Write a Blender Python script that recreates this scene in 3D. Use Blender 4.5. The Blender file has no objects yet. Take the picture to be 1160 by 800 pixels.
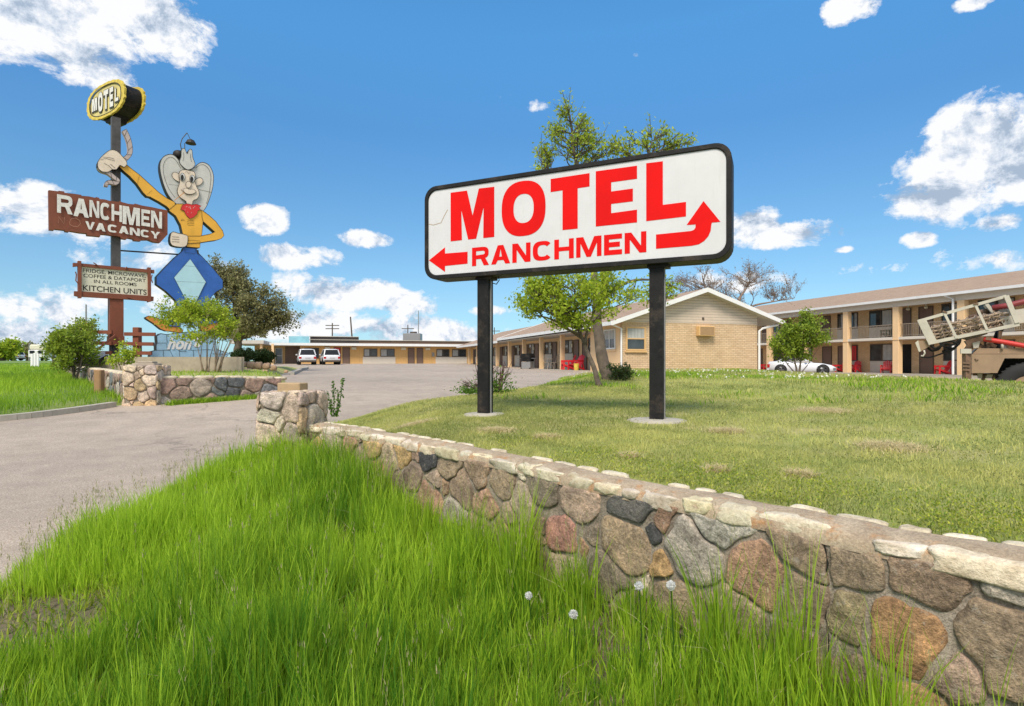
import bpy, math, random
import numpy as np
from mathutils import Vector, Matrix
from mathutils.geometry import tessellate_polygon

scene = bpy.context.scene
COL = scene.collection
R = math.radians
CAMZ = 1.6
F = 644.0            # focal length of the view in photo pixels (photo 1160 wide)

# ------------------------------------------------------------------ helpers
def tag(o, label=None, cat=None, group=None, kind=None):
    if label: o['label'] = label
    if cat: o['category'] = cat
    if group: o['group'] = group
    if kind: o['kind'] = kind
    return o

def empty(name, loc, rz=0.0, label=None, cat=None, group=None):
    o = bpy.data.objects.new(name, None)
    o.empty_display_size = 0.2
    COL.objects.link(o)
    o.location = loc
    o.rotation_euler = (0, 0, rz)
    return tag(o, label, cat, group)

def copy_tree(o, parent=None):
    c = o.copy(); COL.objects.link(c)
    if parent: c.parent = parent
    for ch in list(o.children):
        if ch is not c: copy_tree(ch, c)
    return c

def root_of(o):
    while o.parent: o = o.parent
    return o

def mesh_obj(name, V, Fc, mat, parent=None, col=None, smooth=False, world=False, mi=None):
    """V (n,3), Fc list of index tuples or an int array (m,k)."""
    me = bpy.data.meshes.new(name)
    V = np.asarray(V, dtype=np.float64).reshape(-1, 3)
    if world and parent is not None:
        r = root_of(parent)
        M = (Matrix.Translation(r.location) @ Matrix.Rotation(r.rotation_euler[2], 4, 'Z')).inverted()
        Mn = np.array(M)
        V = V @ Mn[:3, :3].T + Mn[:3, 3]
    if isinstance(Fc, np.ndarray):
        k = Fc.shape[1]; nf = Fc.shape[0]
        me.vertices.add(len(V)); me.vertices.foreach_set('co', V.astype(np.float32).ravel())
        me.loops.add(nf * k); me.loops.foreach_set('vertex_index', Fc.astype(np.int32).ravel())
        me.polygons.add(nf)
        me.polygons.foreach_set('loop_start', np.arange(0, nf * k, k, dtype=np.int32))
        me.polygons.foreach_set('loop_total', np.full(nf, k, dtype=np.int32))
        me.update(calc_edges=True)
    else:
        me.from_pydata(V.tolist(), [], [tuple(f) for f in Fc])
        me.update()
    if col is not None:
        a = me.color_attributes.new('col', 'FLOAT_COLOR', 'POINT')
        c = np.ones((len(V), 4), dtype=np.float32); c[:, :3] = np.asarray(col, dtype=np.float32).reshape(-1, 3)
        a.data.foreach_set('color', c.ravel())
    if smooth:
        me.polygons.foreach_set('use_smooth', np.ones(len(me.polygons), dtype=bool))
    mats = mat if isinstance(mat, (list, tuple)) else [mat]
    for m in mats: me.materials.append(m)
    if mi is not None: me.polygons.foreach_set('material_index', np.asarray(mi, dtype=np.int32))
    o = bpy.data.objects.new(name, me)
    COL.objects.link(o)
    if parent: o.parent = parent
    return o

class MB:
    def __init__(s): s.v = []; s.f = []; s.c = []; s.hascol = False
    def add(s, vs, fs, col=None):
        b = len(s.v)
        s.v.extend([tuple(p) for p in vs]); s.f.extend([tuple(i + b for i in f) for f in fs])
        s.c.extend([col if col is not None else (1, 1, 1)] * len(vs))
        if col is not None: s.hascol = True
        return s
    def box(s, x0, x1, y0, y1, z0, z1, col=None):
        if x0 > x1: x0, x1 = x1, x0
        if y0 > y1: y0, y1 = y1, y0
        vs = [(x0,y0,z0),(x1,y0,z0),(x1,y1,z0),(x0,y1,z0),(x0,y0,z1),(x1,y0,z1),(x1,y1,z1),(x0,y1,z1)]
        return s.add(vs, [(0,3,2,1),(4,5,6,7),(0,1,5,4),(1,2,6,5),(2,3,7,6),(3,0,4,7)], col)
    def bbox(s, x0, x1, y0, y1, z0, z1, b=0.02, col=None):
        """box with chamfered edges"""
        xs=(x0,x0+b,x1-b,x1); ys=(y0,y0+b,y1-b,y1); zs=(z0,z0+b,z1-b,z1)
        import itertools
        vs=[];idx={}
        for i,j,k in itertools.product(range(4),repeat=3):
            n=(i in(0,3))+(j in(0,3))+(k in(0,3))
            if n==1: idx[(i,j,k)]=len(vs); vs.append((xs[i],ys[j],zs[k]))
        fs=[]
        def q(a,b_,c,d): fs.append((idx[a],idx[b_],idx[c],idx[d]))
        for k,fl in((0,1),(3,0)):
            p=[(1,1,k),(2,1,k),(2,2,k),(1,2,k)]; p=p[::-1] if fl else p; q(*p)
        for j,fl in((0,0),(3,1)):
            p=[(1,j,1),(2,j,1),(2,j,2),(1,j,2)]; p=p[::-1] if fl else p; q(*p)
        for i,fl in((0,1),(3,0)):
            p=[(i,1,1),(i,2,1),(i,2,2),(i,1,2)]; p=p[::-1] if fl else p; q(*p)
        n2={0:1,3:2}
        for j in(0,3):
            for k in(0,3): q((1,j,n2[k]),(2,j,n2[k]),(2,n2[j],k),(1,n2[j],k))
        for i in(0,3):
            for k in(0,3): q((i,1,n2[k]),(i,2,n2[k]),(n2[i],2,k),(n2[i],1,k))
        for i in(0,3):
            for j in(0,3): q((i,n2[j],1),(i,n2[j],2),(n2[i],j,2),(n2[i],j,1))
        for i in(0,3):
            for j in(0,3):
                for k in(0,3): fs.append((idx[(i,n2[j],n2[k])],idx[(n2[i],j,n2[k])],idx[(n2[i],n2[j],k)]))
        return s.add(vs,fs,col)
    def tube(s, pts, r, n=6, cap=True, col=None):
        pts = [Vector(p) for p in pts]
        if not isinstance(r, (list, tuple)): r = [r] * len(pts)
        vs = []; fs = []
        up = Vector((0.13, 0.21, 1)).normalized()
        for i, p in enumerate(pts):
            d = (pts[min(i+1, len(pts)-1)] - pts[max(i-1, 0)])
            if d.length < 1e-9: d = Vector((0,0,1))
            d.normalize()
            a = d.cross(up)
            if a.length < 1e-3: a = d.cross(Vector((1,0,0)))
            a.normalize(); b = d.cross(a)
            for k in range(n):
                t = 2*math.pi*k/n
                vs.append(p + a*(r[i]*math.cos(t)) + b*(r[i]*math.sin(t)))
        for i in range(len(pts)-1):
            for k in range(n):
                k2 = (k+1) % n
                fs.append((i*n+k, i*n+k2, (i+1)*n+k2, (i+1)*n+k))
        if cap:
            fs.append(tuple(range(n-1, -1, -1))); m = (len(pts)-1)*n
            fs.append(tuple(m+k for k in range(n)))
        return s.add(vs, fs, col)
    def bar(s, p, q, w, h=None, col=None):
        """square section bar"""
        h = h or w
        p = Vector(p); q = Vector(q); d = (q-p).normalized()
        a = d.cross(Vector((0,0,1)))
        if a.length < 1e-3: a = Vector((1,0,0))
        a.normalize(); b = a.cross(d)
        vs = []
        for c in (p, q):
            for i, j in ((-1,-1),(1,-1),(1,1),(-1,1)): vs.append(c + a*(i*w/2) + b*(j*h/2))
        return s.add(vs, [(3,2,1,0),(4,5,6,7),(0,1,5,4),(1,2,6,5),(2,3,7,6),(3,0,4,7)], col)
    def prism(s, front, off, col=None, back_in=None):
        """front: list of 3D points (planar, may be concave); off: offset vector to the back face"""
        n = len(front)
        fr = [Vector(p) for p in front]; off = Vector(off)
        tris = tessellate_polygon([fr])
        vs = fr + [p + off for p in fr]
        nrm = Vector((0,0,0))
        for t in tris:
            nrm += (fr[t[1]]-fr[t[0]]).cross(fr[t[2]]-fr[t[0]])
        fs = []
        for t in tris:
            nn = (fr[t[1]]-fr[t[0]]).cross(fr[t[2]]-fr[t[0]])
            tt = tuple(t) if nn.dot(off) < 0 else (t[0], t[2], t[1])
            fs.append(tt); fs.append((tt[0]+n, tt[2]+n, tt[1]+n))
        for i in range(n):
            j = (i+1) % n
            fs.append((i, j, j+n, i+n))
        return s.add(vs, fs, col)
    def build(s, name, mat, parent=None, smooth=False, world=False):
        return mesh_obj(name, np.array(s.v), s.f, mat, parent, np.array(s.c) if s.hascol else None, smooth, world)

def smooth_poly(pts, n=3, closed=True):
    """Catmull-Rom resample of 2D points"""
    out = []; m = len(pts)
    rng = range(m if closed else m-1)
    for i in rng:
        if closed: p0, p1, p2, p3 = pts[(i-1)%m], pts[i], pts[(i+1)%m], pts[(i+2)%m]
        else: p0, p1, p2, p3 = pts[max(i-1,0)], pts[i], pts[i+1], pts[min(i+2,m-1)]
        for k in range(n):
            t = k/n
            out.append(tuple(0.5*((2*p1[a])+(-p0[a]+p2[a])*t+(2*p0[a]-5*p1[a]+4*p2[a]-p3[a])*t*t+(-p0[a]+3*p1[a]-3*p2[a]+p3[a])*t**3) for a in range(len(p1))))
    if not closed: out.append(tuple(pts[-1]))
    return out

def interp(tab, x):
    return float(np.interp(x, [t[0] for t in tab], [t[1] for t in tab]))

# upright plane through P0 with horizontal direction U: a traced outline gets its place and real size
class Plane:
    def __init__(s, P0, U):
        s.P0 = Vector((P0[0], P0[1], 0)); u = Vector((U[0], U[1], 0)); u.normalize(); s.U = u
        n = Vector((u.y, -u.x, 0))
        if n.dot(-s.P0) < 0: n = -n
        s.N = n                                  # towards the street
    def u(s, px):
        r = (px-580)/F
        return (r*s.P0.y - s.P0.x)/(s.U.x - r*s.U.y)
    def p(s, px, py, off=0.0):
        P = s.P0 + s.N*off
        r = (px-580)/F
        u = (r*P.y - P.x)/(s.U.x - r*s.U.y)
        Q = P + s.U*u
        return Vector((Q.x, Q.y, CAMZ + (410-py)/F*Q.y))
    def w(s, u, z, off=0.0):
        Q = s.P0 + s.U*u + s.N*off
        return Vector((Q.x, Q.y, z))

# ------------------------------------------------------------------ noise
_rs = np.random.RandomState(11)
_perm = _rs.rand(64, 64)
def vnoise(x, y):
    x = np.asarray(x, float); y = np.asarray(y, float)
    xi = np.floor(x).astype(int); yi = np.floor(y).astype(int)
    fx = x-xi; fy = y-yi
    fx = fx*fx*(3-2*fx); fy = fy*fy*(3-2*fy)
    a = _perm[xi % 64, yi % 64]; b = _perm[(xi+1) % 64, yi % 64]; c = _perm[xi % 64, (yi+1) % 64]; d = _perm[(xi+1) % 64, (yi+1) % 64]
    return (a*(1-fx)+b*fx)*(1-fy) + (c*(1-fx)+d*fx)*fy
def fbm(x, y, o=4):
    s = 0; a = 0.5; 
    for i in range(o):
        s = s + a*vnoise(x*2**i+17.3*i, y*2**i+9.1*i); a *= 0.5
    return s

# ------------------------------------------------------------------ materials
def new_mat(name):
    m = bpy.data.materials.new(name); m.use_nodes = True
    nt = m.node_tree; nt.nodes.clear()
    out = nt.nodes.new('ShaderNodeOutputMaterial')
    b = nt.nodes.new('ShaderNodeBsdfPrincipled')
    nt.links.new(b.outputs[0], out.inputs[0])
    return m, nt, b, out
def N(nt, t, **kw):
    n = nt.nodes.new(t)
    for k, v in kw.items():
        if k.startswith('i_'): n.inputs[k[2:].replace('_', ' ')].default_value = v
        else: setattr(n, k, v)
    return n
def L(nt, a, b): nt.links.new(a, b)
def ramp(nt, fac, stops, interp_='LINEAR'):
    r = nt.nodes.new('ShaderNodeValToRGB'); r.color_ramp.interpolation = interp_
    e = r.color_ramp.elements
    while len(e) < len(stops): e.new(0.5)
    for i, (p, c) in enumerate(stops):
        e[i].position = p; e[i].color = (c[0], c[1], c[2], 1) if hasattr(c, '__len__') else (c, c, c, 1)
    L(nt, fac, r.inputs[0]); return r.outputs[0]
def mixc(nt, fac, a, b, mode='MIX'):
    m = nt.nodes.new('ShaderNodeMix'); m.data_type = 'RGBA'; m.blend_type = mode
    for s, v in ((0, fac), (6, a), (7, b)):
        if isinstance(v, (int, float)): m.inputs[s].default_value = v
        elif isinstance(v, tuple): m.inputs[s].default_value = (v[0], v[1], v[2], 1)
        else: L(nt, v, m.inputs[s])
    return m.outputs[2]
def math_(nt, op, a, b=None, clamp=False):
    m = nt.nodes.new('ShaderNodeMath'); m.operation = op; m.use_clamp = clamp
    for i, v in enumerate((a, b)):
        if v is None: continue
        if isinstance(v, (int, float)): m.inputs[i].default_value = v
        else: L(nt, v, m.inputs[i])
    return m.outputs[0]
def noise(nt, scale, detail=4, rough=0.6, vec=None, dist=0.0):
    n = nt.nodes.new('ShaderNodeTexNoise'); n.inputs['Scale'].default_value = scale
    n.inputs['Detail'].default_value = detail; n.inputs['Roughness'].default_value = rough
    n.inputs['Distortion'].default_value = dist
    if vec is None: vec = coords(nt)
    L(nt, vec, n.inputs['Vector']); return n.outputs['Fac']
def coords(nt, kind='Object'):
    for n in nt.nodes:
        if n.type == 'TEX_COORD': return n.outputs[kind]
    return nt.nodes.new('ShaderNodeTexCoord').outputs[kind]
def geopos(nt):
    for n in nt.nodes:
        if n.type == 'NEW_GEOMETRY': return n.outputs['Position']
    return nt.nodes.new('ShaderNodeNewGeometry').outputs['Position']
def bump(nt, b, h, strength=0.3, dist=0.01):
    n = nt.nodes.new('ShaderNodeBump'); n.inputs['Strength'].default_value = strength
    n.inputs['Distance'].default_value = dist; L(nt, h, n.inputs['Height']); L(nt, n.outputs[0], b.inputs['Normal'])

def sc(c, k): return tuple(min(1.0, x*k) for x in c)
def plain(name, c, rough=0.6, var=0.12, scale=6.0, bmp=0.0, metal=0.0, spec=0.4, dirt=0.0):
    m, nt, b, o = new_mat(name)
    f = noise(nt, scale, 6, 0.65)
    colr = ramp(nt, f, [(0.3, sc(c, 1-var)), (0.7, sc(c, 1+var))])
    if dirt > 0:
        g = ramp(nt, noise(nt, scale*0.35, 8, 0.75), [(0.52, 0.0), (0.72, 1.0)])
        colr = mixc(nt, math_(nt, 'MULTIPLY', g, dirt), colr, (0.12, 0.09, 0.065))
    L(nt, colr, b.inputs['Base Color'])
    r = ramp(nt, f, [(0.3, rough*0.85), (0.7, min(1, rough*1.15))]); L(nt, r, b.inputs['Roughness'])
    b.inputs['Metallic'].default_value = metal; b.inputs['Specular IOR Level'].default_value = spec
    if bmp > 0: bump(nt, b, noise(nt, scale*8, 5, 0.7), bmp, 0.01)
    return m

def leafmat(name, c1, c2, trans=0.35):
    m, nt, b, o = new_mat(name)
    at = N(nt, 'ShaderNodeAttribute', attribute_name='col')
    sep = N(nt, 'ShaderNodeSeparateColor'); L(nt, at.outputs['Color'], sep.inputs[0])
    colr = mixc(nt, sep.outputs[0], c1, c2)
    L(nt, colr, b.inputs['Base Color']); b.inputs['Roughness'].default_value = 0.55
    b.inputs['Specular IOR Level'].default_value = 0.3
    t = N(nt, 'ShaderNodeBsdfTranslucent'); L(nt, mixc(nt, 0.5, colr, sc(c2, 1.4), 'MIX'), t.inputs[0])
    mx = N(nt, 'ShaderNodeMixShader'); mx.inputs[0].default_value = trans
    L(nt, b.outputs[0], mx.inputs[1]); L(nt, t.outputs[0], mx.inputs[2]); L(nt, mx.outputs[0], o.inputs[0])
    return m

M = {}
M['white_paint'] = plain('white_paint', (0.72, 0.73, 0.73), 0.45, 0.05, 3, 0.05)
M['sign_face'] = plain('sign_face', (0.70, 0.70, 0.69), 0.35, 0.03, 2.0)
M['sign_red'] = plain('sign_red', (0.66, 0.008, 0.008), 0.65, 0.10, 2, spec=0.08)
M['black_metal'] = plain('black_metal', (0.012, 0.012, 0.0125), 0.55, 0.4, 9, 0.25, spec=0.2, dirt=.5)
M['grey_metal'] = plain('grey_metal', (0.30, 0.30, 0.30), 0.4, 0.15, 9, 0.1, metal=0.4)
M['pole_dark'] = plain('pole_dark', (0.075, 0.070, 0.072), 0.6, 0.3, 5, 0.2)
M['brown_paint'] = plain('brown_paint', (0.20, 0.060, 0.032), 0.62, 0.14, 5, 0.15)
M['cream_panel'] = plain('cream_panel', (0.66, 0.63, 0.50), 0.5, 0.05, 3)
M['letter_white'] = plain('letter_white', (0.68, 0.66, 0.62), 0.5, 0.2, 9)
M['letter_black'] = plain('letter_black', (0.05, 0.045, 0.035), 0.6, 0.1, 5)
M['neon_dim'] = plain('neon_dim', (0.42, 0.22, 0.14), 0.4, 0.1, 5)
M['yellow_paint'] = plain('yellow_paint', (0.62, 0.47, 0.07), 0.5, 0.3, 7, 0.1, dirt=0.6)
M['yellow_panel'] = plain('yellow_panel', (0.62, 0.52, 0.20), 0.5, 0.2, 4, dirt=.5)
M['shirt'] = plain('shirt_paint', (0.76, 0.40, 0.05), 0.55, 0.12, 1.6, dirt=.2)
M['skin'] = plain('skin_paint', (0.74, 0.62, 0.50), 0.55, 0.10, 3, dirt=.15)
M['hatgrey'] = plain('hat_grey', (0.56, 0.55, 0.52), 0.55, 0.08, 2, dirt=.2)
M['pants'] = plain('pants_blue', (0.03, 0.12, 0.42), 0.5, 0.22, 1.4, dirt=.2)
M['pale_blue'] = plain('pale_blue', (0.42, 0.66, 0.74), 0.5, 0.06, 3)
M['line_black'] = plain('line_black', (0.02, 0.018, 0.016), 0.6, 0.1, 5)
M['red_cloth'] = plain('bandana_red', (0.62, 0.03, 0.03), 0.5, 0.1, 5)
M['rope'] = plain('rope_paint', (0.46, 0.38, 0.36), 0.6, 0.12, 7)
M['boot'] = plain('boot_orange', (0.60, 0.24, 0.045), 0.55, 0.14, 5)
M['stone_blue'] = plain('stone_blue', (0.30, 0.50, 0.66), 0.6, 0.15, 4, dirt=.3)
M['concrete'] = plain('concrete', (0.36, 0.31, 0.245), 0.9, 0.16, 4, 0.5, dirt=0.25)
M['pad_concrete'] = plain('pad_concrete', (0.40, 0.37, 0.31), 0.92, 0.12, 12, 0.6)
M['cap_tan'] = plain('cap_tan', (0.40, 0.29, 0.17), 0.9, 0.12, 14, 0.5)
M['tan_wall'] = plain('tan_wall', (0.62, 0.40, 0.185), 0.75, 0.05, 1.5, 0.1)
M['tan_post'] = plain('tan_post', (0.76, 0.53, 0.30), 0.7, 0.04, 1.5, 0.1)
M['white_panel'] = plain('white_panel', (0.62, 0.57, 0.49), 0.6, 0.04, 2)
M['soffit'] = plain('soffit', (0.50, 0.47, 0.42), 0.7, 0.04, 2)
M['door_brown'] = plain('door_brown', (0.18, 0.115, 0.085), 0.55, 0.08, 2)
M['door_red'] = plain('door_red', (0.50, 0.03, 0.03), 0.5, 0.08, 2)
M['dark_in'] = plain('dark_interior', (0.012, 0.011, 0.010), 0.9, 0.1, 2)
M['frame_dark'] = plain('frame_dark', (0.09, 0.07, 0.055), 0.5, 0.1, 3)
M['curtain'] = plain('curtain', (0.45, 0.46, 0.45), 0.8, 0.15, 3)
M['rail_metal'] = plain('rail_metal', (0.30, 0.24, 0.18), 0.5, 0.1, 3)
M['red_plastic'] = plain('red_plastic', (0.62, 0.02, 0.03), 0.4, 0.08, 3, spec=0.5)
M['green_plastic'] = plain('green_plastic', (0.02, 0.06, 0.045), 0.4, 0.08, 3)
M['car_white'] = plain('car_white', (0.62, 0.64, 0.67), 0.25, 0.02, 2, spec=0.7)
M['car_glass'] = plain('car_glass', (0.015, 0.018, 0.022), 0.25, 0.05, 2, spec=0.25)
M['tyre'] = plain('tyre', (0.022, 0.022, 0.023), 0.8, 0.15, 6, 0.2)
M['rim'] = plain('rim', (0.28, 0.28, 0.29), 0.3, 0.1, 6, metal=0.7)
M['tail_red'] = plain('tail_red', (0.40, 0.01, 0.01), 0.25, 0.05, 3, spec=0.6)
M['plate'] = plain('plate', (0.5, 0.5, 0.52), 0.5, 0.05, 3)
M['rig_tan'] = plain('rig_tan', (0.29, 0.20, 0.125), 0.62, 0.12, 3, 0.2, dirt=0.3)
M['rig_grey'] = plain('rig_grey', (0.48, 0.45, 0.38), 0.6, 0.1, 4, 0.2, dirt=0.3)
M['rig_rust'] = plain('rig_rust', (0.16, 0.10, 0.065), 0.75, 0.3, 6, 0.4)
M['rig_rod'] = plain('rig_rod', (0.34, 0.26, 0.19), 0.6, 0.3, 9, 0.3, metal=0.2)
M['rig_red'] = plain('rig_red', (0.50, 0.035, 0.03), 0.5, 0.1, 4)
M['rig_maroon'] = plain('rig_maroon', (0.22, 0.035, 0.035), 0.5, 0.15, 6)
M['teal_glass'] = plain('teal_glass', (0.22, 0.45, 0.52), 0.2, 0.15, 1, spec=0.7)
M['flat_dark'] = plain('flat_roof_dark', (0.055, 0.045, 0.04), 0.8, 0.2, 1, 0.1)
M['flat_brown'] = plain('flat_roof_brown', (0.12, 0.075, 0.05), 0.8, 0.15, 1, 0.1)
M['wood'] = plain('wood_post', (0.30, 0.18, 0.09), 0.8, 0.15, 12, 0.3)
M['bark'] = plain('bark', (0.125, 0.10, 0.08), 0.95, 0.45, 7, 1.0)
M['bark_pale'] = plain('bark_pale', (0.24, 0.20, 0.155), 0.95, 0.3, 10, 1.0)
M['twig'] = plain('twig', (0.24, 0.18, 0.14), 0.9, 0.25, 8, 0.3)
M['twig_red'] = plain('twig_red', (0.10, 0.05, 0.04), 0.9, 0.25, 8, 0.3)
def sign_mat():
    m, nt, b, o = new_mat('sign_face_aged')
    pos = geopos(nt); mp = N(nt, 'ShaderNodeMapping'); mp.inputs['Scale'].default_value = (9, 9, .7); L(nt, pos, mp.inputs[0])
    st = noise(nt, 1.6, 6, .7, mp.outputs[0]); bl = noise(nt, 1.2, 6, .7, pos); sp_ = noise(nt, 60, 3, .7, pos)
    c = ramp(nt, bl, [(.3, (.55, .555, .57)), (.7, (.63, .64, .66))])
    c = mixc(nt, ramp(nt, st, [(.55, 0.0), (.8, .35)]), c, (.45, .43, .38))
    c = mixc(nt, ramp(nt, sp_, [(.70, 0.0), (.74, .5)]), c, (.35, .31, .26))
    L(nt, c, b.inputs['Base Color']); b.inputs['Roughness'].default_value = .4; b.inputs['Specular IOR Level'].default_value = .3
    return m
M['sign_aged'] = sign_mat()
M['leaf_spring'] = leafmat('leaf_spring', (0.12, 0.20, 0.02), (0.34, 0.42, 0.04))
M['leaf_yellow'] = leafmat('leaf_yellow', (0.16, 0.27, 0.02), (0.52, 0.60, 0.05), .45)
M['leaf_green'] = leafmat('leaf_green', (0.035, 0.10, 0.012), (0.17, 0.30, 0.03))
M['leaf_dark'] = leafmat('leaf_dark', (0.018, 0.04, 0.010), (0.08, 0.12, 0.025), 0.15)
M['leaf_olive'] = leafmat('leaf_olive', (0.12, 0.125, 0.05), (0.36, 0.34, 0.15), 0.3)
M['leaf_brown'] = leafmat('leaf_brown', (0.14, 0.10, 0.07), (0.34, 0.27, 0.20), 0.2)
M['clover_white'] = plain('clover_white', (0.7, 0.7, 0.62), 0.7, 0.05, 5)

M['clock_white'] = leafmat('clock_white', (0.75, 0.75, 0.72), (0.85, 0.85, 0.82), 0.5)
def glass_mat():
    m, nt, b, o = new_mat('window_glass')
    g = noise(nt, 0.9, 3, 0.5)
    L(nt, ramp(nt, g, [(0.35, (0.02, 0.024, 0.026)), (0.7, (0.075, 0.085, 0.09))]), b.inputs['Base Color'])
    b.inputs['Roughness'].default_value = 0.07; b.inputs['Specular IOR Level'].default_value = 0.8
    return m
M['glass'] = glass_mat()

def brick_mat(name, c1, c2, mortar, bw=0.3, bh=0.1):
    m, nt, b, o = new_mat(name)
    tc = coords(nt); s = N(nt, 'ShaderNodeSeparateXYZ'); L(nt, tc, s.inputs[0])
    xy = math_(nt, 'ADD', s.outputs[0], s.outputs[1])
    c = N(nt, 'ShaderNodeCombineXYZ'); L(nt, xy, c.inputs[0]); L(nt, s.outputs[2], c.inputs[1])
    br = N(nt, 'ShaderNodeTexBrick'); L(nt, c.outputs[0], br.inputs['Vector'])
    br.inputs['Scale'].default_value = 1.0; br.inputs['Brick Width'].default_value = bw; br.inputs['Row Height'].default_value = bh
    br.inputs['Mortar Size'].default_value = 0.011; br.inputs['Mortar Smooth'].default_value = 0.3; br.inputs['Bias'].default_value = -0.1
    br.inputs['Color1'].default_value = (*c1, 1); br.inputs['Color2'].default_value = (*c2, 1); br.inputs['Mortar'].default_value = (*mortar, 1)
    v = ramp(nt, noise(nt, 1.3, 5, 0.7), [(0.3, (0.86, 0.86, 0.86)), (0.7, (1.08, 1.08, 1.08))])
    L(nt, mixc(nt, 1.0, br.outputs['Color'], v, 'MULTIPLY'), b.inputs['Base Color'])
    b.inputs['Roughness'].default_value = 0.88
    bump(nt, b, math_(nt, 'SUBTRACT', 1.0, br.outputs['Fac']), 0.6, 0.01)
    return m
M['brick'] = brick_mat('tan_brick', (0.66, 0.49, 0.31), (0.57, 0.40, 0.235), (0.38, 0.27, 0.18))

M['brick_brightened'] = brick_mat('brick_brightened', (0.76, 0.53, 0.29), (0.68, 0.45, 0.23), (0.45, 0.32, 0.2))  # tan brick copy, colour lightened to offset the shade under the balcony
def stripes_mat(name, c, axis=2, pitch=0.2, dark=0.6, width=0.1):
    m, nt, b, o = new_mat(name)
    s = N(nt, 'ShaderNodeSeparateXYZ'); L(nt, coords(nt), s.inputs[0])
    v = s.outputs[2] if axis == 2 else math_(nt, 'ADD', s.outputs[0], s.outputs[1])
    fr = math_(nt, 'FRACT', math_(nt, 'DIVIDE', v, pitch))
    k = ramp(nt, fr, [(0.0, sc(c, dark)), (width, c), (1.0, sc(c, 1.04))])
    L(nt, mixc(nt, 1.0, k, ramp(nt, noise(nt, 2.0, 4, 0.6), [(0.3, (0.93,)*3), (0.7, (1.05,)*3)]), 'MULTIPLY'), b.inputs['Base Color'])
    b.inputs['Roughness'].default_value = 0.7
    bump(nt, b, fr, 0.5, 0.02)
    return m
M['siding'] = stripes_mat('gable_siding', (0.58, 0.49, 0.40), 2, 0.15, 0.45, 0.25)
M['panel_siding'] = stripes_mat('panel_siding', (0.60, 0.55, 0.47), 2, 0.12, 0.7, 0.12)
M['tan_boards'] = stripes_mat('tan_boards', (0.66, 0.40, 0.15), 0, 0.3, 0.75, 0.06)

def shingle_mat():
    m, nt, b, o = new_mat('shingles')
    tc = coords(nt)
    mp = N(nt, 'ShaderNodeMapping'); mp.inputs['Rotation'].default_value = (0, 0, math.pi/2); L(nt, tc, mp.inputs[0])
    br = N(nt, 'ShaderNodeTexBrick'); L(nt, mp.outputs[0], br.inputs['Vector'])
    br.inputs['Scale'].default_value = 1.0; br.inputs['Brick Width'].default_value = 0.33; br.inputs['Row Height'].default_value = 0.14
    br.inputs['Mortar Size'].default_value = 0.006
    br.inputs['Color1'].default_value = (0.38, 0.275, 0.19, 1); br.inputs['Color2'].default_value = (0.31, 0.21, 0.145, 1); br.inputs['Mortar'].default_value = (0.2, 0.14, 0.10, 1)
    v = ramp(nt, noise(nt, 30, 3, 0.7), [(0.3, (0.85,)*3), (0.7, (1.15,)*3)])
    L(nt, mixc(nt, 1.0, br.outputs['Color'], v, 'MULTIPLY'), b.inputs['Base Color']); b.inputs['Roughness'].default_value = 0.95
    return m
M['shingles'] = shingle_mat()

def asphalt_mat():
    m, nt, b, o = new_mat('asphalt')
    pos = geopos(nt)
    fine = noise(nt, 90, 4, 0.75, pos); mid = noise(nt, 2.2, 6, 0.65, pos); big = noise(nt, 0.22, 4, 0.6, pos)
    c = ramp(nt, fine, [(0.30, (0.15, 0.115, 0.085)), (0.5, (0.375, 0.31, 0.25)), (0.70, (0.62, 0.54, 0.455))])
    c = mixc(nt, 1.0, c, ramp(nt, mid, [(0.3, (0.84,)*3), (0.7, (1.12,)*3)]), 'MULTIPLY')
    c = mixc(nt, 1.0, c, ramp(nt, big, [(0.3, (0.86, 0.85, 0.84)), (0.7, (1.12, 1.1, 1.06))]), 'MULTIPLY')
    c = mixc(nt, ramp(nt, noise(nt, 0.55, 7, 0.75, pos, 1.2), [(0.56, 0.0), (0.68, 0.35)]), c, (0.20, 0.165, 0.135))
    c = mixc(nt, ramp(nt, noise(nt, 7, 6, 0.8, pos), [(0.60, 0.0), (0.72, 0.4)]), c, (0.56, 0.48, 0.40))
    # tar-filled cracks
    vo = N(nt, 'ShaderNodeTexVoronoi', feature='DISTANCE_TO_EDGE'); vo.inputs['Scale'].default_value = 0.16
    wv = N(nt, 'ShaderNodeVectorMath', operation='ADD'); L(nt, pos, wv.inputs[0])
    nz = N(nt, 'ShaderNodeTexNoise'); nz.inputs['Scale'].default_value = 0.9; nz.inputs['Detail'].default_value = 5; L(nt, pos, nz.inputs['Vector'])
    sv = N(nt, 'ShaderNodeVectorMath', operation='SCALE'); sv.inputs['Scale'].default_value = 1.8; L(nt, nz.outputs['Color'], sv.inputs[0])
    L(nt, sv.outputs[0], wv.inputs[1]); L(nt, wv.outputs[0], vo.inputs['Vector'])
    ck = ramp(nt, vo.outputs['Distance'], [(0.0, 1.0), (0.0065, 0.0)])
    ck = math_(nt, 'MULTIPLY', ck, ramp(nt, noise(nt, 0.35, 2, 0.5, pos), [(0.46, 0.0), (0.55, 0.5)]))
    c = mixc(nt, ck, c, (0.09, 0.075, 0.065))
    L(nt, c, b.inputs['Base Color']); b.inputs['Roughness'].default_value = 0.92
    bump(nt, b, fine, 0.5, 0.006)
    return m
M['asphalt'] = asphalt_mat()

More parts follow.
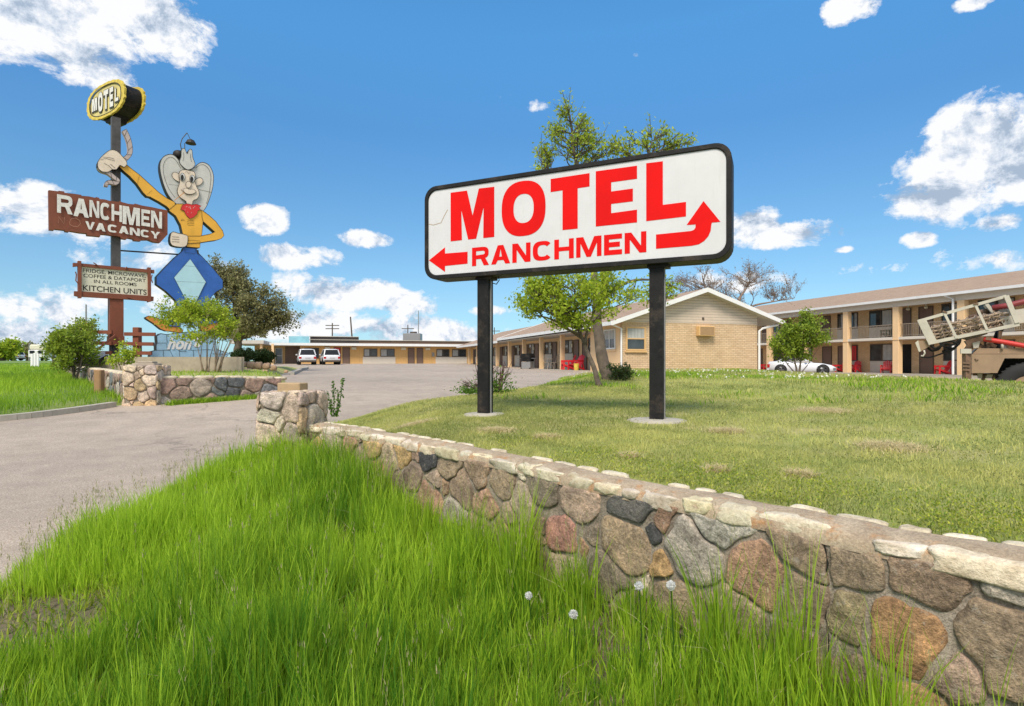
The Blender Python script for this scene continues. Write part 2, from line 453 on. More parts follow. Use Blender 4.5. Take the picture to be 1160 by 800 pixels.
def ground_mat(name, kind):
    m, nt, b, o = new_mat(name)
    pos = geopos(nt)
    fine = noise(nt, 38, 5, 0.8, pos); mid = noise(nt, 2.6, 6, 0.7, pos); big = noise(nt, 0.35, 4, 0.6, pos)
    if kind == 'lawn':
        c = ramp(nt, fine, [(0.3, (0.14, 0.15, 0.035)), (0.5, (0.30, 0.31, 0.075)), (0.72, (0.50, 0.47, 0.18))])
        c = mixc(nt, ramp(nt, mid, [(0.45, 0.0), (0.7, 0.8)]), c, (0.54, 0.44, 0.22))
        c = mixc(nt, ramp(nt, big, [(0.42, 0.0), (0.62, 0.5)]), c, (0.24, 0.33, 0.05))
    elif kind == 'dirt':
        c = ramp(nt, fine, [(0.3, (0.08, 0.055, 0.035)), (0.7, (0.26, 0.20, 0.13))])
        c = mixc(nt, ramp(nt, mid, [(0.45, 0.0), (0.7, 0.6)]), c, (0.09, 0.13, 0.03))
    else:
        c = ramp(nt, fine, [(0.3, (0.05, 0.10, 0.015)), (0.7, (0.20, 0.32, 0.05))])
        c = mixc(nt, ramp(nt, big, [(0.42, 0.0), (0.65, 0.6)]), c, (0.26, 0.28, 0.08))
    L(nt, c, b.inputs['Base Color']); b.inputs['Roughness'].default_value = 0.95
    bump(nt, b, fine, 0.8, 0.02)
    return m
M['lawn'] = ground_mat('lawn_ground', 'lawn'); M['dirt'] = ground_mat('dirt_ground', 'dirt'); M['field'] = ground_mat('field_ground', 'field')

def stone_mat():
    m, nt, b, o = new_mat('field_stone')
    at = N(nt, 'ShaderNodeAttribute', attribute_name='col')
    pos = geopos(nt)
    n1 = noise(nt, 9, 8, 0.68, pos, 0.3); n2 = noise(nt, 75, 4, 0.8, pos); n3 = noise(nt, 24, 6, 0.72, pos, 0.2)
    c = mixc(nt, 1.0, at.outputs['Color'], ramp(nt, n1, [(0.30, (0.42, 0.40, 0.38)), (0.5, (0.95, 0.94, 0.92)), (0.70, (1.6, 1.5, 1.4))]), 'MULTIPLY')
    c = mixc(nt, 1.0, c, ramp(nt, n2, [(0.32, (0.55,)*3), (0.5, (1.0,)*3), (0.68, (1.5, 1.48, 1.45))]), 'MULTIPLY')
    c = mixc(nt, ramp(nt, n3, [(0.58, 0.0), (0.66, 0.6)]), c, (0.42, 0.37, 0.30))
    c = mixc(nt, ramp(nt, noise(nt, 14, 5, 0.75, pos), [(0.62, 0.0), (0.70, 0.55)]), c, (0.05, 0.045, 0.04))
    L(nt, c, b.inputs['Base Color']); b.inputs['Roughness'].default_value = 0.85
    h = math_(nt, 'ADD', math_(nt, 'MULTIPLY', n1, 1.6), math_(nt, 'ADD', math_(nt, 'MULTIPLY', n3, 0.6), math_(nt, 'MULTIPLY', n2, 0.3)))
    bump(nt, b, h, 0.9, 0.03)
    return m
M['stone'] = stone_mat()
def mortar_mat():
    m, nt, b, o = new_mat('mortar')
    pos = geopos(nt)
    n1 = noise(nt, 6, 7, 0.7, pos); n2 = noise(nt, 110, 3, 0.8, pos)
    c = ramp(nt, n1, [(0.3, (0.15, 0.12, 0.09)), (0.55, (0.30, 0.255, 0.20)), (0.75, (0.42, 0.37, 0.30))])
    c = mixc(nt, 1.0, c, ramp(nt, n2, [(0.35, (0.65,)*3), (0.65, (1.3,)*3)]), 'MULTIPLY')
    L(nt, c, b.inputs['Base Color']); b.inputs['Roughness'].default_value = 0.95
    bump(nt, b, math_(nt, 'ADD', n1, math_(nt, 'MULTIPLY', n2, 0.4)), 0.9, 0.02)
    return m
M['mortar'] = mortar_mat()
def coping_mat():
    m, nt, b, o = new_mat('coping_mortar')
    pos = geopos(nt)
    n1 = noise(nt, 5, 6, 0.7, pos); n2 = noise(nt, 90, 4, 0.8, pos); n3 = noise(nt, 9, 6, 0.7, pos)
    c = ramp(nt, n1, [(0.3, (0.28, 0.21, 0.14)), (0.7, (0.50, 0.41, 0.29))])
    c = mixc(nt, ramp(nt, n3, [(0.54, 0.0), (0.66, 0.6)]), c, (0.42, 0.19, 0.055))
    c = mixc(nt, 1.0, c, ramp(nt, n2, [(0.35, (0.7,)*3), (0.65, (1.25,)*3)]), 'MULTIPLY')
    L(nt, c, b.inputs['Base Color']); b.inputs['Roughness'].default_value = 0.95
    bump(nt, b, math_(nt, 'ADD', n1, math_(nt, 'MULTIPLY', n2, 0.3)), 0.8, 0.02)
    return m
M['coping'] = coping_mat()
# ------------------------------------------------------------------ camera, sun, sky
cam_d = bpy.data.cameras.new('camera'); cam = bpy.data.objects.new('camera', cam_d); COL.objects.link(cam)
cam.location = (0, 0, CAMZ); cam.rotation_euler = (R(90), 0, 0)
cam_d.sensor_width = 36; cam_d.lens = 36*F/1160; cam_d.shift_y = 10/1160
cam_d.clip_start = 0.05; cam_d.clip_end = 5000
scene.camera = cam

SUN_EL, SUN_AZ = 50, 198            # azimuth clockwise from +Y (view direction): behind the camera to the right
sd = Vector((math.sin(R(SUN_AZ))*math.cos(R(SUN_EL)), math.cos(R(SUN_AZ))*math.cos(R(SUN_EL)), math.sin(R(SUN_EL))))
sl = bpy.data.lights.new('sun', 'SUN'); sl.energy = 4.2; sl.angle = R(20); sl.color = (1.0, 0.895, 0.76)
so = bpy.data.objects.new('sun', sl); COL.objects.link(so); so.rotation_euler = sd.to_track_quat('Z', 'Y').to_euler()

scene.view_settings.view_transform = 'Standard'; scene.view_settings.look = 'None'
scene.view_settings.exposure = 0.08; scene.view_settings.gamma = 1.0
scene.view_settings.use_curve_mapping = False
scene.cycles.use_denoising = True
scene.cycles.max_bounces = 6; scene.cycles.transparent_max_bounces = 4; scene.cycles.diffuse_bounces = 3
scene.cycles.glossy_bounces = 2

W = bpy.data.worlds.new('World'); scene.world = W; W.use_nodes = True
nt = W.node_tree; nt.nodes.clear()
wo = nt.nodes.new('ShaderNodeOutputWorld'); bg = nt.nodes.new('ShaderNodeBackground'); L(nt, bg.outputs[0], wo.inputs[0])
bg.inputs[1].default_value = 0.085
sky = nt.nodes.new('ShaderNodeTexSky'); sky.sky_type = 'NISHITA'; sky.sun_disc = False
sky.sun_elevation = R(SUN_EL); sky.sun_rotation = R(SUN_AZ); sky.altitude = 1200; sky.air_density = 1.0; sky.dust_density = 0.6; sky.ozone_density = 2.5
skyc = mixc(nt, 1.0, sky.outputs[0], (1.50, 1.86, 1.86), 'MULTIPLY')
SKYMUL = 1
tc = nt.nodes.new('ShaderNodeTexCoord'); sx = N(nt, 'ShaderNodeSeparateXYZ'); L(nt, tc.outputs['Generated'], sx.inputs[0])
az = math_(nt, 'ARCTAN2', sx.outputs[0], sx.outputs[1]); el = math_(nt, 'ARCSINE', sx.outputs[2])
cv = N(nt, 'ShaderNodeCombineXYZ'); L(nt, az, cv.inputs[0]); L(nt, el, cv.inputs[1])
def cnoise(scale, detail, off=(0, 0, 0), dist=0.2, rough=0.62):
    mp = N(nt, 'ShaderNodeMapping'); mp.inputs['Location'].default_value = off; mp.inputs['Scale'].default_value = (1, 1.25, 1)
    L(nt, cv.outputs[0], mp.inputs[0])
    n = N(nt, 'ShaderNodeTexNoise'); n.inputs['Scale'].default_value = scale; n.inputs['Detail'].default_value = detail
    n.inputs['Roughness'].default_value = rough; n.inputs['Distortion'].default_value = dist
    L(nt, mp.outputs[0], n.inputs['Vector']); return n.outputs['Fac']
# cloud banks of this sky: azimuth, elevation, half widths (degrees), weight
def aed(px, py):
    dx = px-580
    return math.degrees(math.atan2(dx, F)), math.degrees(math.atan2(410-py, math.hypot(F, dx)))
BL = []
for (px, py, rx, ry, w) in [
    (60, 12, 125, 62, 1.25), (150, 15, 78, 50, 1.1), (112, 72, 52, 36, .75), (30, 45, 60, 40, .8),
    (40, 238, 62, 34, 1.0), (100, 262, 70, 26, .6), (150, 285, 80, 32, .62), (250, 300, 60, 22, .45), (90, 240, 40, 20, .5),
    (300, 250, 30, 17, .95), (415, 271, 36, 11, 1.0), (338, 291, 60, 17, .85), (352, 328, 52, 22, .9), (410, 338, 60, 22, .9),
    (450, 345, 60, 20, .85), (400, 368, 150, 20, .85), (500, 380, 110, 16, .7), (330, 372, 80, 22, .7), (555, 352, 32, 8, .7), (560, 385, 60, 12, .7),
    (60, 350, 90, 30, .85), (40, 378, 110, 30, .8), (15, 330, 30, 8, .4), (200, 340, 60, 28, .6),
    (572, 110, 26, 9, .33), (604, 121, 22, 10, .30), (592, 140, 14, 14, .27), (720, 62, 8, 5, .3),
    (970, 8, 40, 15, .95), (1106, 2, 26, 9, .8),
    (1105, 158, 62, 48, 1.15), (1085, 200, 80, 42, 1.25), (1150, 190, 90, 60, 1.1), (1040, 215, 40, 22, .6),
    (1132, 250, 34, 14, .95), (1040, 272, 20, 10, .85), (1100, 298, 120, 20, .48), (1000, 305, 90, 14, .3),
    (848, 260, 44, 24, 1.0), (905, 262, 55, 15, .95), (870, 275, 70, 12, .7), (955, 283, 14, 5, .5), (830, 320, 90, 22, .5), (880, 318, 50, 14, .4)]:
    a, e = aed(px, py)
    BL.append((a, e, math.degrees(rx/F)*math.cos(R(a))**2*1.15, math.degrees(ry/F)*math.cos(R(a))*1.12, w))
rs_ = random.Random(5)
for i in range(40):      # unseen cloud banks added to the sides and behind to whiten the fill light
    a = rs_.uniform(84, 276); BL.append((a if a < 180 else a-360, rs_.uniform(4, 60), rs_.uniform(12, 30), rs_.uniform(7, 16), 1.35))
mask = None
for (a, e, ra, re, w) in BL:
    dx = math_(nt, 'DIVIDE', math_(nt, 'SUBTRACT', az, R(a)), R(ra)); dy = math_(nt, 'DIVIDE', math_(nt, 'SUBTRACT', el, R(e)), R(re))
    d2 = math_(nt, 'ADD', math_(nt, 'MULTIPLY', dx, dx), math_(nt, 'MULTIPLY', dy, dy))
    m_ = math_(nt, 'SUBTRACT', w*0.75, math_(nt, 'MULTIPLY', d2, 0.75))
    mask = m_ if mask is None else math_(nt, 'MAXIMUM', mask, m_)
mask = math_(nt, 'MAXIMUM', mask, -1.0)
n1 = cnoise(11, 14, rough=.66); n2 = cnoise(11, 14, rough=.66, off=(0.014, -0.026, 0)); n3 = cnoise(34, 8, off=(3, 1, 0))
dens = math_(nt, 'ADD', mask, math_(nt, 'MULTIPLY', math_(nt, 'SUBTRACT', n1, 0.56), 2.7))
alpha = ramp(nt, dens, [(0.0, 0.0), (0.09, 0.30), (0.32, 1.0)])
rel = math_(nt, 'MULTIPLY', math_(nt, 'SUBTRACT', n1, n2), 4.2)
bright = math_(nt, 'ADD', math_(nt, 'ADD', rel, 0.66), math_(nt, 'MULTIPLY', math_(nt, 'SUBTRACT', n3, 0.5), 0.55))
thick = ramp(nt, dens, [(0.35, 0.0), (1.2, 0.35)])
bright = math_(nt, 'SUBTRACT', bright, thick)
CW = 11.3
cc = ramp(nt, bright, [(0.12, (0.40, 0.50, 0.64)), (0.42, (0.70, 0.77, 0.88)), (0.68, (0.97, 0.98, 1.0))])
cc = mixc(nt, 1.0, cc, (CW, CW, CW), 'MULTIPLY')
tint = ramp(nt, el, [(0.0, (0.28, 0.33, 0.40)), (0.10, (0.35, 0.37, 0.39)), (0.24, (0.36, 0.43, 0.46)), (0.38, (0.335, 0.485, 0.57)), (0.52, (0.40, 0.66, 0.755)), (1.0, (0.45, 0.72, 0.85))])
skyc = mixc(nt, 1.0, skyc, mixc(nt, 1.0, tint, (2.0, 2.0, 2.0), 'MULTIPLY'), 'MULTIPLY')
low = ramp(nt, el, [(0.0, 0.35), (0.09, 0.14), (0.22, 0.0)])
skyc = mixc(nt, low, skyc, (5.0, 7.6, 9.6))
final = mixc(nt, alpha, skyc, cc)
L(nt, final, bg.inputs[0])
W.cycles.sampling_method = 'MANUAL'; W.cycles.sample_map_resolution = 512

# ------------------------------------------------------------------ terrain
GL = [(-20, .1), (0, .2), (3, .27), (5, .36), (8, .5), (11.8, .70), (14, .82), (20, .93), (30, 1.0), (48, 1.12), (70, 1.37), (120, 1.5), (220, 1.55), (4000, 1.55)]
GR = [(-20, .1), (0, .25), (15, .35), (30, .5), (47, .68), (80, 1.1), (220, 1.5), (4000, 1.5)]
def G(x, y):
    x = np.asarray(x, float); y = np.asarray(y, float)
    a = np.interp(y, *zip(*GL)); b = np.interp(y, *zip(*GR))
    t = np.clip((x-6)/10, 0, 1); t = t*t*(3-2*t)
    return a*(1-t)+b*t
def poly_sd(x, y, poly):
    """signed distance, positive inside"""
    x = np.asarray(x, float); y = np.asarray(y, float)
    d = np.full(x.shape, 1e9); ins = np.zeros(x.shape, bool); n = len(poly)
    for i in range(n):
        ax, ay = poly[i]; bx, by = poly[(i+1) % n]
        ex, ey = bx-ax, by-ay; wx, wy = x-ax, y-ay
        t = np.clip((wx*ex+wy*ey)/(ex*ex+ey*ey+1e-12), 0, 1)
        d = np.minimum(d, np.hypot(wx-ex*t, wy-ey*t))
        c = ((ay > y) != (by > y)) & (x < (bx-ax)*(y-ay)/((by-ay) if by != ay else 1e-9)+ax)
        ins ^= c
    return np.where(ins, d, -d)
def sstep(t): t = np.clip(t, 0, 1); return t*t*(3-2*t)
def grid_mesh(name, X, Y, Z, keep, mat, kind='structure'):
    ny, nx = X.shape
    idx = np.arange(ny*nx).reshape(ny, nx)
    q = np.stack([idx[:-1, :-1], idx[:-1, 1:], idx[1:, 1:], idx[1:, :-1]], -1).reshape(-1, 4)
    if keep is not None:
        k = keep.ravel(); q = q[k[q].any(1)]
    used = np.unique(q); rem = np.full(ny*nx, -1); rem[used] = np.arange(len(used))
    V = np.stack([X.ravel(), Y.ravel(), Z.ravel()], -1)[used]
    o = mesh_obj(name, V, rem[q], mat, smooth=True)
    return tag(o, kind=kind)

def axis_(a, b, near, step0, grow):
    out = [near]; s = step0
    while out[-1] < b: out.append(out[-1]+s); s *= grow
    lo = [near]; s = step0
    while lo[-1] > a: lo.append(lo[-1]-s); s *= grow
    return np.array(sorted(set(lo+out)))
ax = axis_(-2500, 2500, -2, 0.8, 1.07); ay = axis_(-400, 3500, 8, 0.8, 1.06)
X, Y = np.meshgrid(ax, ay)
grid_mesh('ground', X, Y, G(X, Y)-0.12, None, M['field'])
X, Y = np.meshgrid(np.arange(-46, 52, 0.5), np.arange(-8, 92, 0.5))
grid_mesh('parking_lot', X, Y, G(X, Y)+0.0, None, M['asphalt'])

# front stone wall, top front edge (x, y) in metres
WALL = [(4.6, -1.35), (3.2, 0.05), (2.2, 1.03), (1.546, 1.717), (1.262, 1.95), (1.08, 2.19), (.801, 2.48), (.570, 2.75), (.274, 3.10), (0, 3.46), (-.4, 3.93), (-.846, 4.40), (-1.096, 4.68), (-1.493, 5.07), (-1.95, 5.47)]
WD = np.array(WALL); wn = Vector((0.72, 0.69, 0)).normalized()
seg = np.hypot(np.diff(WD[:, 0]), np.diff(WD[:, 1])); WS = np.concatenate([[0], np.cumsum(seg)]); WLEN = WS[-1]
def wall_xy(s):
    s = np.asarray(s, float)
    x = np.interp(s, WS, WD[:, 0]); y = np.interp(s, WS, WD[:, 1])
    ex = np.maximum(s-WLEN, 0); x = x - ex*0.69; y = y + ex*0.72
    ex = np.maximum(-s, 0); x = x + ex*0.7; y = y - ex*0.7
    return x, y
WT = 0.21     # wall thickness
def wall_s_at(x):  # s at which the wall front has this x
    return float(np.interp(-x, -WD[:, 0], WS))

LAWN_EDGE = [(6, -9), (-9, 3), (-3.2, 5.4), (-2.75, 6.3), (-3.3, 8.0), (-3.25, 9.8), (-2.1, 11.0), (-1.0, 12.9), (0, 14.5), (1.2, 20), (2.4, 27.6), (4.2, 31.2), (4.2, 33.5), (14.2, 36), (14.1, 32), (12.3, 20), (11.9, 13), (11.0, 5), (12, -9)]
def lawn_target(x, y):
    t = (x-0.0)*wn.x + (y-3.46)*wn.y
    return 0.985 + 0.215*sstep(t/11.0) + 0.02*(fbm(x*0.8, y*0.8, 3)-0.45)
def ZL(x, y):
    g = G(x, y); d = poly_sd(x, y, LAWN_EDGE); T = lawn_target(x, y)
    wd = np.where(np.asarray(x, float) > 6, 2.2, 2.6)
    return (g-0.10) + (T-(g-0.10))*sstep((d+0.25)/wd)**0.75
sv = np.arange(-3, WLEN+11, 0.2); tv = np.concatenate([[WT*0.45], np.arange(0.25, 6, 0.2), np.arange(6, 45, 0.45)])
S, T_ = np.meshgrid(sv, tv); wx, wy = wall_xy(S)
X = wx + wn.x*T_; Y = wy + wn.y*T_
Z = ZL(X, Y); d = poly_sd(X, Y, LAWN_EDGE)
grid_mesh('lawn_ground', X, Y, Z, d > -0.6, M['lawn'])

VERGE = [(-2.35, 5.75), (-2.75, 5.55), (-3.1, 5.1), (-3.2, 4.4), (-3.1, 3.7), (-3.0, 3.1), (-3.15, 2.4), (-3.2, 0), (-4, -9), (12, -9), (5.2, -1.7), (1.6, 1.9), (0.05, 3.6), (-1.9, 5.6)]
def ZV(x, y):
    g = G(x, y); d = poly_sd(x, y, VERGE)
    dw = -((np.asarray(x, float)-np.interp(y, WD[::1, 1], WD[:, 0]))*wn.x)
    T = g + 0.05 + 0.05*(fbm(x*1.5, y*1.5, 3)-0.3) + 0.09*sstep((np.asarray(x, float)-0.2)/.5)*np.exp(-(np.clip(dw, 0, 9)/.6)**2) + 0.24*sstep((-np.asarray(x, float)-0.1)/1.3)*np.exp(-(np.clip(dw, 0, 9)/.9)**2)
    return (g-0.1)+(T-(g-0.1))*sstep((d+0.1)/0.35)
X, Y = np.meshgrid(np.arange(-10, 5, 0.12), np.arange(-2, 6.4, 0.12))
dd = poly_sd(X, Y, VERGE)
grid_mesh('verge', X, Y, ZV(X, Y), dd > -0.25, M['dirt'])

FIELD = [(-8.05, 11.75), (-8.3, 10.7), (-8.75, 9.7), (-10.3, 7.9), (-14, 6), (-30, 2), (-140, 0), (-300, 220), (-60, 220), (-27, 34), (-14.7, 19.4), (-11.7, 16.1), (-8.1, 12.1)]
def ZF(x, y):
    g = G(x, y); d = poly_sd(x, y, FIELD)
    T = g + 0.10 + 0.12*(fbm(x*0.3, y*0.3, 3)-0.4) + 0.22*sstep((np.asarray(y, float)-13)/30)
    return (g-0.1)+(T-(g-0.1))*sstep((d+0.1)/0.4)
X, Y = np.meshgrid(np.concatenate([np.arange(-120, -40, 2.0), np.arange(-40, -7, 0.3)]), np.concatenate([np.arange(1, 30, 0.3), np.arange(30, 220, 3.0)]))
grid_mesh('field', X, Y, ZF(X, Y), poly_sd(X, Y, FIELD) > -0.5, M['field'])

BED = [(-7.4, 12.15), (-5.45, 13.75), (-6.6, 17), (-10.6, 27), (-16, 44), (-28, 44), (-26.5, 33.5), (-14.5, 19.3), (-11.6, 16.2), (-8.0, 12.15)]
def ZB(x, y):
    g = G(x, y); d = poly_sd(x, y, BED); y = np.asarray(y, float)
    T = np.maximum(1.215 + 0.05*sstep((y-13)/4), g+0.12) + 0.03*(fbm(x*0.7, y*0.7, 3)-0.4)
    wd = np.where((y > 14.6) & (np.asarray(x, float) > -9-(y-20)*0.6), 1.4, 0.25)
    return (g-0.1)+(T-(g-0.1))*sstep((d+0.05)/wd)
X, Y = np.meshgrid(np.arange(-29, -4.5, 0.22), np.arange(11.8, 45, 0.22))
grid_mesh('planting_bed', X, Y, ZB(X, Y), poly_sd(X, Y, BED) > -0.15, M['lawn'])

# kerbs
def strip_kerb(pts, w, h, name, zf):
    mb = MB(); pts = smooth_poly(pts, 6, closed=False)
    for i in range(len(pts)-1):
        a = Vector((pts[i][0], pts[i][1], float(zf(*pts[i])))); b = Vector((pts[i+1][0], pts[i+1][1], float(zf(*pts[i+1]))))
        mb.bar(a+Vector((0, 0, h/2-0.06)), b+Vector((0, 0, h/2-0.06)), w, h+0.12)
    return tag(mb.build(name, M['pad_concrete']), kind='structure')
strip_kerb([(-8.1, 11.55), (-8.3, 10.6), (-8.75, 9.65), (-10.3, 7.85), (-14, 5.9), (-24, 3.4)], 0.16, 0.10, 'kerb', G)
strip_kerb([(-10.4, 26.9), (-13.2, 35.5), (-15.9, 44), (-17.5, 45), (-28, 44.5)], 0.18, 0.13, 'kerb', G)

# ------------------------------------------------------------------ stone walls
PAL = [((.38, .25, .165), 4), ((.31, .235, .165), 4), ((.42, .33, .24), 4), ((.48, .29, .14), 1.5), ((.075, .078, .080), 1.6), ((.14, .135, .125), .8), ((.46, .42, .36), 1.6), ((.32, .25, .155), 1.5), ((.50, .34, .16), 1), ((.56, .49, .38), 1.2), ((.26, .21, .155), 2), ((.42, .23, .17), 1.2)]
PAL_PIER = [((.56, .46, .36), 4), ((.52, .40, .31), 3), ((.50, .38, .22), 2), ((.58, .52, .44), 2), ((.46, .37, .32), 2)]
PAL_FAR = [((.30, .21, .17), 3), ((.26, .20, .17), 3), ((.10, .105, .12), 2), ((.38, .30, .25), 3), ((.17, .19, .20), 1.4), ((.50, .46, .40), 0.7), ((.40, .27, .2), 1.4)]
def pick(pal, rnd):
    t = rnd.random()*sum(w for _, w in pal)
    for c, w in pal:
        t -= w
        if t <= 0: break
    k = rnd.uniform(0.85, 1.15)
    return tuple(min(1, x*k*rnd.uniform(0.96, 1.04)) for x in c)
def clip_half(poly, nx, ny, c):
    out = []; n = len(poly)
    for i in range(n):
        a = poly[i]; b = poly[(i+1) % n]
        da = a[0]*nx+a[1]*ny-c; db = b[0]*nx+b[1]*ny-c
        if da <= 0: out.append(a)
        if (da < 0) != (db < 0) and da != db:
            t = da/(da-db); out.append((a[0]+(b[0]-a[0])*t, a[1]+(b[1]-a[1])*t))
    return out
def stones_on(fn, L0, L1, H0, H1, cell, pal, seed, mbS, mbM, gap=0.012, bulge=0.035, aspect=1.35, extra=None, fine=22, mortar_step=0.04, drop=0.0):
    rnd = random.Random(seed)
    pts = []; rad_ = {}
    tries = int((L1-L0)*(H1-H0)/(cell*cell)*60)+20
    for t_ in range(tries):
        r0 = cell*(rnd.choice((.42, .6, .6, .8, .95))) if t_ > tries*.12 else cell*rnd.uniform(.8, 1.0)
        p = (rnd.uniform(L0, L1), rnd.uniform(H0, H1))
        if all(math.hypot((p[0]-q[0])/aspect**.5, (p[1]-q[1])*aspect**.5) > (r0+rad_[q])*.56 for q in pts):
            pts.append(p); rad_[p] = r0
    if extra:
        sc_ = extra
        pts = [p for p in pts if abs(p[0]-sc_) > cell*1.1]
        k = 0
        hh = H0+0.05
        while hh < H1:
            o = rnd.uniform(0.09, 0.14); jg = rnd.uniform(-.012, .012)
            n2_ = [(sc_-o+jg, hh), (sc_+o+jg, hh+0.004)]; pts += n2_; rad_[n2_[0]] = rad_[n2_[1]] = cell*.7; hh += rnd.uniform(.15, .22)
    for i, p in enumerate(pts):
        if rnd.random() < drop: continue
        poly = [(L0, H0), (L1, H0), (L1, H1), (L0, H1)]
        for q in pts:
            if q is p: continue
            dx, dy = q[0]-p[0], q[1]-p[1]
            if abs(dx) > cell*4 or abs(dy) > cell*4: continue
            mx_, my_ = (p[0]+q[0])/2, (p[1]+q[1])/2
            l = math.hypot(dx, dy)
            if l < 1e-6: continue
            nx_, ny_ = dx/l, dy/l
            poly = clip_half(poly, nx_, ny_, nx_*mx_+ny_*my_+(rad_[p]**2-rad_[q]**2)/(2.6*l)-gap*rnd.uniform(.2, 1.9)/2)
            if len(poly) < 3: break
        if len(poly) < 3: continue
        ar = 0.5*abs(sum(poly[k][0]*poly[(k+1) % len(poly)][1]-poly[(k+1) % len(poly)][0]*poly[k][1] for k in range(len(poly))))
        if ar < cell*cell*0.06: continue
        # round the corners, then resample
        for it in range(2):
            q = []
            f = 0.07 if it == 0 else 0.2
            for k in range(len(poly)):
                a = poly[k]; b = poly[(k+1) % len(poly)]
                q += [(a[0]+(b[0]-a[0])*f, a[1]+(b[1]-a[1])*f), (a[0]+(b[0]-a[0])*(1-f), a[1]+(b[1]-a[1])*(1-f))]
            poly = q
        per = [math.hypot(poly[(k+1) % len(poly)][0]-poly[k][0], poly[(k+1) % len(poly)][1]-poly[k][1]) for k in range(len(poly))]
        cum = [0]
        for l in per: cum.append(cum[-1]+l)
        bp = []
        for k in range(fine):
            t = cum[-1]*k/fine
            j = max(0, min(len(poly)-1, next((m for m in range(len(poly)) if cum[m+1] >= t), 0)))
            u = (t-cum[j])/max(per[j], 1e-9); a = poly[j]; b = poly[(j+1) % len(poly)]
            bp.append((a[0]+(b[0]-a[0])*u, a[1]+(b[1]-a[1])*u))
        wa = min(.034, cell*.18)
        bp = [(a+(float(vnoise(a*9+3, b_*9))-.5)*wa+(float(vnoise(a*27, b_*27+5))-.5)*wa*.45, b_+(float(vnoise(a*9+30, b_*9+11))-.5)*wa+(float(vnoise(a*27+9, b_*27))-.5)*wa*.45) for a, b_ in bp]
        cx = sum(a[0] for a in bp)/fine; cy = sum(a[1] for a in bp)/fine
        bl = bulge*rnd.uniform(.75, 1.35)*min(1, math.sqrt(ar)/cell+.4); tx = rnd.uniform(-.05, .05); ty = rnd.uniform(-.05, .06)
        ph = rnd.uniform(0, 50); wob = [1+0.05*(vnoise(ph+k*.7, 3.3)-.5)*2 for k in range(fine)]
        rings = [(1.0, -0.002), (0.985, bl*.5), (0.94, bl*.85), (0.80, bl*.97), (0.55, bl*1.0), (0.28, bl*1.02)]
        vs = []; fs = []
        for ri, (rs, dep) in enumerate(rings):
            for k, (a, b) in enumerate(bp):
                ss = cx+(a-cx)*rs*wob[k]; hh = cy+(b-cy)*rs*wob[k]
                nz = (float(fbm(ss*14+ph, hh*14, 4))-.45)*0.026*(ri > 0)*min(1, cell/0.15)
                vs.append(fn(ss, hh, dep+nz+(tx*(ss-cx)+ty*(hh-cy))*(ri > 0)))
        vs.append(fn(cx, cy, bl*1.02+(float(fbm(cx*11+ph, cy*11, 3))-.45)*0.030*min(1, cell/0.15)))
        for ri in range(len(rings)-1):
            for k in range(fine):
                k2 = (k+1) % fine
                fs.append((ri*fine+k, ri*fine+k2, (ri+1)*fine+k2, (ri+1)*fine+k))
        m = (len(rings)-1)*fine
        for k in range(fine): fs.append((m+k, m+(k+1) % fine, len(vs)-1))
        mbS.add(vs, fs, pick(pal, rnd))
    # mortar bed
    na = max(1, int((L1-L0)/mortar_step)); nb = max(1, int((H1-H0)/mortar_step))
    vs = [fn(L0+(L1-L0)*i/na, H0+(H1-H0)*j/nb, 0.002+(float(fbm(i*.5+seed, j*.5, 4))-.45)*0.028*(0 < i < na)) for j in range(nb+1) for i in range(na+1)]
    fs = [(j*(na+1)+i, j*(na+1)+i+1, (j+1)*(na+1)+i+1, (j+1)*(na+1)+i) for j in range(nb) for i in range(na)]
    mbM.add(vs, fs)

def rock(mb, c, ex, ey, ez, seed, col=None, e=0.55, rough=0.10, nu=14, nv=8):
    """irregular block: centre c, half axes as vectors ex, ey, ez"""
    rnd = random.Random(seed); vs = []; fs = []
    f = lambda v: math.copysign(abs(v)**e, v)
    o = rnd.uniform(0, 40); c = Vector(c)
    for j in range(nv+1):
        ph = -math.pi/2+math.pi*j/nv
        for i in range(nu):
            th = 2*math.pi*i/nu
            x, y, z = f(math.cos(ph))*f(math.cos(th)), f(math.cos(ph))*f(math.sin(th)), f(math.sin(ph))
            k = 1+(float(fbm(x*1.3+o+z*.7, y*1.3+o*.7+z, 3))-.45)*rough*4
            vs.append(c+ex*(x*k)+ey*(y*k)+ez*(z*k))
    for j in range(nv):
        for i in range(nu):
            i2 = (i+1) % nu
            fs.append((j*nu+i, j*nu+i2, (j+1)*nu+i2, (j+1)*nu+i))
    mb.add(vs, fs, col)

WTOP = 1.0
def wall_fn(s, h, d):
    x, y = wall_xy(s); return (float(x)-wn.x*d, float(y)-wn.y*d, h)
S_CRACK = wall_s_at(1.158)
w_root = empty('stone_wall', (0.6, 2.7, 0.3), 0, 'low retaining wall of mixed brown, grey and black field stones with pale coping, in the foreground', 'stone wall')
mbS = MB(); mbM = MB()
stones_on(wall_fn, 0.2, WLEN, 0.12, WTOP-0.055, 0.20, PAL, 29, mbS, mbM, extra=S_CRACK, bulge=0.018, gap=0.015, fine=32)
mbS.build('stonework', M['stone'], w_root, smooth=True, world=True)
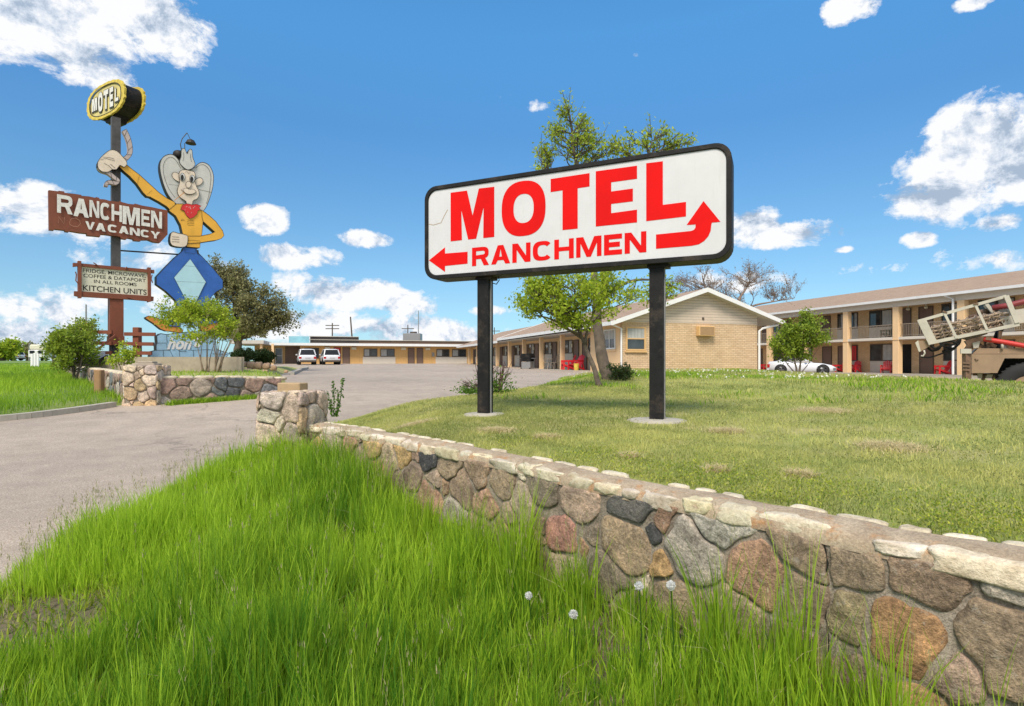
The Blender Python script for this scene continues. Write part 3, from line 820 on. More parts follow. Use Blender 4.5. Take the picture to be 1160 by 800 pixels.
# rear face, top bed and ends close the mortar body
mbM2 = MB(); rr = random.Random(3)
ss = np.arange(0.2, WLEN+0.001, 0.06)
for i in range(len(ss)-1):
    pass
mbM.build('mortar', M['mortar'], w_root, smooth=True, world=True)
n = len(ss); vs = []; fs = []
prof = [(0.012, WTOP-0.07), (0.010, WTOP-0.03), (-0.015, WTOP-0.012), (-0.06, WTOP+0.002), (-0.12, WTOP+0.006), (-0.17, WTOP-0.004), (-WT, WTOP-0.02), (-WT-0.01, 0.3)]
for i, s in enumerate(ss):
    for j, (dd_, h) in enumerate(prof):
        nz = (float(fbm(s*5, j*.8, 4))-.45)*(0.035 if 0 < j < 7 else 0)
        vs.append(wall_fn(s, h+nz*0.8, dd_+nz*.3))
m = len(prof)
for i in range(n-1):
    for j in range(m-1): fs.append((i*m+j, (i+1)*m+j, (i+1)*m+j+1, i*m+j+1))
mesh_obj('coping', np.array(vs), fs, M['coping'], w_root, smooth=True, world=True)
def limestone():
    m, nt, b, o = new_mat('limestone')
    pos = geopos(nt); n1 = noise(nt, 9, 6, 0.7, pos); n2 = noise(nt, 60, 4, 0.75, pos); n3 = noise(nt, 13, 6, 0.7, pos)
    c = ramp(nt, n1, [(0.3, (0.42, 0.35, 0.25)), (0.55, (0.68, 0.62, 0.50)), (0.75, (0.78, 0.74, 0.66))])
    at = N(nt, 'ShaderNodeAttribute', attribute_name='col')
    c = mixc(nt, 1.0, c, at.outputs['Color'], 'MULTIPLY')
    c = mixc(nt, ramp(nt, n3, [(0.60, 0.0), (0.70, 0.55)]), c, (0.48, 0.26, 0.10))
    c = mixc(nt, 1.0, c, ramp(nt, n2, [(0.35, (0.8,)*3), (0.6, (1.08,)*3)]), 'MULTIPLY')
    L(nt, c, b.inputs['Base Color']); b.inputs['Roughness'].default_value = 0.9
    bump(nt, b, math_(nt, 'ADD', n1, math_(nt, 'MULTIPLY', n2, 0.3)), 0.9, 0.02)
    return m
M['limestone'] = limestone()
mbC = MB(); s = 0.25; k = 0
while s < WLEN-0.05:
    l = rr.uniform(0.12, 0.28)
    if abs(s+l/2-S_CRACK) < l/2 + 0.02: s = max(s, S_CRACK-0.0); 
    x0, y0 = wall_xy(s); x1, y1 = wall_xy(min(s+l, WLEN)); t = Vector((float(x1-x0), float(y1-y0), 0)).normalized()
    hz = rr.uniform(0.020, 0.034)
    c = Vector(wall_fn(s+l/2, WTOP-0.022-hz*0.5+rr.uniform(-.010, .010), -0.018+rr.uniform(-.014, .012)))
    g = rr.uniform(0.8, 1.12)
    rock(mbC, c, t*(l/2-rr.uniform(0.003, .012)), wn*rr.uniform(.035, .05), Vector((0, 0, hz*1.1)), 100+k, (g, g*rr.uniform(.93, 1), g*rr.uniform(.8, 1)), e=0.36, rough=0.22, nu=24, nv=12)
    s += l; k += 1
s = 0.3
while s < WLEN-0.1:
    l = rr.uniform(0.12, 0.25)
    if rr.random() < 0.78:
        x0, y0 = wall_xy(s); x1, y1 = wall_xy(s+l); t = Vector((float(x1-x0), float(y1-y0), 0)).normalized()
        c = Vector(wall_fn(s+l/2, WTOP-0.012, -WT+0.02)); g = rr.uniform(.85, 1.1)
        rock(mbC, c, t*(l/2-0.015), wn*0.03, Vector((0, 0, .019)), 400+k, (g, g*.98, g*.9), e=0.5, rough=0.12)
    s += l; k += 1
mbC.build('coping_stones', M['limestone'], w_root, smooth=True, world=True)
# the settlement crack by the right end
mbK = MB(); pf = []; pb = []; x = 0; h = WTOP-0.055
while h > 0.35:
    wv = 0.0012+0.0022*abs(math.sin(h*9)); jx = 0.030*(float(fbm(h*14, 2.2, 4))-.45)*2
    pf.append((S_CRACK+jx-wv, h)); pb.append((S_CRACK+jx+wv, h)); h -= 0.02
vs = [wall_fn(a, b, 0.010) for a, b in pf]+[wall_fn(a, b, 0.010) for a, b in pb]; q = len(pf)
mbK.add(vs, [(i, i+1, q+i+1, q+i) for i in range(q-1)])
mbK.build('crack', M['dark_in'], w_root, world=True)

def flat_fn(P, Q, H=None):
    P = Vector((P[0], P[1], 0)); Q = Vector((Q[0], Q[1], 0)); t = (Q-P).normalized(); n_ = Vector((t.y, -t.x, 0))
    if n_.dot(-P) < 0: n_ = -n_
    def fn(s, h, d):
        p = P+t*s+n_*d; return (p.x, p.y, h)
    return fn, (Q-P).length, t, n_

def pier(cx, cy, rz, w, z0, z1, seed, label, cap=True, cell=0.21):
    root = empty('stone_pier', (cx, cy, z0), rz, label, 'stone pier')
    mS = MB(); mM = MB()
    for q in range(4):
        a = q*math.pi/2; ca, sa = math.cos(a), math.sin(a)
        def fn(s, h, d, ca=ca, sa=sa):
            x, y = s-w/2, -w/2-d
            return (x*ca-y*sa, x*sa+y*ca, h)
        stones_on(fn, -0.015, w+0.015, 0, z1-z0, cell, PAL_PIER, seed+q, mS, mM, gap=0.016, bulge=0.04, aspect=1.05, fine=20)
    for i in range(3):
        for j in range(3):
            g = random.Random(seed+i*3+j)
            rock(mS, ((i-1)*w/3, (j-1)*w/3, z1-z0-0.035+g.uniform(-.01, .01)), Vector((w/5.6, 0, 0)), Vector((0, w/5.6, 0)), Vector((0, 0, .05)), seed+i*3+j, pick(PAL_PIER, g), e=.5, rough=.1, nu=12, nv=6)
    mS.build('stonework', M['stone'], root, smooth=True)
    mM.build('mortar', M['mortar'], root, smooth=True)
    mb = MB(); 
    if cap: mb.bbox(-w*.30, w*.30, -w*.17, w*.17, z1-z0-0.01, z1-z0+0.085, 0.008)
    else: mb.bbox(-w*.38, w*.34, -w*.3, w*.3, z1-z0, z1-z0+0.05, 0.01); mb.bbox(-w*.26, w*.24, -w*.2, w*.2, z1-z0+.05, z1-z0+0.09, 0.01)
    mb.build('cap_block', M['cap_tan'] if cap else M['concrete'], root)
    return root
pier(-2.16, 5.60, R(-14), 0.42, 0.3, 1.31, 31, 'squat tan stone pier with a tan block on top, nearest the camera')
pier(-7.72, 12.05, R(8), 0.60, 0.62, 1.52, 52, 'squarish pale stone pier with flat grey cap across the driveway', cap=False)

def far_wall(pts, ztops, zb, label, seed, cell=0.30):
    c = pts[len(pts)//2]
    root = empty('stone_wall', (c[0], c[1], zb), 0, label, 'stone wall')
    mS = MB(); mM = MB(); mC = MB()
    for i in range(len(pts)-1):
        fn, ln, t, n_ = flat_fn(pts[i], pts[i+1])
        zt = min(ztops[i], ztops[i+1]); za = ztops[i]; zb2 = ztops[i+1]
        def f2(s, h, d, fn=fn, ln=ln, za=za, zb2=zb2, zt=zt):
            k = (h-zb)/(zt-zb); top = za+(zb2-za)*min(1, max(0, s/ln))
            return fn(s, zb+k*(top-zb), d)
        stones_on(f2, 0, ln, zb, zt, cell, PAL_FAR, seed+i*7, mS, mM, gap=0.02, bulge=0.04, fine=14, mortar_step=0.25)
        a = Vector((*pts[i], 0)); b = Vector((*pts[i+1], 0)); th = 0.26
        fr = [a+Vector((0, 0, za-.02)), b+Vector((0, 0, zb2-.02)), b+Vector((0, 0, zb)), a+Vector((0, 0, zb))]
        mM.prism([v-n_*0.004 for v in fr], -n_*th)
        s = 0; r_ = random.Random(seed)
        while s < ln:
            l = r_.uniform(.2, .4); zz = za+(zb2-za)*min(1, (s+l/2)/ln); g = r_.uniform(.8, 1.05)
            rock(mC, Vector(fn(min(s+l/2, ln), zz, -.12)), t*(l/2-.01), n_*.15, Vector((0, 0, .045)), int(s*100)+seed, (g, g*.97, g*.9), e=.5, rough=.1, nu=10, nv=6)
            s += l
    mS.build('stonework', M['stone'], root, smooth=True, world=True); mM.build('mortar', M['mortar'], root, world=True)
    mC.build('coping_stones', M['limestone'], root, smooth=True, world=True)
    return root
far_wall([(-7.42, 11.95), (-6.4, 12.75), (-5.5, 13.55)], [1.26, 1.25, 1.20], 0.55, 'low wall of brown and dark stones running right from the far pier behind the driveway', 70)
far_wall([(-8.05, 12.15), (-9.8, 14.1), (-11.7, 16.1), (-14.6, 19.2), (-26, 33)], [1.30, 1.32, 1.36, 1.40, 1.52], 0.7, 'rough low stone wall running back left from the far pier beside the long grass', 90, 0.3)

# ------------------------------------------------------------------ grass
M['grass_tall'] = leafmat('grass_tall', (0.04, 0.14, 0.008), (0.40, 0.58, 0.04), 0.42)
M['grass_lawn'] = leafmat('grass_lawn', (0.11, 0.16, 0.03), (0.54, 0.53, 0.17), 0.3)
M['dry'] = leafmat('dry_grass', (0.46, 0.38, 0.19), (0.74, 0.64, 0.38), 0.3)
M['creep'] = leafmat('creeping_weed', (0.09, 0.12, 0.03), (0.50, 0.50, 0.16), 0.3)
M['weed_yellow'] = leafmat('weed_yellow', (0.10, 0.19, 0.02), (0.46, 0.48, 0.06), 0.3)
M['seed'] = leafmat('seed_head', (0.20, 0.22, 0.08), (0.42, 0.38, 0.20), 0.2)
def rotvec(n, rs): a = rs.rand(n)*2*math.pi; return np.cos(a), np.sin(a)
def blades(name, x, y, z, h, w, lean, mat, rs, seg=3, c=None, ang=None):
    n = len(x); ca, sa = rotvec(n, rs); la, ls = rotvec(n, rs)
    if ang is not None: la, ls = np.cos(ang), np.sin(ang)
    ln = lean*h*rs.rand(n)
    c = rs.rand(n) if c is None else c
    rows = []
    for k in range(seg+1):
        t = k/seg; ww = w*(1-t)**0.7*(0.75+0.5*t) if k < seg else w*0
        px = x+la*ln*t*t; py = y+ls*ln*t*t; pz = z+h*t*(1-0.12*t*lean)
        if k < seg:
            rows.append(np.stack([px-ca*ww/2, py-sa*ww/2, pz], -1)); rows.append(np.stack([px+ca*ww/2, py+sa*ww/2, pz], -1))
        else: rows.append(np.stack([px, py, pz], -1))
    m = len(rows); V = np.stack(rows, 1).reshape(-1, 3)
    b = (np.arange(n)*m)[:, None]
    tri = []
    for k in range(seg-1): tri += [b+np.array([[2*k, 2*k+1, 2*k+3]]), b+np.array([[2*k, 2*k+3, 2*k+2]])]
    tri.append(b+np.array([[2*(seg-1), 2*(seg-1)+1, 2*seg]]))
    Fc = np.concatenate(tri, 0)
    cc_ = np.repeat(np.stack([c, c, c], -1), m, 0)
    o = mesh_obj(name, V, Fc, mat, col=cc_, smooth=False)
    return tag(o, kind='stuff')

rs = np.random.RandomState(2)
def tall():
    def dwall(x, y): return -((x-np.interp(y, WD[::1, 1], WD[:, 0]))*wn.x)
    n = 38000
    x = rs.uniform(-4.0, 3.0, n); y = rs.uniform(0.9, 6.2, n)
    d = poly_sd(x, y, VERGE); dw = dwall(x, y)
    k = (np.abs(x) < 0.93*y+0.5) & (d > 0.02) & (dw > 0.04)
    x, y, d, dw = x[k], y[k], d[k], dw[k]
    den = (0.25+1.0*fbm(x*1.6, y*1.6, 3))*(0.45+0.75*sstep((fbm(x*5+3, y*5, 2)-.22)/.3))
    bare = sstep((np.hypot((x+2.45)/0.75, (y-2.62)/0.55)-0.45)/0.8)
    right = sstep((x+0.2)/0.6); near = np.clip((dw-0.02)/0.45, 0, 1)
    clump = sstep((fbm(x*3.1+7, y*3.1, 3)-0.38)/0.14)
    tall_ = np.zeros(len(x))
    for cx_, cy_, sx_, sy_ in ((.34, 2.80, .12, .16), (.05, 3.1, .12, .14), (-.25, 3.4, .10, .14), (-.55, 3.75, .2, .18), (1.0, 2.0, .07, .10), (1.17, 1.80, .07, .10), (.80, 2.2, .06, .08), (1.35, 1.62, .06, .08), (-1.0, 4.25, .25, .2), (-1.35, 4.7, .25, .2)):
        tall_ = np.maximum(tall_, np.exp(-((x-cx_)/sx_)**2-((y-cy_)/sy_)**2))
    den *= bare*np.maximum(.95*tall_, 1-right*(1-near)*(1-0.8*clump))*(1+.5*tall_)*(1-right*0.3*(1-clump))
    k = rs.rand(len(x)) < den
    x, y, d, dw, bare, right, clump, tall_ = x[k], y[k], d[k], dw[k], bare[k], right[k], clump[k], tall_[k]
    hn = fbm(x*1.3+4, y*1.3, 3)
    H = (0.15+0.42*hn)*rs.uniform(0.6, 1.15, len(x))*(0.45+0.55*bare)*(0.6+0.4*sstep(d/0.5))*(1+0.5*right*clump*np.exp(-((dw-.2)/.2)**2))
    H *= (1-.42*right)*(1+.8*tall_*right+.75*tall_)
    H *= 1-.25*sstep((fbm(x*2.4+11, y*2.4, 3)-.42)/.15)
    C = np.clip(0.10+0.85*rs.rand(len(x))**1.1+2.0*(fbm(x*0.9, y*0.9, 3)-0.42), 0, 1)
    m = 15
    bx = np.repeat(x, m)+rs.normal(0, .022, len(x)*m); by_ = np.repeat(y, m)+rs.normal(0, .022, len(x)*m)
    ang = np.arctan2(by_-np.repeat(y, m), bx-np.repeat(x, m))+rs.normal(0, .5, len(bx))
    h = np.repeat(H, m)*rs.uniform(.45, 1.08, len(bx)); w = rs.uniform(.0042, .0105, len(bx))*(0.8+.4*np.repeat(rs.rand(len(x)), m))
    c = np.clip(np.repeat(C, m)+rs.normal(0, .16, len(bx)), 0, 1)
    k = (dwall(bx, by_) > .015)
    bx, by_, ang, h, w, c = bx[k], by_[k], ang[k], h[k], w[k], c[k]
    blades('tall_grass', bx, by_, ZV(bx, by_)-0.02, h, w, 0.34, M['grass_tall'], rs, 4, c, ang)
    # dead straw among the green
    j = rs.rand(len(bx)) < .035
    blades('straw', bx[j], by_[j], ZV(bx[j], by_[j])-.01, h[j]*rs.uniform(.3, .9, j.sum()), np.full(j.sum(), .004), 1.6, M['dry'], rs, 3)
    # short undergrowth and broad leaves
    n = 60000; ux = rs.uniform(-3.3, 2.6, n); uy = rs.uniform(1.2, 5.9, n)
    k = (poly_sd(ux, uy, VERGE) > .0) & (np.abs(ux) < .93*uy+.3) & (dwall(ux, uy) > .03) & (rs.rand(n) < .3+fbm(ux*4, uy*4, 2)); ux, uy = ux[k], uy[k]
    blades('undergrowth', ux, uy, ZV(ux, uy)-.005, rs.uniform(.03, .11, len(ux)), rs.uniform(.004, .014, len(ux)), 1.3, M['weed_yellow'], rs, 2, rs.rand(len(ux))*.7)
    # flowering stalks with seed heads, mostly along the driveway edge
    j = rs.rand(len(x)) < np.where(d < 0.5, 0.32, 0.03)
    xs, ys, hs = x[j], y[j], H[j]+0.10
    zz = ZV(xs, ys)
    blades('seed_stalks', xs, ys, zz, hs, np.full(len(xs), 0.003), 0.15, M['seed'], rs, 3)
    q = 9
    xs2 = np.repeat(xs, q)+rs.normal(0, .005, len(xs)*q); ys2 = np.repeat(ys, q)+rs.normal(0, .005, len(xs)*q)
    zz2 = np.repeat(zz+hs*0.80, q)+rs.uniform(0, .07, len(xs)*q)
    blades('seed_heads', xs2, ys2, zz2, np.full(len(xs2), 0.020), np.full(len(xs2), 0.004), 0.5, M['seed'], rs, 2)
    return len(x)
NG = tall()
def lawn_grass():
    # short turf, denser near the camera
    xs, ys, cs, hs, ws = [], [], [], [], []
    for (s0, s1, t0, t1, n, hh, ww) in [(0, 13, .2, 2.0, 120000, .032, .0045), (0, 12, 2.0, 6, 90000, .036, .006), (-2, 18, 6, 14, 70000, .045, .012), (-3, 20, 14, 28, 40000, .06, .025)]:
        s = rs.uniform(s0, s1, n); t = rs.uniform(t0, t1, n)
        x, y = wall_xy(s); x = x+wn.x*t; y = y+wn.y*t
        k = (poly_sd(x, y, LAWN_EDGE) > 0.15) & (np.abs(x) < 0.95*y+.3)
        k &= rs.rand(n) < 0.35+1.2*fbm(x*1.1, y*1.1, 3)
        k &= ~((np.hypot(x+.4, y-6.3) < .24) | (np.hypot(x-1.37, y-5.53) < .28))
        x, y = x[k], y[k]
        xs.append(x); ys.append(y); hs.append(hh*rs.uniform(.6, 1.5, len(x))*(.5+1.3*fbm(x*5, y*5, 2))); ws.append(ww*rs.uniform(.7, 1.3, len(x)))
    x = np.concatenate(xs); y = np.concatenate(ys); h = np.concatenate(hs); w = np.concatenate(ws)
    far = sstep((y-9)/8)
    c = np.clip(0.10+0.75*rs.rand(len(x))*1.0+1.8*(fbm(x*0.9+3, y*0.9, 4)-0.45)+1.6*(fbm(x*5, y*5, 2)-.38), 0, 1)
    blades('lawn_grass', x, y, ZL(x, y)-0.004, h, w, 0.9, M['grass_lawn'], rs, 2, c)
    n = 150000; s = rs.uniform(0, 12, n); t = .25+rs.rand(n)**1.4*8
    x, y = wall_xy(s); x = x+wn.x*t; y = y+wn.y*t
    k = (poly_sd(x, y, LAWN_EDGE) > .2) & (np.abs(x) < .95*y+.3) & (rs.rand(n) < sstep((fbm(x*4+1, y*4, 3)-.30)/.22)); x, y, t = x[k], y[k], t[k]
    h = .012+.05*fbm(x*4+1, y*4, 3)
    blades('creeping_weeds', x, y, ZL(x, y)+h*rs.uniform(-.2, .7, len(x)), np.full(len(x), .012), .006+.0012*t, 2.2, M['creep'], rs, 2, np.clip(rs.rand(len(x))*.7+1.6*(fbm(x*1.3, y*1.3, 3)-.4), 0, 1))
    # leafy yellow-green weeds behind the coping and in scattered mats
    n = 60000
    s = rs.uniform(0, 7.5, n); t = 0.2+np.abs(rs.normal(0, .42, n))
    x, y = wall_xy(s); x = x+wn.x*t; y = y+wn.y*t
    k = rs.rand(n) < sstep((fbm(x*2.2+3, y*2.2, 3)-0.3)/.25)*np.clip(1.25-s/6.5, 0.0, 1)
    x, y, t = x[k], y[k], t[k]
    h = (0.02+0.065*fbm(x*3, y*3, 2))*rs.uniform(.5, 1.2, len(x))
    z = ZL(x, y)+h*rs.uniform(0.1, 1, len(x))
    blades('low_weeds', x, y, z, np.full(len(x), .012), rs.uniform(.006, .011, len(x)), 1.8, M['weed_yellow'], rs, 2)
    DRY = [(905, 533, .10), (812, 528, .08), (713, 513, .08), (560, 485, .22), (620, 492, .15), (822, 488, .2), (470, 470, .3), (1010, 505, .3), (930, 470, .4)]
    xs = []; ys = []
    for px_, py_, r_ in DRY:
        Yd = .58*F/(py_-410); q = int(1300*r_/.2)
        xs.append((px_-580)/F*Yd+rs.normal(0, r_*.34, q)); ys.append(Yd+rs.normal(0, r_*.3, q))
    x = np.concatenate(xs); y = np.concatenate(ys)
    blades('dry_grass', x, y, ZL(x, y), rs.uniform(.02, .06, len(x)), np.full(len(x), .006), 2.2, M['dry'], rs, 2)
    # green patches further out
    n = 50000
    x = rs.uniform(-3, 12, n); y = rs.uniform(7, 30, n)
    k = (poly_sd(x, y, LAWN_EDGE) > .3) & (rs.rand(n) < sstep((fbm(x*.6+8, y*.35, 3)-.42)/.15))
    x, y = x[k], y[k]
    blades('green_turf', x, y, ZL(x, y), rs.uniform(.05, .11, len(x)), rs.uniform(.012, .03, len(x)), 0.8, M['grass_tall'], rs, 2)
    return 0
lawn_grass()
def field_grass():
    n = 110000
    y = 7+rs.rand(n)**1.5*42; x = rs.uniform(-1, 0, n)*(0.95*y+1)
    k = (poly_sd(x, y, FIELD) > 0.12)
    x, y = x[k], y[k]
    h = (0.08+0.42*fbm(x*.5, y*.5, 3))*rs.uniform(.5, 1.1, len(x))*np.clip(1.15-(y-9)/40, .35, 1)
    w = 0.006+0.0008*y
    c = np.clip(rs.rand(len(x))*.7+1.5*(fbm(x*.35+2, y*.35, 3)-.32), 0, 1)
    blades('field_grass', x, y, ZF(x, y)-.02, h, w, .6, M['grass_tall'], rs, 2, c)
    n = 26000
    x = rs.uniform(-26, -5.4, n); y = rs.uniform(12.1, 42, n)
    k = (poly_sd(x, y, BED) > .18)
    k &= ~((y > 19.4) & (x < -9))
    x, y = x[k], y[k]
    h = 0.14*rs.uniform(.3, 1.2, len(x))*(0.4+fbm(x, y, 2))
    blades('bed_grass', x, y, ZB(x, y)-.01, h, np.full(len(x), .02), .6, M['grass_tall'], rs, 2, np.clip(.3+.6*rs.rand(len(x)), 0, 1))
    # fringe where wall foot meets the drive
    n = 5000; t = rs.rand(n); x = -7.3+1.9*t+rs.normal(0, .05, n)+.04; y = 11.75+1.7*t+rs.normal(0, .07, n)-.05
    k = rs.rand(n) < sstep((fbm(t*7, t*0, 2)-.25)/.2); x, y = x[k], y[k]
    blades('wall_foot_grass', x, y, G(x, y)-.01, rs.uniform(.03, .16, len(x)), np.full(len(x), .014), .8, M['grass_tall'], rs, 2)
field_grass()
# ------------------------------------------------------------------ lettering
def text_tris(s, offset=0.0, shear=0.0, spacing=1.0, tight=False):
    cu = bpy.data.curves.new('lettering', 'FONT'); cu.body = s; cu.size = 1; cu.offset = offset; cu.shear = shear
    cu.space_character = spacing; cu.resolution_u = 4; cu.fill_mode = 'FRONT'
    o = bpy.data.objects.new('lettering', cu); COL.objects.link(o)
    dg = bpy.context.evaluated_depsgraph_get(); me = bpy.data.meshes.new_from_object(o.evaluated_get(dg))
    V = [(v.co.x, v.co.y) for v in me.vertices]; Fs = [tuple(p.vertices) for p in me.polygons]
    bpy.data.objects.remove(o); bpy.data.curves.remove(cu); bpy.data.meshes.remove(me)
    return V, Fs
def text_on(pl, s, u0, u1, z0, z1, off, mat, parent, name='lettering_print', offset=0.02, shear=0.0, spacing=1.0, bold=None, jitter=0, thick=0.003, flip=None):
    """lettering filling the rectangle u0..u1, z0..z1 of plane pl"""
    V, Fs = text_tris(s, offset, shear, spacing)
    xs = [v[0] for v in V]; ys = [v[1] for v in V]
    ax, bx, ay_, by = min(xs), max(xs), min(ys), max(ys)
    vs = [pl.w(u0+(u1-u0)*(v[0]-ax)/(bx-ax), z0+(z1-z0)*(v[1]-ay_)/(by-ay_), off) for v in V]
    vs2 = vs; o = mesh_obj(name, np.array([tuple(v) for v in vs2]), Fs, mat, parent, world=True)
    return o
def glyph(ch, t=0.2):
    """block capitals in a unit box: list of loops (outer, holes)"""
    h = t*0.85
    def arc(cx, cy, rx, ry, a0, a1, n=8, e=0.75):
        out = []
        for k in range(n+1):
            a = R(a0+(a1-a0)*k/n); c, q = math.cos(a), math.sin(a)
            out.append((cx+rx*math.copysign(abs(c)**e, c), cy+ry*math.copysign(abs(q)**e, q)))
        return out
    if ch == 'M': return [[(0,0),(t*.9,0),(t*.9,.68),(.5-t*.42,0),(.5+t*.42,0),(1-t*.9,.68),(1-t*.9,0),(1,0),(1,1),(1-t*1.45,1),(.5,.34),(t*1.45,1),(0,1)]]
    if ch == 'E': return [[(0,0),(1,0),(1,h),(t,h),(t,.5-h/2),(.88,.5-h/2),(.88,.5+h/2),(t,.5+h/2),(t,1-h),(1,1-h),(1,1),(0,1)]]
    if ch == 'L': return [[(0,0),(1,0),(1,h),(t,h),(t,1),(0,1)]]
    if ch == 'T': return [[(.5-t/2,0),(.5+t/2,0),(.5+t/2,1-h),(1,1-h),(1,1),(0,1),(0,1-h),(.5-t/2,1-h)]]
    if ch == 'H': return [[(0,0),(t,0),(t,.5-h/2),(1-t,.5-h/2),(1-t,0),(1,0),(1,1),(1-t,1),(1-t,.5+h/2),(t,.5+h/2),(t,1),(0,1)]]
    if ch == 'N': return [[(0,0),(t,0),(t,.66),(1-t*1.25,0),(1,0),(1,1),(1-t,1),(1-t,.34),(t*1.25,1),(0,1)]]
    if ch == 'V': return [[(.5-t*.55,0),(.5+t*.55,0),(1,1),(1-t*1.1,1),(.5,.26),(t*1.1,1),(0,1)]]
    if ch == 'Y': return [[(.5-t*.5,0),(.5+t*.5,0),(.5+t*.5,.42),(1,1),(1-t*1.2,1),(.5,.6),(t*1.2,1),(0,1),(.5-t*.5,.42)]]
    if ch == 'A': return [[(0,0),(t*1.1,0),(t*1.1+.1,.2),(1-t*1.1-.1,.2),(1-t*1.1,0),(1,0),(.5+t*.65,1),(.5-t*.65,1)], [(t*1.1+.185,.2+h),(1-t*1.1-.185,.2+h),(.5,.80)]]
    if ch == 'R': return [[(0,0),(t,0),(t,.36),(.52,.36),(1-t*1.25,0),(1,0),(.78,.40)]+arc(.62,.69,.36,.31,-55,90,7)+[(0,1)], [(t,.36+h)]+arc(.60,.69,.36-t*.85,.31-h,-90,90,7)+[(t,1-h)]]
    if ch == 'C': return [arc(.5,.5,.5,.5,38,322,22,.7)+arc(.52,.5,.5-t,.5-h,322,38,18,.7)]
    if ch == 'O': return [arc(.5,.5,.5,.5,0,345,23,.75), arc(.5,.5,.5-t,.5-h,0,345,23,.75)]
def glyph_on(pl, ch, u0, u1, z0, z1, off, mat, parent, t=0.2, name='letter'):
    loops = glyph(ch, t); flat = [p for l in loops for p in l]
    tris = tessellate_polygon([[Vector((x, y, 0)) for x, y in l] for l in loops])
    vs = [pl.w(u0+(u1-u0)*x, z0+(z1-z0)*y, off) for x, y in flat]
    vb = [pl.w(u0+(u1-u0)*x, z0+(z1-z0)*y, off-.004) for x, y in flat]
    fs = []
    for a in tris:
        nn = (vs[a[1]]-vs[a[0]]).cross(vs[a[2]]-vs[a[0]])
        if nn.length < 1e-12: continue
        fs.append(tuple(a) if nn.dot(pl.N) > 0 else (a[0], a[2], a[1]))
    return mesh_obj(name, np.array([tuple(v) for v in vs]), fs, mat, parent, world=True)
def glyphs_on(pl, s_, u0, u1, z0, z1, off, mat, parent, t=0.2, gap=0.14):
    wd = {'M': 1.25, 'R': 1.0, 'A': 1.08, 'C': 1.02, 'E': .86, 'V': 1.0}
    ws = [wd.get(c, 1.0) for c in s_]; tot = sum(ws)+gap*(len(s_)-1); k = (u1-u0)/tot; u = u0
    for c, w_ in zip(s_, ws):
        glyph_on(pl, c, u, u+w_*k, z0, z1, off, mat, parent, t/w_); u += (w_+gap)*k
def poly_on(pl, pts, off, thick, name, mat, parent, conv=None):
    mb = MB()
    if conv: pts = [conv(*p) for p in pts]
    mb.prism([pl.p(x, y, off) for x, y in pts], -pl.N*thick)
    return mb.build(name, mat, parent, world=True)
def stroke_mb(mb, pl, pts, w, off, conv=None, closed=False):
    """thin painted line, width w photo pixels"""
    if conv: pts = [conv(*p) for p in pts]
    n = len(pts); L_, R_ = [], []
    for i in range(n):
        a = pts[(i-1) % n] if (closed or i > 0) else pts[i]; b = pts[(i+1) % n] if (closed or i < n-1) else pts[i]
        dx, dy = b[0]-a[0], b[1]-a[1]; l = math.hypot(dx, dy) or 1
        nx, ny = -dy/l*w/2, dx/l*w/2
        L_.append(pl.p(pts[i][0]+nx, pts[i][1]+ny, off)); R_.append(pl.p(pts[i][0]-nx, pts[i][1]-ny, off))
    vs = L_+R_; fs = []
    for i in range(n if closed else n-1):
        j = (i+1) % n; fs.append((i, j, n+j, n+i))
    mb.add(vs, fs)
def cv_(scale, ox, oy): return lambda x, y: (ox+x/scale, oy+y/scale)

# ------------------------------------------------------------------ the big MOTEL sign
SU = Vector((0.9065, -0.4222, 0))
sp = Plane((2.0, 5.19), SU)
ZL1 = lambda x, y: float(ZL(np.array([x]), np.array([y]))[0])
sg = empty('motel_sign', (0.5, 5.9, 1.0), 0, 'big white roadside sign on two black posts, red MOTEL lettering and two arrows', 'motel sign')
u0, u1 = sp.u(481), sp.u(829); zb, zt = 2.548, 3.620
def rrect(u0, u1, z0, z1, r, off, n=7):
    out = []
    for (cx, cz, a0) in ((u1-r, z1-r, 0), (u0+r, z1-r, 90), (u0+r, z0+r, 180), (u1-r, z0+r, 270)):
        for k in range(n): a = R(a0+90*k/(n-1)); out.append(sp.w(cx+r*math.cos(a), cz+r*math.sin(a), off))
    return out
DEPTH = 0.27
# frame: rounded ring with depth
mb = MB(); oF = rrect(u0, u1, zb, zt, .15, 0.0); oB = rrect(u0, u1, zb, zt, .15, -DEPTH)
e = 0.048; iF = rrect(u0+e, u1-e, zb+e, zt-e, .115, 0.0); iD = rrect(u0+e, u1-e, zb+e, zt-e, .115, -0.018)
oF2 = rrect(u0+.004, u1-.004, zb+.004, zt-.004, .147, 0.006); iF2 = rrect(u0+e-.006, u1-e+.006, zb+e-.006, zt-e+.006, .118, 0.006)
n = len(oF); rings = [oB, oF, oF2, iF2, iF, iD]
vs = [p for r_ in rings for p in r_]; fs = []
for k in range(len(rings)-1):
    for i in range(n):
        j = (i+1) % n; fs.append((k*n+i, k*n+j, (k+1)*n+j, (k+1)*n+i))
fs.append(tuple(range(n)))
mb.add(vs, fs); mb.build('frame', M['black_metal'], sg, world=True)
mb = MB(); f_ = rrect(u0+e+.001, u1-e-.001, zb+e+.001, zt-e-.001, .114, -0.010); mb.prism(f_, -sp.N*0.02); mb.build('sign_panel', M['sign_aged'], sg, world=True)
mb = MB(); stroke_mb(mb, sp, [cv_(2.974, 460, 140)(*p) for p in [(72, 338), (92, 342), (118, 334), (128, 312), (140, 290)]], .55, -.008); mb.build('panel_crack', M['cap_tan'], sg, world=True)
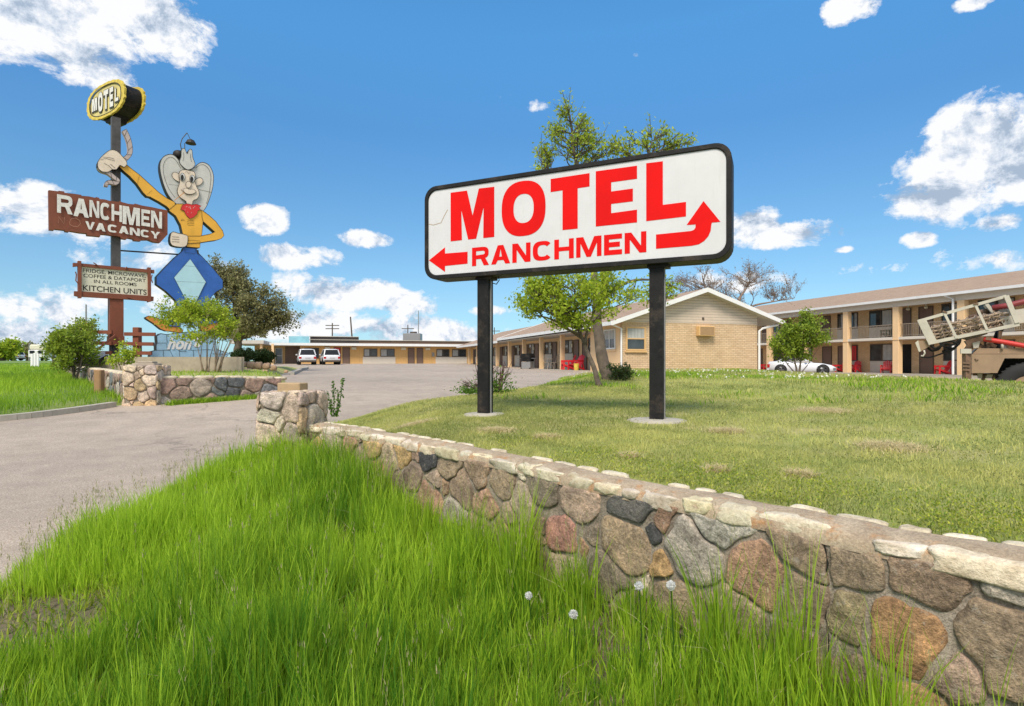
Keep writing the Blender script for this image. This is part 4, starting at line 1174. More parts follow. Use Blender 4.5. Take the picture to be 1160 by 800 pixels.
mb = MB(); stroke_mb(mb, sp, [cv_(2.974, 460, 140)(*p) for p in [(1084, 150), (1086, 260), (1084, 420)]], .35, -.008); mb.build('panel_scratch', M['frame_dark'], sg, world=True)
OFF = -0.0075
def letter(pts, name='letter'):
    mb = MB(); mb.prism([sp.p(*cv_(2.974, 460, 140)(*p), OFF) for p in pts], -sp.N*0.004); return mb.build(name, M['sign_red'], sg, world=True)
letter([(150,233),(205,226),(224,310),(245,219),(297,213),(297,382),(260,386),(261,282),(236,388),(209,391),(186,292),(188,393),(150,397)])
# O as a ring
mb = MB(); vs = []; n = 40
for (cx, cy, rx, ry, ex) in ((396, 286, 74, 93, .82), (396, 286, 34, 49, .86)):
    for k in range(n):
        a = 2*math.pi*k/n; c_, s_ = math.cos(a), math.sin(a)
        x = cx+rx*math.copysign(abs(c_)**ex, c_); y = cy+ry*math.copysign(abs(s_)**ex, s_)-0.11*(x-cx)
        vs.append(sp.p(*cv_(2.974, 460, 140)(x, y), OFF))
mb.add(vs, [(i, (i+1) % n, n+(i+1) % n, n+i) for i in range(n)]); mb.build('letter', M['sign_red'], sg, world=True)
letter([(487,187),(618,167),(618,212),(578,218),(578,354),(527,359),(527,225),(487,231)])
letter([(639,161),(778,142),(778,186),(691,198),(691,229),(764,219),(764,262),(691,271),(691,302),(778,290),(778,333),(639,347)])
letter([(809,134),(865,127),(865,274),(943,264),(943,313),(809,329)])
letter([(77,461),(131,417),(131,438),(207,432),(207,472),(131,480),(131,500)], 'arrow')
arc = [(1028,345),(1026,362),(1018,380),(1004,396),(986,407),(962,412)]
letter([(842,374),(960,362),(970,358),(975,350),(975,340),(945,342),(1002,261),(1059,331),(1030,334)]+arc+[(842,422)], 'arrow')
cA = cv_(2.974, 460, 140)
ul, ur = sp.u(cA(221, 0)[0]), sp.u(cA(809, 0)[0])
zl0 = sp.p(*cA(221, 481), OFF).z; zl1 = sp.p(*cA(221, 419), OFF).z
glyphs_on(sp, 'RANCHMEN', ul, ur, zl0, zl1, OFF, M['sign_red'], sg, .245, .12)
for px, w_ in ((543, 0), (741.5, 0)):
    u = sp.u(px) ; c = sp.w(u, 0, -0.14); zg = ZL1(c.x, c.y)
    mb = MB(); a = 0.066; T = sp.U; Nn = sp.N
    def bx(mb, uu0, uu1, o0, o1, z0, z1):
        v = [sp.w(uu, z, o) for z in (z0, z1) for uu, o in ((uu0, o0), (uu1, o0), (uu1, o1), (uu0, o1))]
        mb.add(v, [(0,1,2,3)[::-1], (4,5,6,7), (0,1,5,4), (1,2,6,5), (2,3,7,6), (3,0,4,7)])
    bx(mb, u-a, u+a, -0.075, -0.205, zg-0.05, zb+0.004)
    mb.build('post', M['black_metal'], sg, world=True)
    mb = MB(); bx(mb, u+a+.001, u+a+0.012, -0.13, -0.15, zg+.02, zb-0.005); mb.build('conduit', M['grey_metal'], sg, world=True)
    # bracket under the box and concrete footing
    mb = MB(); bx(mb, u-a-.02, u+a+.05, -0.06, -0.22, zb-0.03, zb-0.002); mb.build('bracket', M['black_metal'], sg, world=True)
    mb = MB(); n = 26; vs = []
    for ring, (rr_, hh) in enumerate(((1.0, -.04), (.98, .012), (.85, .022), (0.0, .026))):
        for k in range(n):
            aa = 2*math.pi*k/n; q = rr_*(.20+.05*(px > 600))*(1+.35*(float(fbm(3*math.cos(aa)+px, 3*math.sin(aa), 3))-.45))
            vs.append((c.x+q*math.cos(aa)*1.15, c.y+q*math.sin(aa)*.95, zg+hh))
    mb.add(vs, [(r*n+k, r*n+(k+1) % n, (r+1)*n+(k+1) % n, (r+1)*n+k) for r in range(3) for k in range(n)])
    mb.build('footing', M['pad_concrete'], sg, smooth=True, world=True)
mb = MB(); c = sp.u(549); mb.tube([sp.w(c+.03, zb-.01, -.1), sp.w(c+.045, zb-.07, -.1), sp.w(c+.09, zb-.085, -.11), sp.w(c+.12, zb-.04, -.12), sp.w(c+.11, zb+.0, -.12)], .006, 6)
mb.build('cable', M['black_metal'], sg, world=True)

# ------------------------------------------------------------------ the pole sign across the drive
PX, PY = -14.64, 21.0
BU = Vector((0.7125, 0.7017, 0))
bp_ = Plane((PX, PY), BU)
zdeck = 1.30
ps = empty('pole_sign', (PX, PY, zdeck), 0, 'tall dark pole with yellow oval MOTEL box, brown board and cream notice board', 'pole sign')
zz = lambda py, Y=PY: CAMZ+(410-py)/F*Y
mb = MB(); a = 0.135
def pbox(mb, pl, ua, ub, o0, o1, z0, z1):
    v = [pl.w(uu, z, o) for z in (z0, z1) for uu, o in ((ua, o0), (ub, o0), (ub, o1), (ua, o1))]
    mb.add(v, [(3,2,1,0), (4,5,6,7), (0,1,5,4), (1,2,6,5), (2,3,7,6), (3,0,4,7)])
pbox(mb, bp_, -a, a, -a, a, zz(345), zz(134)); mb.build('pole', M['pole_dark'], ps, world=True)
mb = MB(); pbox(mb, bp_, -.21, .21, -.21, .21, zz(388), zz(337)); pbox(mb, bp_, -.235, .235, -.235, .235, zz(391), zz(381)); mb.build('post_casing', M['brown_paint'], ps, world=True)
mb = MB(); pbox(mb, bp_, -.10, .10, -.10, .10, zdeck-.1, zz(389)); pbox(mb, bp_, -.19, -.13, -.1, .1, zdeck-.1, zz(389)); mb.build('steel_foot', M['pole_dark'], ps, world=True)
# RANCHMEN board, ragged plank ends along its edges
cR = cv_(5.924, 50, 210)
BO = 0.30
board = [(30,32),(95,40),(97,36),(135,41),(137,50),(195,56),(250,64),(251,70),(300,74),(345,84),(347,78),(370,84),(372,92),(405,94),(440,104),(505,112),(507,104),(520,112),(565,124),(605,128),(608,122),(660,136),(720,146),(775,158),(829,168),(829,330),(778,385),(735,380),(700,366),(650,366),(648,374),(603,370),(600,360),(560,352),(553,362),(515,356),(512,345),(455,336),(415,330),(380,328),(376,344),(340,340),(290,336),(285,322),(240,318),(170,306),(165,312),(140,308),(138,300),(70,293),(66,300),(34,297)]
poly_on(bp_, board, BO, 0.24, 'name_board', M['brown_paint'], ps, cR)
def zr(x, y): return bp_.p(*cR(x, y), BO)
def udx(pl, px, off):
    P = pl.P0+pl.N*off; r = (px-580)/F; return (r*P.y-P.x)/(pl.U.x-r*pl.U.y)
# big slab letters, one by one so their heights follow the board
LT = [('R', 85, 190, 70, 192), ('A', 195, 298, 92, 214), ('N', 302, 368, 105, 218), ('C', 375, 440, 120, 235), ('H', 450, 520, 132, 244), ('M', 524, 640, 148, 268), ('E', 650, 708, 166, 276), ('N', 715, 788, 176, 288)]
for ch, xa, xb, ya, yb in LT:
    ua, ub = udx(bp_, cR(xa, 0)[0], BO), udx(bp_, cR(xb, 0)[0], BO)
    xm = (xa+xb)/2; z1 = zr(xm, ya).z; z0 = zr(xm, yb).z
    glyph_on(bp_, ch, ua, ub, z0, z1, BO+.06, M['letter_white'], ps, .25)
LT = [('V', 275, 338, 246, 298), ('A', 345, 410, 256, 308), ('C', 425, 490, 266, 318), ('A', 500, 566, 276, 326), ('N', 573, 640, 288, 338), ('C', 645, 705, 300, 350), ('Y', 712, 776, 312, 358)]
for ch, xa, xb, ya, yb in LT:
    ua, ub = udx(bp_, cR(xa, 0)[0], BO), udx(bp_, cR(xb, 0)[0], BO); xm = (xa+xb)/2
    glyph_on(bp_, ch, ua, ub, zr(xm, yb).z, zr(xm, ya).z, BO+.05, M['letter_white'], ps, .27)
mbn = MB()
stroke_mb(mbn, bp_, [(95, 255), (97, 210), (135, 262), (137, 215)], .45, BO+.04, cR)
stroke_mb(mbn, bp_, [(170+0, 248), (180, 225), (210, 220), (238, 235), (243, 258), (225, 277), (195, 275), (172, 262)], .45, BO+.04, cR, True)
mbn.build('unlit_neon_lettering', M['neon_dim'], ps, world=True)
# notice board with log frame
KO = 0.26
poly_on(bp_, [(252,540),(698,583),(698,742),(252,712)], KO-.06, 0.08, 'notice_panel', M['cream_panel'], ps, cR)
def log(pts, nm='log_frame'):
    return poly_on(bp_, pts, KO, 0.16, nm, M['brown_paint'], ps, cR)
log([(195,520),(230,522),(740,568),(740,590),(700,586),(228,542),(195,546)])
log([(203,710),(235,712),(700,742),(736,748),(734,776),(700,778),(600,768),(225,746),(203,740)])
poly_on(bp_, [(228,506),(250,508),(252,756),(230,756)], KO+.03, 0.22, 'log_frame', M['brown_paint'], ps, cR)
poly_on(bp_, [(697,550),(717,552),(719,780),(699,784)], KO+.03, 0.22, 'log_frame', M['brown_paint'], ps, cR)
for pts in ([(210,580),(216,600),(212,640),(228,660)], [(725,600),(718,630),(728,655)], [(330,520),(345,528),(360,540)], [(560,752),(600,764),(618,770)], [(545,560),(555,548)]):
    mb = MB(); mb.tube([bp_.p(*cR(*p), KO+.03) for p in pts], .02, 5); mb.build('twig', M['brown_paint'], ps, world=True)
for s_, xa, xb, ya, yb in (('FRIDGE, MICROWAVE,', 262, 686, 558, 586), ('COFFEE & DATAPORT', 266, 684, 592, 616), ('IN ALL ROOMS', 336, 622, 630, 654), ('KITCHEN UNITS', 262, 690, 668, 706)):
    ua, ub = udx(bp_, cR(xa, 0)[0], KO), udx(bp_, cR(xb, 0)[0], KO)
    # heights taken at the left end, the lines are level
    zt_ = bp_.p(*cR(xa, ya), KO-.06).z; zb_ = bp_.p(*cR(xa, yb), KO-.06).z
    if 'IN ALL' in s_: zt_ = bp_.p(*cR(xa, 632), KO-.06).z; zb_ = bp_.p(*cR(xa, 655), KO-.06).z
    text_on(bp_, s_, ua, ub, zb_, zt_, KO-.055, M['letter_black'], ps, offset=0.004 if 'KIT' not in s_ else 0.012)
# yellow oval box
op = Plane((PX+.66, PY-.40), Vector((0.863, -0.505, 0)))
def ovalpts(k, off, frill=0.0, n=56):
    c = cv_(5.714, 90, 80); out = []
    # half outline of a flattened hexagon-oval, centred on the face
    for i in range(n):
        a = 2*math.pi*i/n; x = math.cos(a); y = math.sin(a)
        rx, ry = 1.36, 0.62; ex = 0.78
        q = 1+frill*math.sin(a*22)
        out.append((rx*k*q*math.copysign(abs(x)**ex, x), ry*k*q*math.copysign(abs(y)**ex, y)))
    return out
cU = op.u(120.5); cZ = op.p(120.5, 114).z
def oring(k, off, fr=0.0): return [op.w(cU+a, cZ+b, off) for a, b in ovalpts(k, off, fr)]
mb = MB(); f_ = oring(.93, 0.0); mb.prism(f_, -op.N*0.62); mb.build('oval_box', M['black_metal'], ps, world=True)
for o_ in (0.05, -0.62):
    mb = MB(); A_ = oring(1.03, o_, .022); B_ = oring(.86, o_, 0.0); A2 = oring(1.03, o_-.07, .022); n = len(A_)
    vs = A_+B_+A2; mb.add(vs, [(i, (i+1) % n, n+(i+1) % n, n+i) for i in range(n)]+[(i, (i+1) % n, 2*n+(i+1) % n, 2*n+i) for i in range(n)])
    mb.build('scalloped_rim', M['yellow_paint'], ps, world=True)
mb = MB(); f_ = oring(.87, 0.02); mb.prism(f_, -op.N*0.02); mb.build('oval_face', M['yellow_panel'], ps, world=True)
mb = MB(); A_ = oring(.88, 0.055); B_ = oring(.84, 0.055); n = len(A_); mb.add(A_+B_, [(i, (i+1) % n, n+(i+1) % n, n+i) for i in range(n)]); mb.build('rim_line', M['line_black'], ps, world=True)
for k_, (ch, ua, ub) in enumerate((('M', -1.02, -.58), ('O', -.54, -.16), ('T', -.12, .26), ('E', .32, .62), ('L', .70, .99))):
    hh = .27+.12*(k_ in (1, 2, 3))
    glyph_on(op, ch, cU+ua, cU+ub, cZ-hh-.02, cZ+hh, .045, M['letter_black'], ps, .42)
    glyph_on(op, ch, cU+ua+.04, cU+ub-.0, cZ-hh+.03, cZ+hh-.03, .056, M['letter_white'], ps, .30)
mb = MB(); 
mb.prism([op.w(cU+a, cZ+b, -.08) for a, b in ((-.45, -.50), (.55, -.50), (.30, -.78), (-.2, -.78))], -op.N*.46); mb.build('box_neck', M['black_metal'], ps, world=True)
# guy rod
mb = MB(); mb.tube([bp_.p(137, 284, .1), bp_.p(204, 288.5, .1)], .03, 6); mb.build('brace_rod', M['line_black'], ps, world=True)

# ------------------------------------------------------------------ cartoon cowboy cut-out
cp = Plane((PX, PY), BU); cp.P0 = cp.P0+cp.N*0.34
ch = cv_(8.889, 170, 150); cb = cv_(6.4, 160, 225); ca = cv_(5.0, 40, 80); hd = cv_(5.714, 90, 80); cs = cv_(10.53, 160, 340)
base = cp.p(213, 405)
cw = empty('cowboy_sign', (base.x, base.y, 1.77), 0, 'tall painted cut-out of a bow-legged cartoon cowboy in yellow shirt, blue trousers and grey hat', 'cowboy sign')
T0 = 0.30
mbl = MB()
def cpoly(pts, conv, off, thick, name, mat, line=0.5, sm=3, lname=True):
    p2 = [conv(*p) for p in pts]
    if sm: p2 = smooth_poly(p2, sm)
    mb = MB(); mb.prism([cp.p(x, y, off) for x, y in p2], -cp.N*thick)
    me = mb.build(name, [mat, M['line_black']], cw, world=True)
    n_t = 2*(len(p2)-2)
    me.data.polygons.foreach_set('material_index', np.array([0]*n_t+[1]*(len(me.data.polygons)-n_t), dtype=np.int32))
    if line: stroke_mb(mbl, cp, p2, line, off+.006, None, True)
    return me
brim = [(240,700),(180,625),(135,520),(104,400),(100,320),(120,262),(160,230),(210,220),(250,237),(285,275),(312,320),(345,362),(390,376),(430,366),(462,335),(500,308),(540,303),(590,328),(625,385),(640,455),(630,560),(600,665),(560,760),(500,815),(400,780),(300,745)]
cpoly(brim, ch, -.12, T0, 'hat_brim', M['hatgrey'], .6)
inner = [(250,655),(190,570),(150,470),(132,385),(140,310),(170,265),(210,250),(250,270),(285,320),(310,362)]
stroke_mb(mbl, cp, smooth_poly([ch(*p) for p in inner], 3, False), .35, -.11)
inner = [(455,362),(500,330),(545,328),(590,370),(612,440),(605,540),(590,640),(568,720)]
stroke_mb(mbl, cp, smooth_poly([ch(*p) for p in inner], 3, False), .35, -.11)
stroke_mb(mbl, cp, [ch(185, 522), ch(290, 535)], .2, -.11); stroke_mb(mbl, cp, [ch(490, 575), ch(615, 603)], .3, -.11)
crown = [(296,300),(312,245),(314,185),(328,162),(348,164),(360,190),(374,216),(388,182),(405,168),(424,186),(430,250),(454,322),(425,362),(380,376),(338,352)]
cpoly(crown, ch, -.06, T0*.8, 'hat_crown', M['hatgrey'], .5)
stroke_mb(mbl, cp, [ch(336, 200), ch(340, 250), ch(330, 290)], .3, -.05); stroke_mb(mbl, cp, [ch(405, 215), ch(408, 265), ch(420, 300)], .3, -.05)
cpoly([(298,432),(270,405),(238,402),(220,425),(230,455),(262,484),(300,494)], ch, -.09, .04, 'ear', M['skin'], .4)
cpoly([(450,490),(475,464),(505,455),(530,475),(528,505),(500,530),(460,536)], ch, -.09, .04, 'ear', M['skin'], .4)
cpoly([(300,392),(340,376),(400,385),(442,396),(455,430),(450,480),(465,540),(490,590),(492,640),(470,670),(432,690),(422,735),(368,735),(362,695),(300,652),(275,602),(280,560),(298,500),(290,440)], ch, -.05, .06, 'face', M['skin'], .45)
def cell(cx, cy, rx, ry, conv, off, name, mat, line=.3, tilt=0):
    return cpoly([(cx+rx*math.cos(k*math.pi/6)+tilt*math.sin(k*math.pi/6), cy+ry*math.sin(k*math.pi/6)) for k in range(12)], conv, off, .02, name, mat, line, 2)
cell(326, 450, 26, 40, ch, -.03, 'eye_white', M['sign_face'], .35); cell(424, 468, 26, 38, ch, -.03, 'eye_white', M['sign_face'], .35)
cell(324, 455, 15, 30, ch, -.015, 'pupil', M['line_black'], 0); cell(420, 472, 15, 29, ch, -.015, 'pupil', M['line_black'], 0)
cell(386, 525, 27, 34, ch, -.02, 'nose', M['skin'], .4)
cpoly([(332,575),(365,562),(398,575),(430,572),(460,590),(448,612),(400,622),(355,610)], ch, -.02, .02, 'lips', M['skin'], .25)
stroke_mb(mbl, cp, smooth_poly([ch(*p) for p in [(312,575),(335,598),(370,622),(410,628),(445,615),(466,596)]], 3, False), .55, -.012)
stroke_mb(mbl, cp, smooth_poly([ch(*p) for p in [(350,405),(365,395),(378,402),(390,412),(405,400)]], 3, False), .3, -.03)
m_ = MB(); stroke_mb(m_, cp, [ch(245, 686), ch(345, 606)], .7, -.0); m_.build('straw', M['boot'], cw, world=True)
# far arm with rope hand
cpoly([(472,540),(500,530),(520,535),(552,562),(590,590),(645,640),(700,690),(745,722),(790,745),(800,800),(775,800),(745,770),(700,742),(650,715),(632,712),(610,690),(575,640),(535,598),(500,568)], ca, 0, T0, 'raised_sleeve', M['shirt'], .5, 0)
stroke_mb(mbl, cp, [ca(590, 592), ca(578, 638)], .25, .01); stroke_mb(mbl, cp, [ca(660, 680), ca(632, 704)], .25, .01)
cpoly([(210,512),(245,522),(275,552),(298,578),(308,605),(288,625),(262,612),(240,640),(212,640),(190,655),(150,655),(122,632),(118,595),(140,560),(180,525)], hd, .05, T0, 'raised_hand', M['skin'], .5, 2)
for pts in ([(135,578),(170,568),(205,578),(230,585)], [(150,560),(190,562),(225,572)], [(185,612),(215,640)], [(200,605),(232,632)], [(160,600),(182,612)]):
    stroke_mb(mbl, cp, [hd(*p) for p in pts], .35, .06)
m_ = MB()
def rope(pts, w):
    pts = smooth_poly([hd(*p) for p in pts], 4, False)
    n = len(pts); Lp, Rp = [], []
    for i in range(n):
        a, b = pts[max(i-1, 0)], pts[min(i+1, n-1)]; dx, dy = b[0]-a[0], b[1]-a[1]; l = math.hypot(dx, dy)
        Lp.append((pts[i][0]-dy/l*w/2, pts[i][1]+dx/l*w/2)); Rp.append((pts[i][0]+dy/l*w/2, pts[i][1]-dx/l*w/2))
    out = Lp+Rp[::-1]
    m_.prism([cp.p(x, y, .03) for x, y in out], -cp.N*.16)
    stroke_mb(mbl, cp, out, .4, .036, None, True)
    for i in range(3, n-1, 4): stroke_mb(mbl, cp, [Lp[i], Rp[max(i-2, 0)]], .35, .036)
rope([(290,385),(312,430),(326,480),(328,530),(310,560),(285,578)], 5.4)
rope([(125,622),(150,648),(185,660),(225,690),(250,712),(235,728),(200,722),(178,728),(172,750)], 4.4)
m_.build('rope', M['rope'], cw, world=True)
# torso, folded arm, fist
cpoly([(200,85),(255,38),(300,38),(440,85),(470,104),(448,165),(445,200),(440,255),(430,300),(425,357),(330,350),(328,300),(300,255),(285,190),(250,125),(215,98)], cb, .02, T0, 'shirt', M['shirt'], .5, 0)
cpoly([(440,85),(490,120),(540,165),(590,233),(600,268),(582,290),(545,302),(500,308),(425,320),(336,326),(336,272),(425,272),(495,258),(535,243),(449,166),(440,130)], cb, .035, T0, 'sleeve', M['shirt'], .5, 0)
cpoly([(215,255),(232,240),(265,250),(330,265),(338,292),(330,338),(300,352),(240,345),(217,330),(208,300)], cb, .06, T0, 'fist', M['skin'], .5, 2)
for y in (277, 294, 312): stroke_mb(mbl, cp, [cb(222, y), cb(276, y+3)], .4, .07)
stroke_mb(mbl, cp, [cb(340, 305), cb(375, 302), cb(430, 308)], .3, .045)
for y in (153, 165, 177, 189): stroke_mb(mbl, cp, [cb(332, y), cb(350, y+6), cb(384, y+4)], .35, .03)
stroke_mb(mbl, cp, [cb(288, 160), cb(300, 148), cb(316, 158), cb(288, 160)], .35, .03)
cpoly([(285,80),(298,46),(330,36),(370,44),(402,40),(436,54),(420,68),(432,82),(410,88),(405,112),(380,136),(352,146),(325,120),(310,86)], cb, .05, .08, 'bandana', M['red_cloth'], .3, 0)
m_ = MB(); rd = random.Random(4)
for i in range(20):
    x = rd.uniform(312, 398); y = rd.uniform(52, 128)
    if abs(x-353) > (140-y)*.75: continue
    p = cb(x, y); m_.prism([cp.p(p[0]+.32*math.cos(k*math.pi/3), p[1]+.32*math.sin(k*math.pi/3), .056) for k in range(6)], -cp.N*.01)
m_.build('bandana_pattern', M['sign_face'], cw, world=True)
cpoly([(308,354),(402,362),(405,385),(440,420),(520,505),(592,592),(592,648),(545,675),(505,715),(490,765),(520,830),(560,900),(440,920),(415,860),(375,815),(330,815),(290,870),(285,930),(190,925),(215,850),(265,790),(250,738),(180,672),(110,622),(110,565),(170,500),(240,430),(300,378)], cb, .0, T0, 'trousers', M['pants'], .5, 0)
cpoly([(355,438),(470,605),(455,632),(400,745),(370,800),(352,790),(325,740),(238,572)], cb, .02, .04, 'light_panel', M['pale_blue'], .3, 0)
for y, x0, x1 in ((485, 300, 395), (600, 250, 465), (705, 300, 420)): stroke_mb(mbl, cp, [cb(x0, y), cb(x1, y+10)], .16, .025)
stroke_mb(mbl, cp, [cb(316, 360), cb(318, 392), cb(392, 398), cb(396, 362)], .35, .02)
cpoly([(402,372),(416,374),(418,400),(408,402)], cb, .03, .06, 'belt_loop', M['line_black'], 0, 0)
# boots
cpoly([(395,130),(450,128),(470,190),(440,260),(420,300),(500,360),(490,395),(400,380),(340,372),(300,372),(230,345),(150,280),(60,225),(50,205),(90,188),(150,200),(250,235),(330,262),(390,200)], cs, -.02, T0, 'boot', M['boot'], .6, 0)
stroke_mb(mbl, cp, [cs(70, 225), cs(220, 355), cs(300, 372)], .5, -.01); stroke_mb(mbl, cp, [cs(250, 235), cs(300, 330)], .4, -.01)
cpoly([(700,150),(760,150),(790,230),(860,270),(960,255),(1060,235),(1080,270),(1040,320),(940,345),(820,370),(720,370),(700,300)], cs, -.02, T0, 'boot', M['boot'], .6, 0)
# stone mound with script
cpoly([(105,680),(108,650),(130,608),(180,598),(178,540),(190,500),(185,430),(230,398),(300,410),(420,395),(560,380),(760,380),(860,420),(890,500),(900,585),(965,610),(1060,640),(1010,682)], cs, .04, T0*1.3, 'stone_mound', M['stone_blue'], .6, 0)
for pts in ([(180,512),(300,512),(310,590)], [(180,600),(340,595),(380,680)], [(262,600),(264,672)], [(455,590),(458,672)], [(455,612),(540,612)], [(300,412),(310,512)], [(720,600),(700,680)], [(620,600),(625,680)], [(800,590),(880,600),(900,680)], [(950,612),(945,680)], [(850,640),(1030,650)], [(560,500),(600,600),(800,590)], [(700,420),(720,500),(890,500)]):
    stroke_mb(mbl, cp, [cs(*p) for p in pts], .4, .052)
for s_, xa, xb, ya, yb in (('hon', 305, 600, 440, 590), ("'ll", 620, 740, 440, 560)):
    ua, ub = udx(cp, cs(xa, 0)[0], .05), udx(cp, cs(xb, 0)[0], .05)
    text_on(cp, s_, ua, ub, cp.p(*cs(xa, yb), .05).z, cp.p(*cs(xa, ya), .05).z, .06, M['sign_face'], cw, offset=0.04, shear=.35)
mbl.build('outlines', M['line_black'], cw, world=True)
m_ = MB(); m_.tube([cp.p(*ch(315, 170), -.2), cp.p(*ch(305, 120), -.2), cp.p(*ch(325, 62), -.2), cp.p(*ch(372, 5), -.2)], .018, 5)
m_.tube([cp.p(*ch(350, 165), -.2), cp.p(*ch(348, 110), -.2)], .015, 5); m_.tube([cp.p(*ch(404, 100), -.2), cp.p(*ch(404, 66), -.2)], .012, 5)
m_.tube([cp.p(*ch(372, 5), -.2), cp.p(*ch(404, 68), -.2)], .012, 5)
m_.build('lamp_bracket', M['pole_dark'], cw, world=True)
m_ = MB(); q = cp.p(*ch(410, 95), -.2); n = 12; vs = []
for r_, dz in ((.04, .10), (.13, .05), (.20, -.08)):
    vs += [(q.x+r_*math.cos(2*math.pi*k/n), q.y+r_*math.sin(2*math.pi*k/n), q.z+dz) for k in range(n)]
m_.add(vs, [(r*n+k, r*n+(k+1) % n, (r+1)*n+(k+1) % n, (r+1)*n+k) for r in range(2) for k in range(n)]+[tuple(range(n)), tuple(range(2*n, 3*n))])
m_.build('lamp_shade', M['line_black'], cw, world=True)
m_ = MB(); q = cp.p(*ch(288, 228), -.35); rock(m_, q, Vector((.2, 0, 0)), Vector((0, .2, 0)), Vector((0, 0, .18)), 3, e=.9, rough=0); m_.build('floodlight', M['line_black'], cw, True, world=True)

# concrete planter, rail fence, floodlight by the pole sign
pr = empty('planter_wall', (-12, 19.6, 1.2), 0, 'long low concrete planter wall under the cowboy cut-out and rail fence', 'planter')
mb = MB()
A = Vector((-14.75, 19.55, 0)); B = Vector((-9.45, 19.75, 0)); C_ = Vector((-11.5, 23.6, 0)); D_ = Vector((-15.4, 23.4, 0))
for P_, Q_ in ((A, B), (B, C_), (C_, D_), (D_, A)):
    t = (Q_-P_).normalized()*.1; mb.bar(P_-t+Vector((0, 0, 1.44)), Q_+t+Vector((0, 0, 1.44)), .22, .66)
mb.build('wall', M['concrete'], pr, world=True)
mb = MB(); mb.add([(A.x, A.y, 1.68), (B.x, B.y, 1.68), (C_.x, C_.y, 1.70), (D_.x, D_.y, 1.70)], [(0, 1, 2, 3)]); mb.build('soil', M['dirt'], pr, world=True)
fp = Plane((PX, PY-.25), Vector((1, .06, 0)))
fr = empty('rail_fence', (PX, PY-.3, 1.7), 0, 'dark red-brown wooden rail fence either side of the sign pole', 'fence')
for px, ya in ((100.5, 366), (155.5, 371)):
    mb = MB(); c = fp.p(px, 404); mb.bbox(c.x-.11, c.x+.11, c.y-.11, c.y+.11, 1.6, fp.p(px, ya).z, .015); mb.build('post', M['brown_paint'], fr, world=True)
for (xa, xb, y) in ((90, 127, 376), (92, 127, 388.5), (91, 127, 399.5), (141, 176, 378.5), (141, 174, 389.5), (141, 172, 399.8)):
    mb = MB(); mb.bar(fp.p(xa, y, .13), fp.p(xb, y+.4, .13), .07, .13); mb.build('rail', M['brown_paint'], fr, world=True)
fl = empty('floodlight', (-13.7, 19.9, 1.77), 0, 'dark grey box floodlight on the planter wall aimed up at the pole', 'floodlight')
mb = MB(); q = fp.p(124, 408); xx = q.x+.35; 
mb.prism([(xx-.40, 19.2, 1.50), (xx+.40, 19.2, 1.50), (xx+.40, 19.2, 1.74), (xx-.40, 19.2, 1.74)], (0, .42, .1)); mb.build('housing', M['black_metal'], fl, world=True)
mb = MB(); mb.prism([(xx-.42, 19.14, 1.70), (xx+.42, 19.14, 1.70), (xx+.32, 19.3, 1.86), (xx-.32, 19.3, 1.86)], (0, .3, .1)); mb.build('hood', M['grey_metal'], fl, world=True)
mb = MB(); mb.bar((xx-.1, 19.6, 1.9), (xx+.25, 20.2, 2.55), .06, .06); mb.build('arm', M['brown_paint'], fl, world=True)
mb = MB(); q = Plane((-9.2, 13.0), (1, 0)); c = q.p(112.5, 430); mb.bbox(-.08+c.x, .08+c.x, c.y-.08, c.y+.08, float(G(c.x, c.y)), 1.42, .02)
tag(mb.build('wooden_post', M['wood']), 'short thick timber stub standing in grass before the low stone wall', 'post')
# ------------------------------------------------------------------ buildings
RZ = math.atan2(0.283, 0.959)
def lb(mb, name, mat, parent, z0=0.0, smooth=False):
    mb.v = [(x, y, z-z0) for x, y, z in mb.v]; return mb.build(name, mat, parent, smooth)
def window(parent, z0, ax_, c, a0, a1, zb, zt, out, glass='glass', frame='frame_dark', split='v', curtain=True, fw=0.05, label=None):
    """window on a wall. ax_='x': wall plane x=c running along y; 'y': wall plane y=c running along x. out: sign of outward direction"""
    def bx(mb, p0, p1, d0, d1, q0, q1):
        if ax_ == 'y': mb.box(p0, p1, c+out*d0, c+out*d1, q0, q1)
        else: mb.box(c+out*d0, c+out*d1, p0, p1, q0, q1)
    mb = MB()
    bx(mb, a0, a1, .004, .06, zt-fw, zt); bx(mb, a0, a1, .004, .07, zb, zb+fw); bx(mb, a0, a0+fw, .005, .058, zb+fw, zt-fw); bx(mb, a1-fw, a1, .005, .058, zb+fw, zt-fw)
    am = (a0+a1)/2; zm = (zb+zt)/2
    if split == 'v': bx(mb, am-.03, am+.03, .005, .05, zb+fw, zt-fw)
    elif split == 'h': bx(mb, a0+fw, a1-fw, .005, .05, zm-.03, zm+.03)
    w = lb(mb, 'window', M[frame], parent, z0)
    mb = MB(); bx(mb, a0+fw, a1-fw, .003, .02, zb+fw, zt-fw); lb(mb, 'pane', M[glass], w, z0)
    if curtain:
        mb = MB(); k = a0+fw; e_ = a0+fw+(a1-a0-2*fw)*(.42 if curtain == 1 else 1.0); ztb = zb+fw if curtain != 2 else zm
        while k < e_-.03:
            bx(mb, k, min(e_, k+.07), .021, .028+.008*(int(k*100) % 2), ztb, zt-fw); k += .085
        lb(mb, 'curtain', M['curtain'], w, z0)
    return w
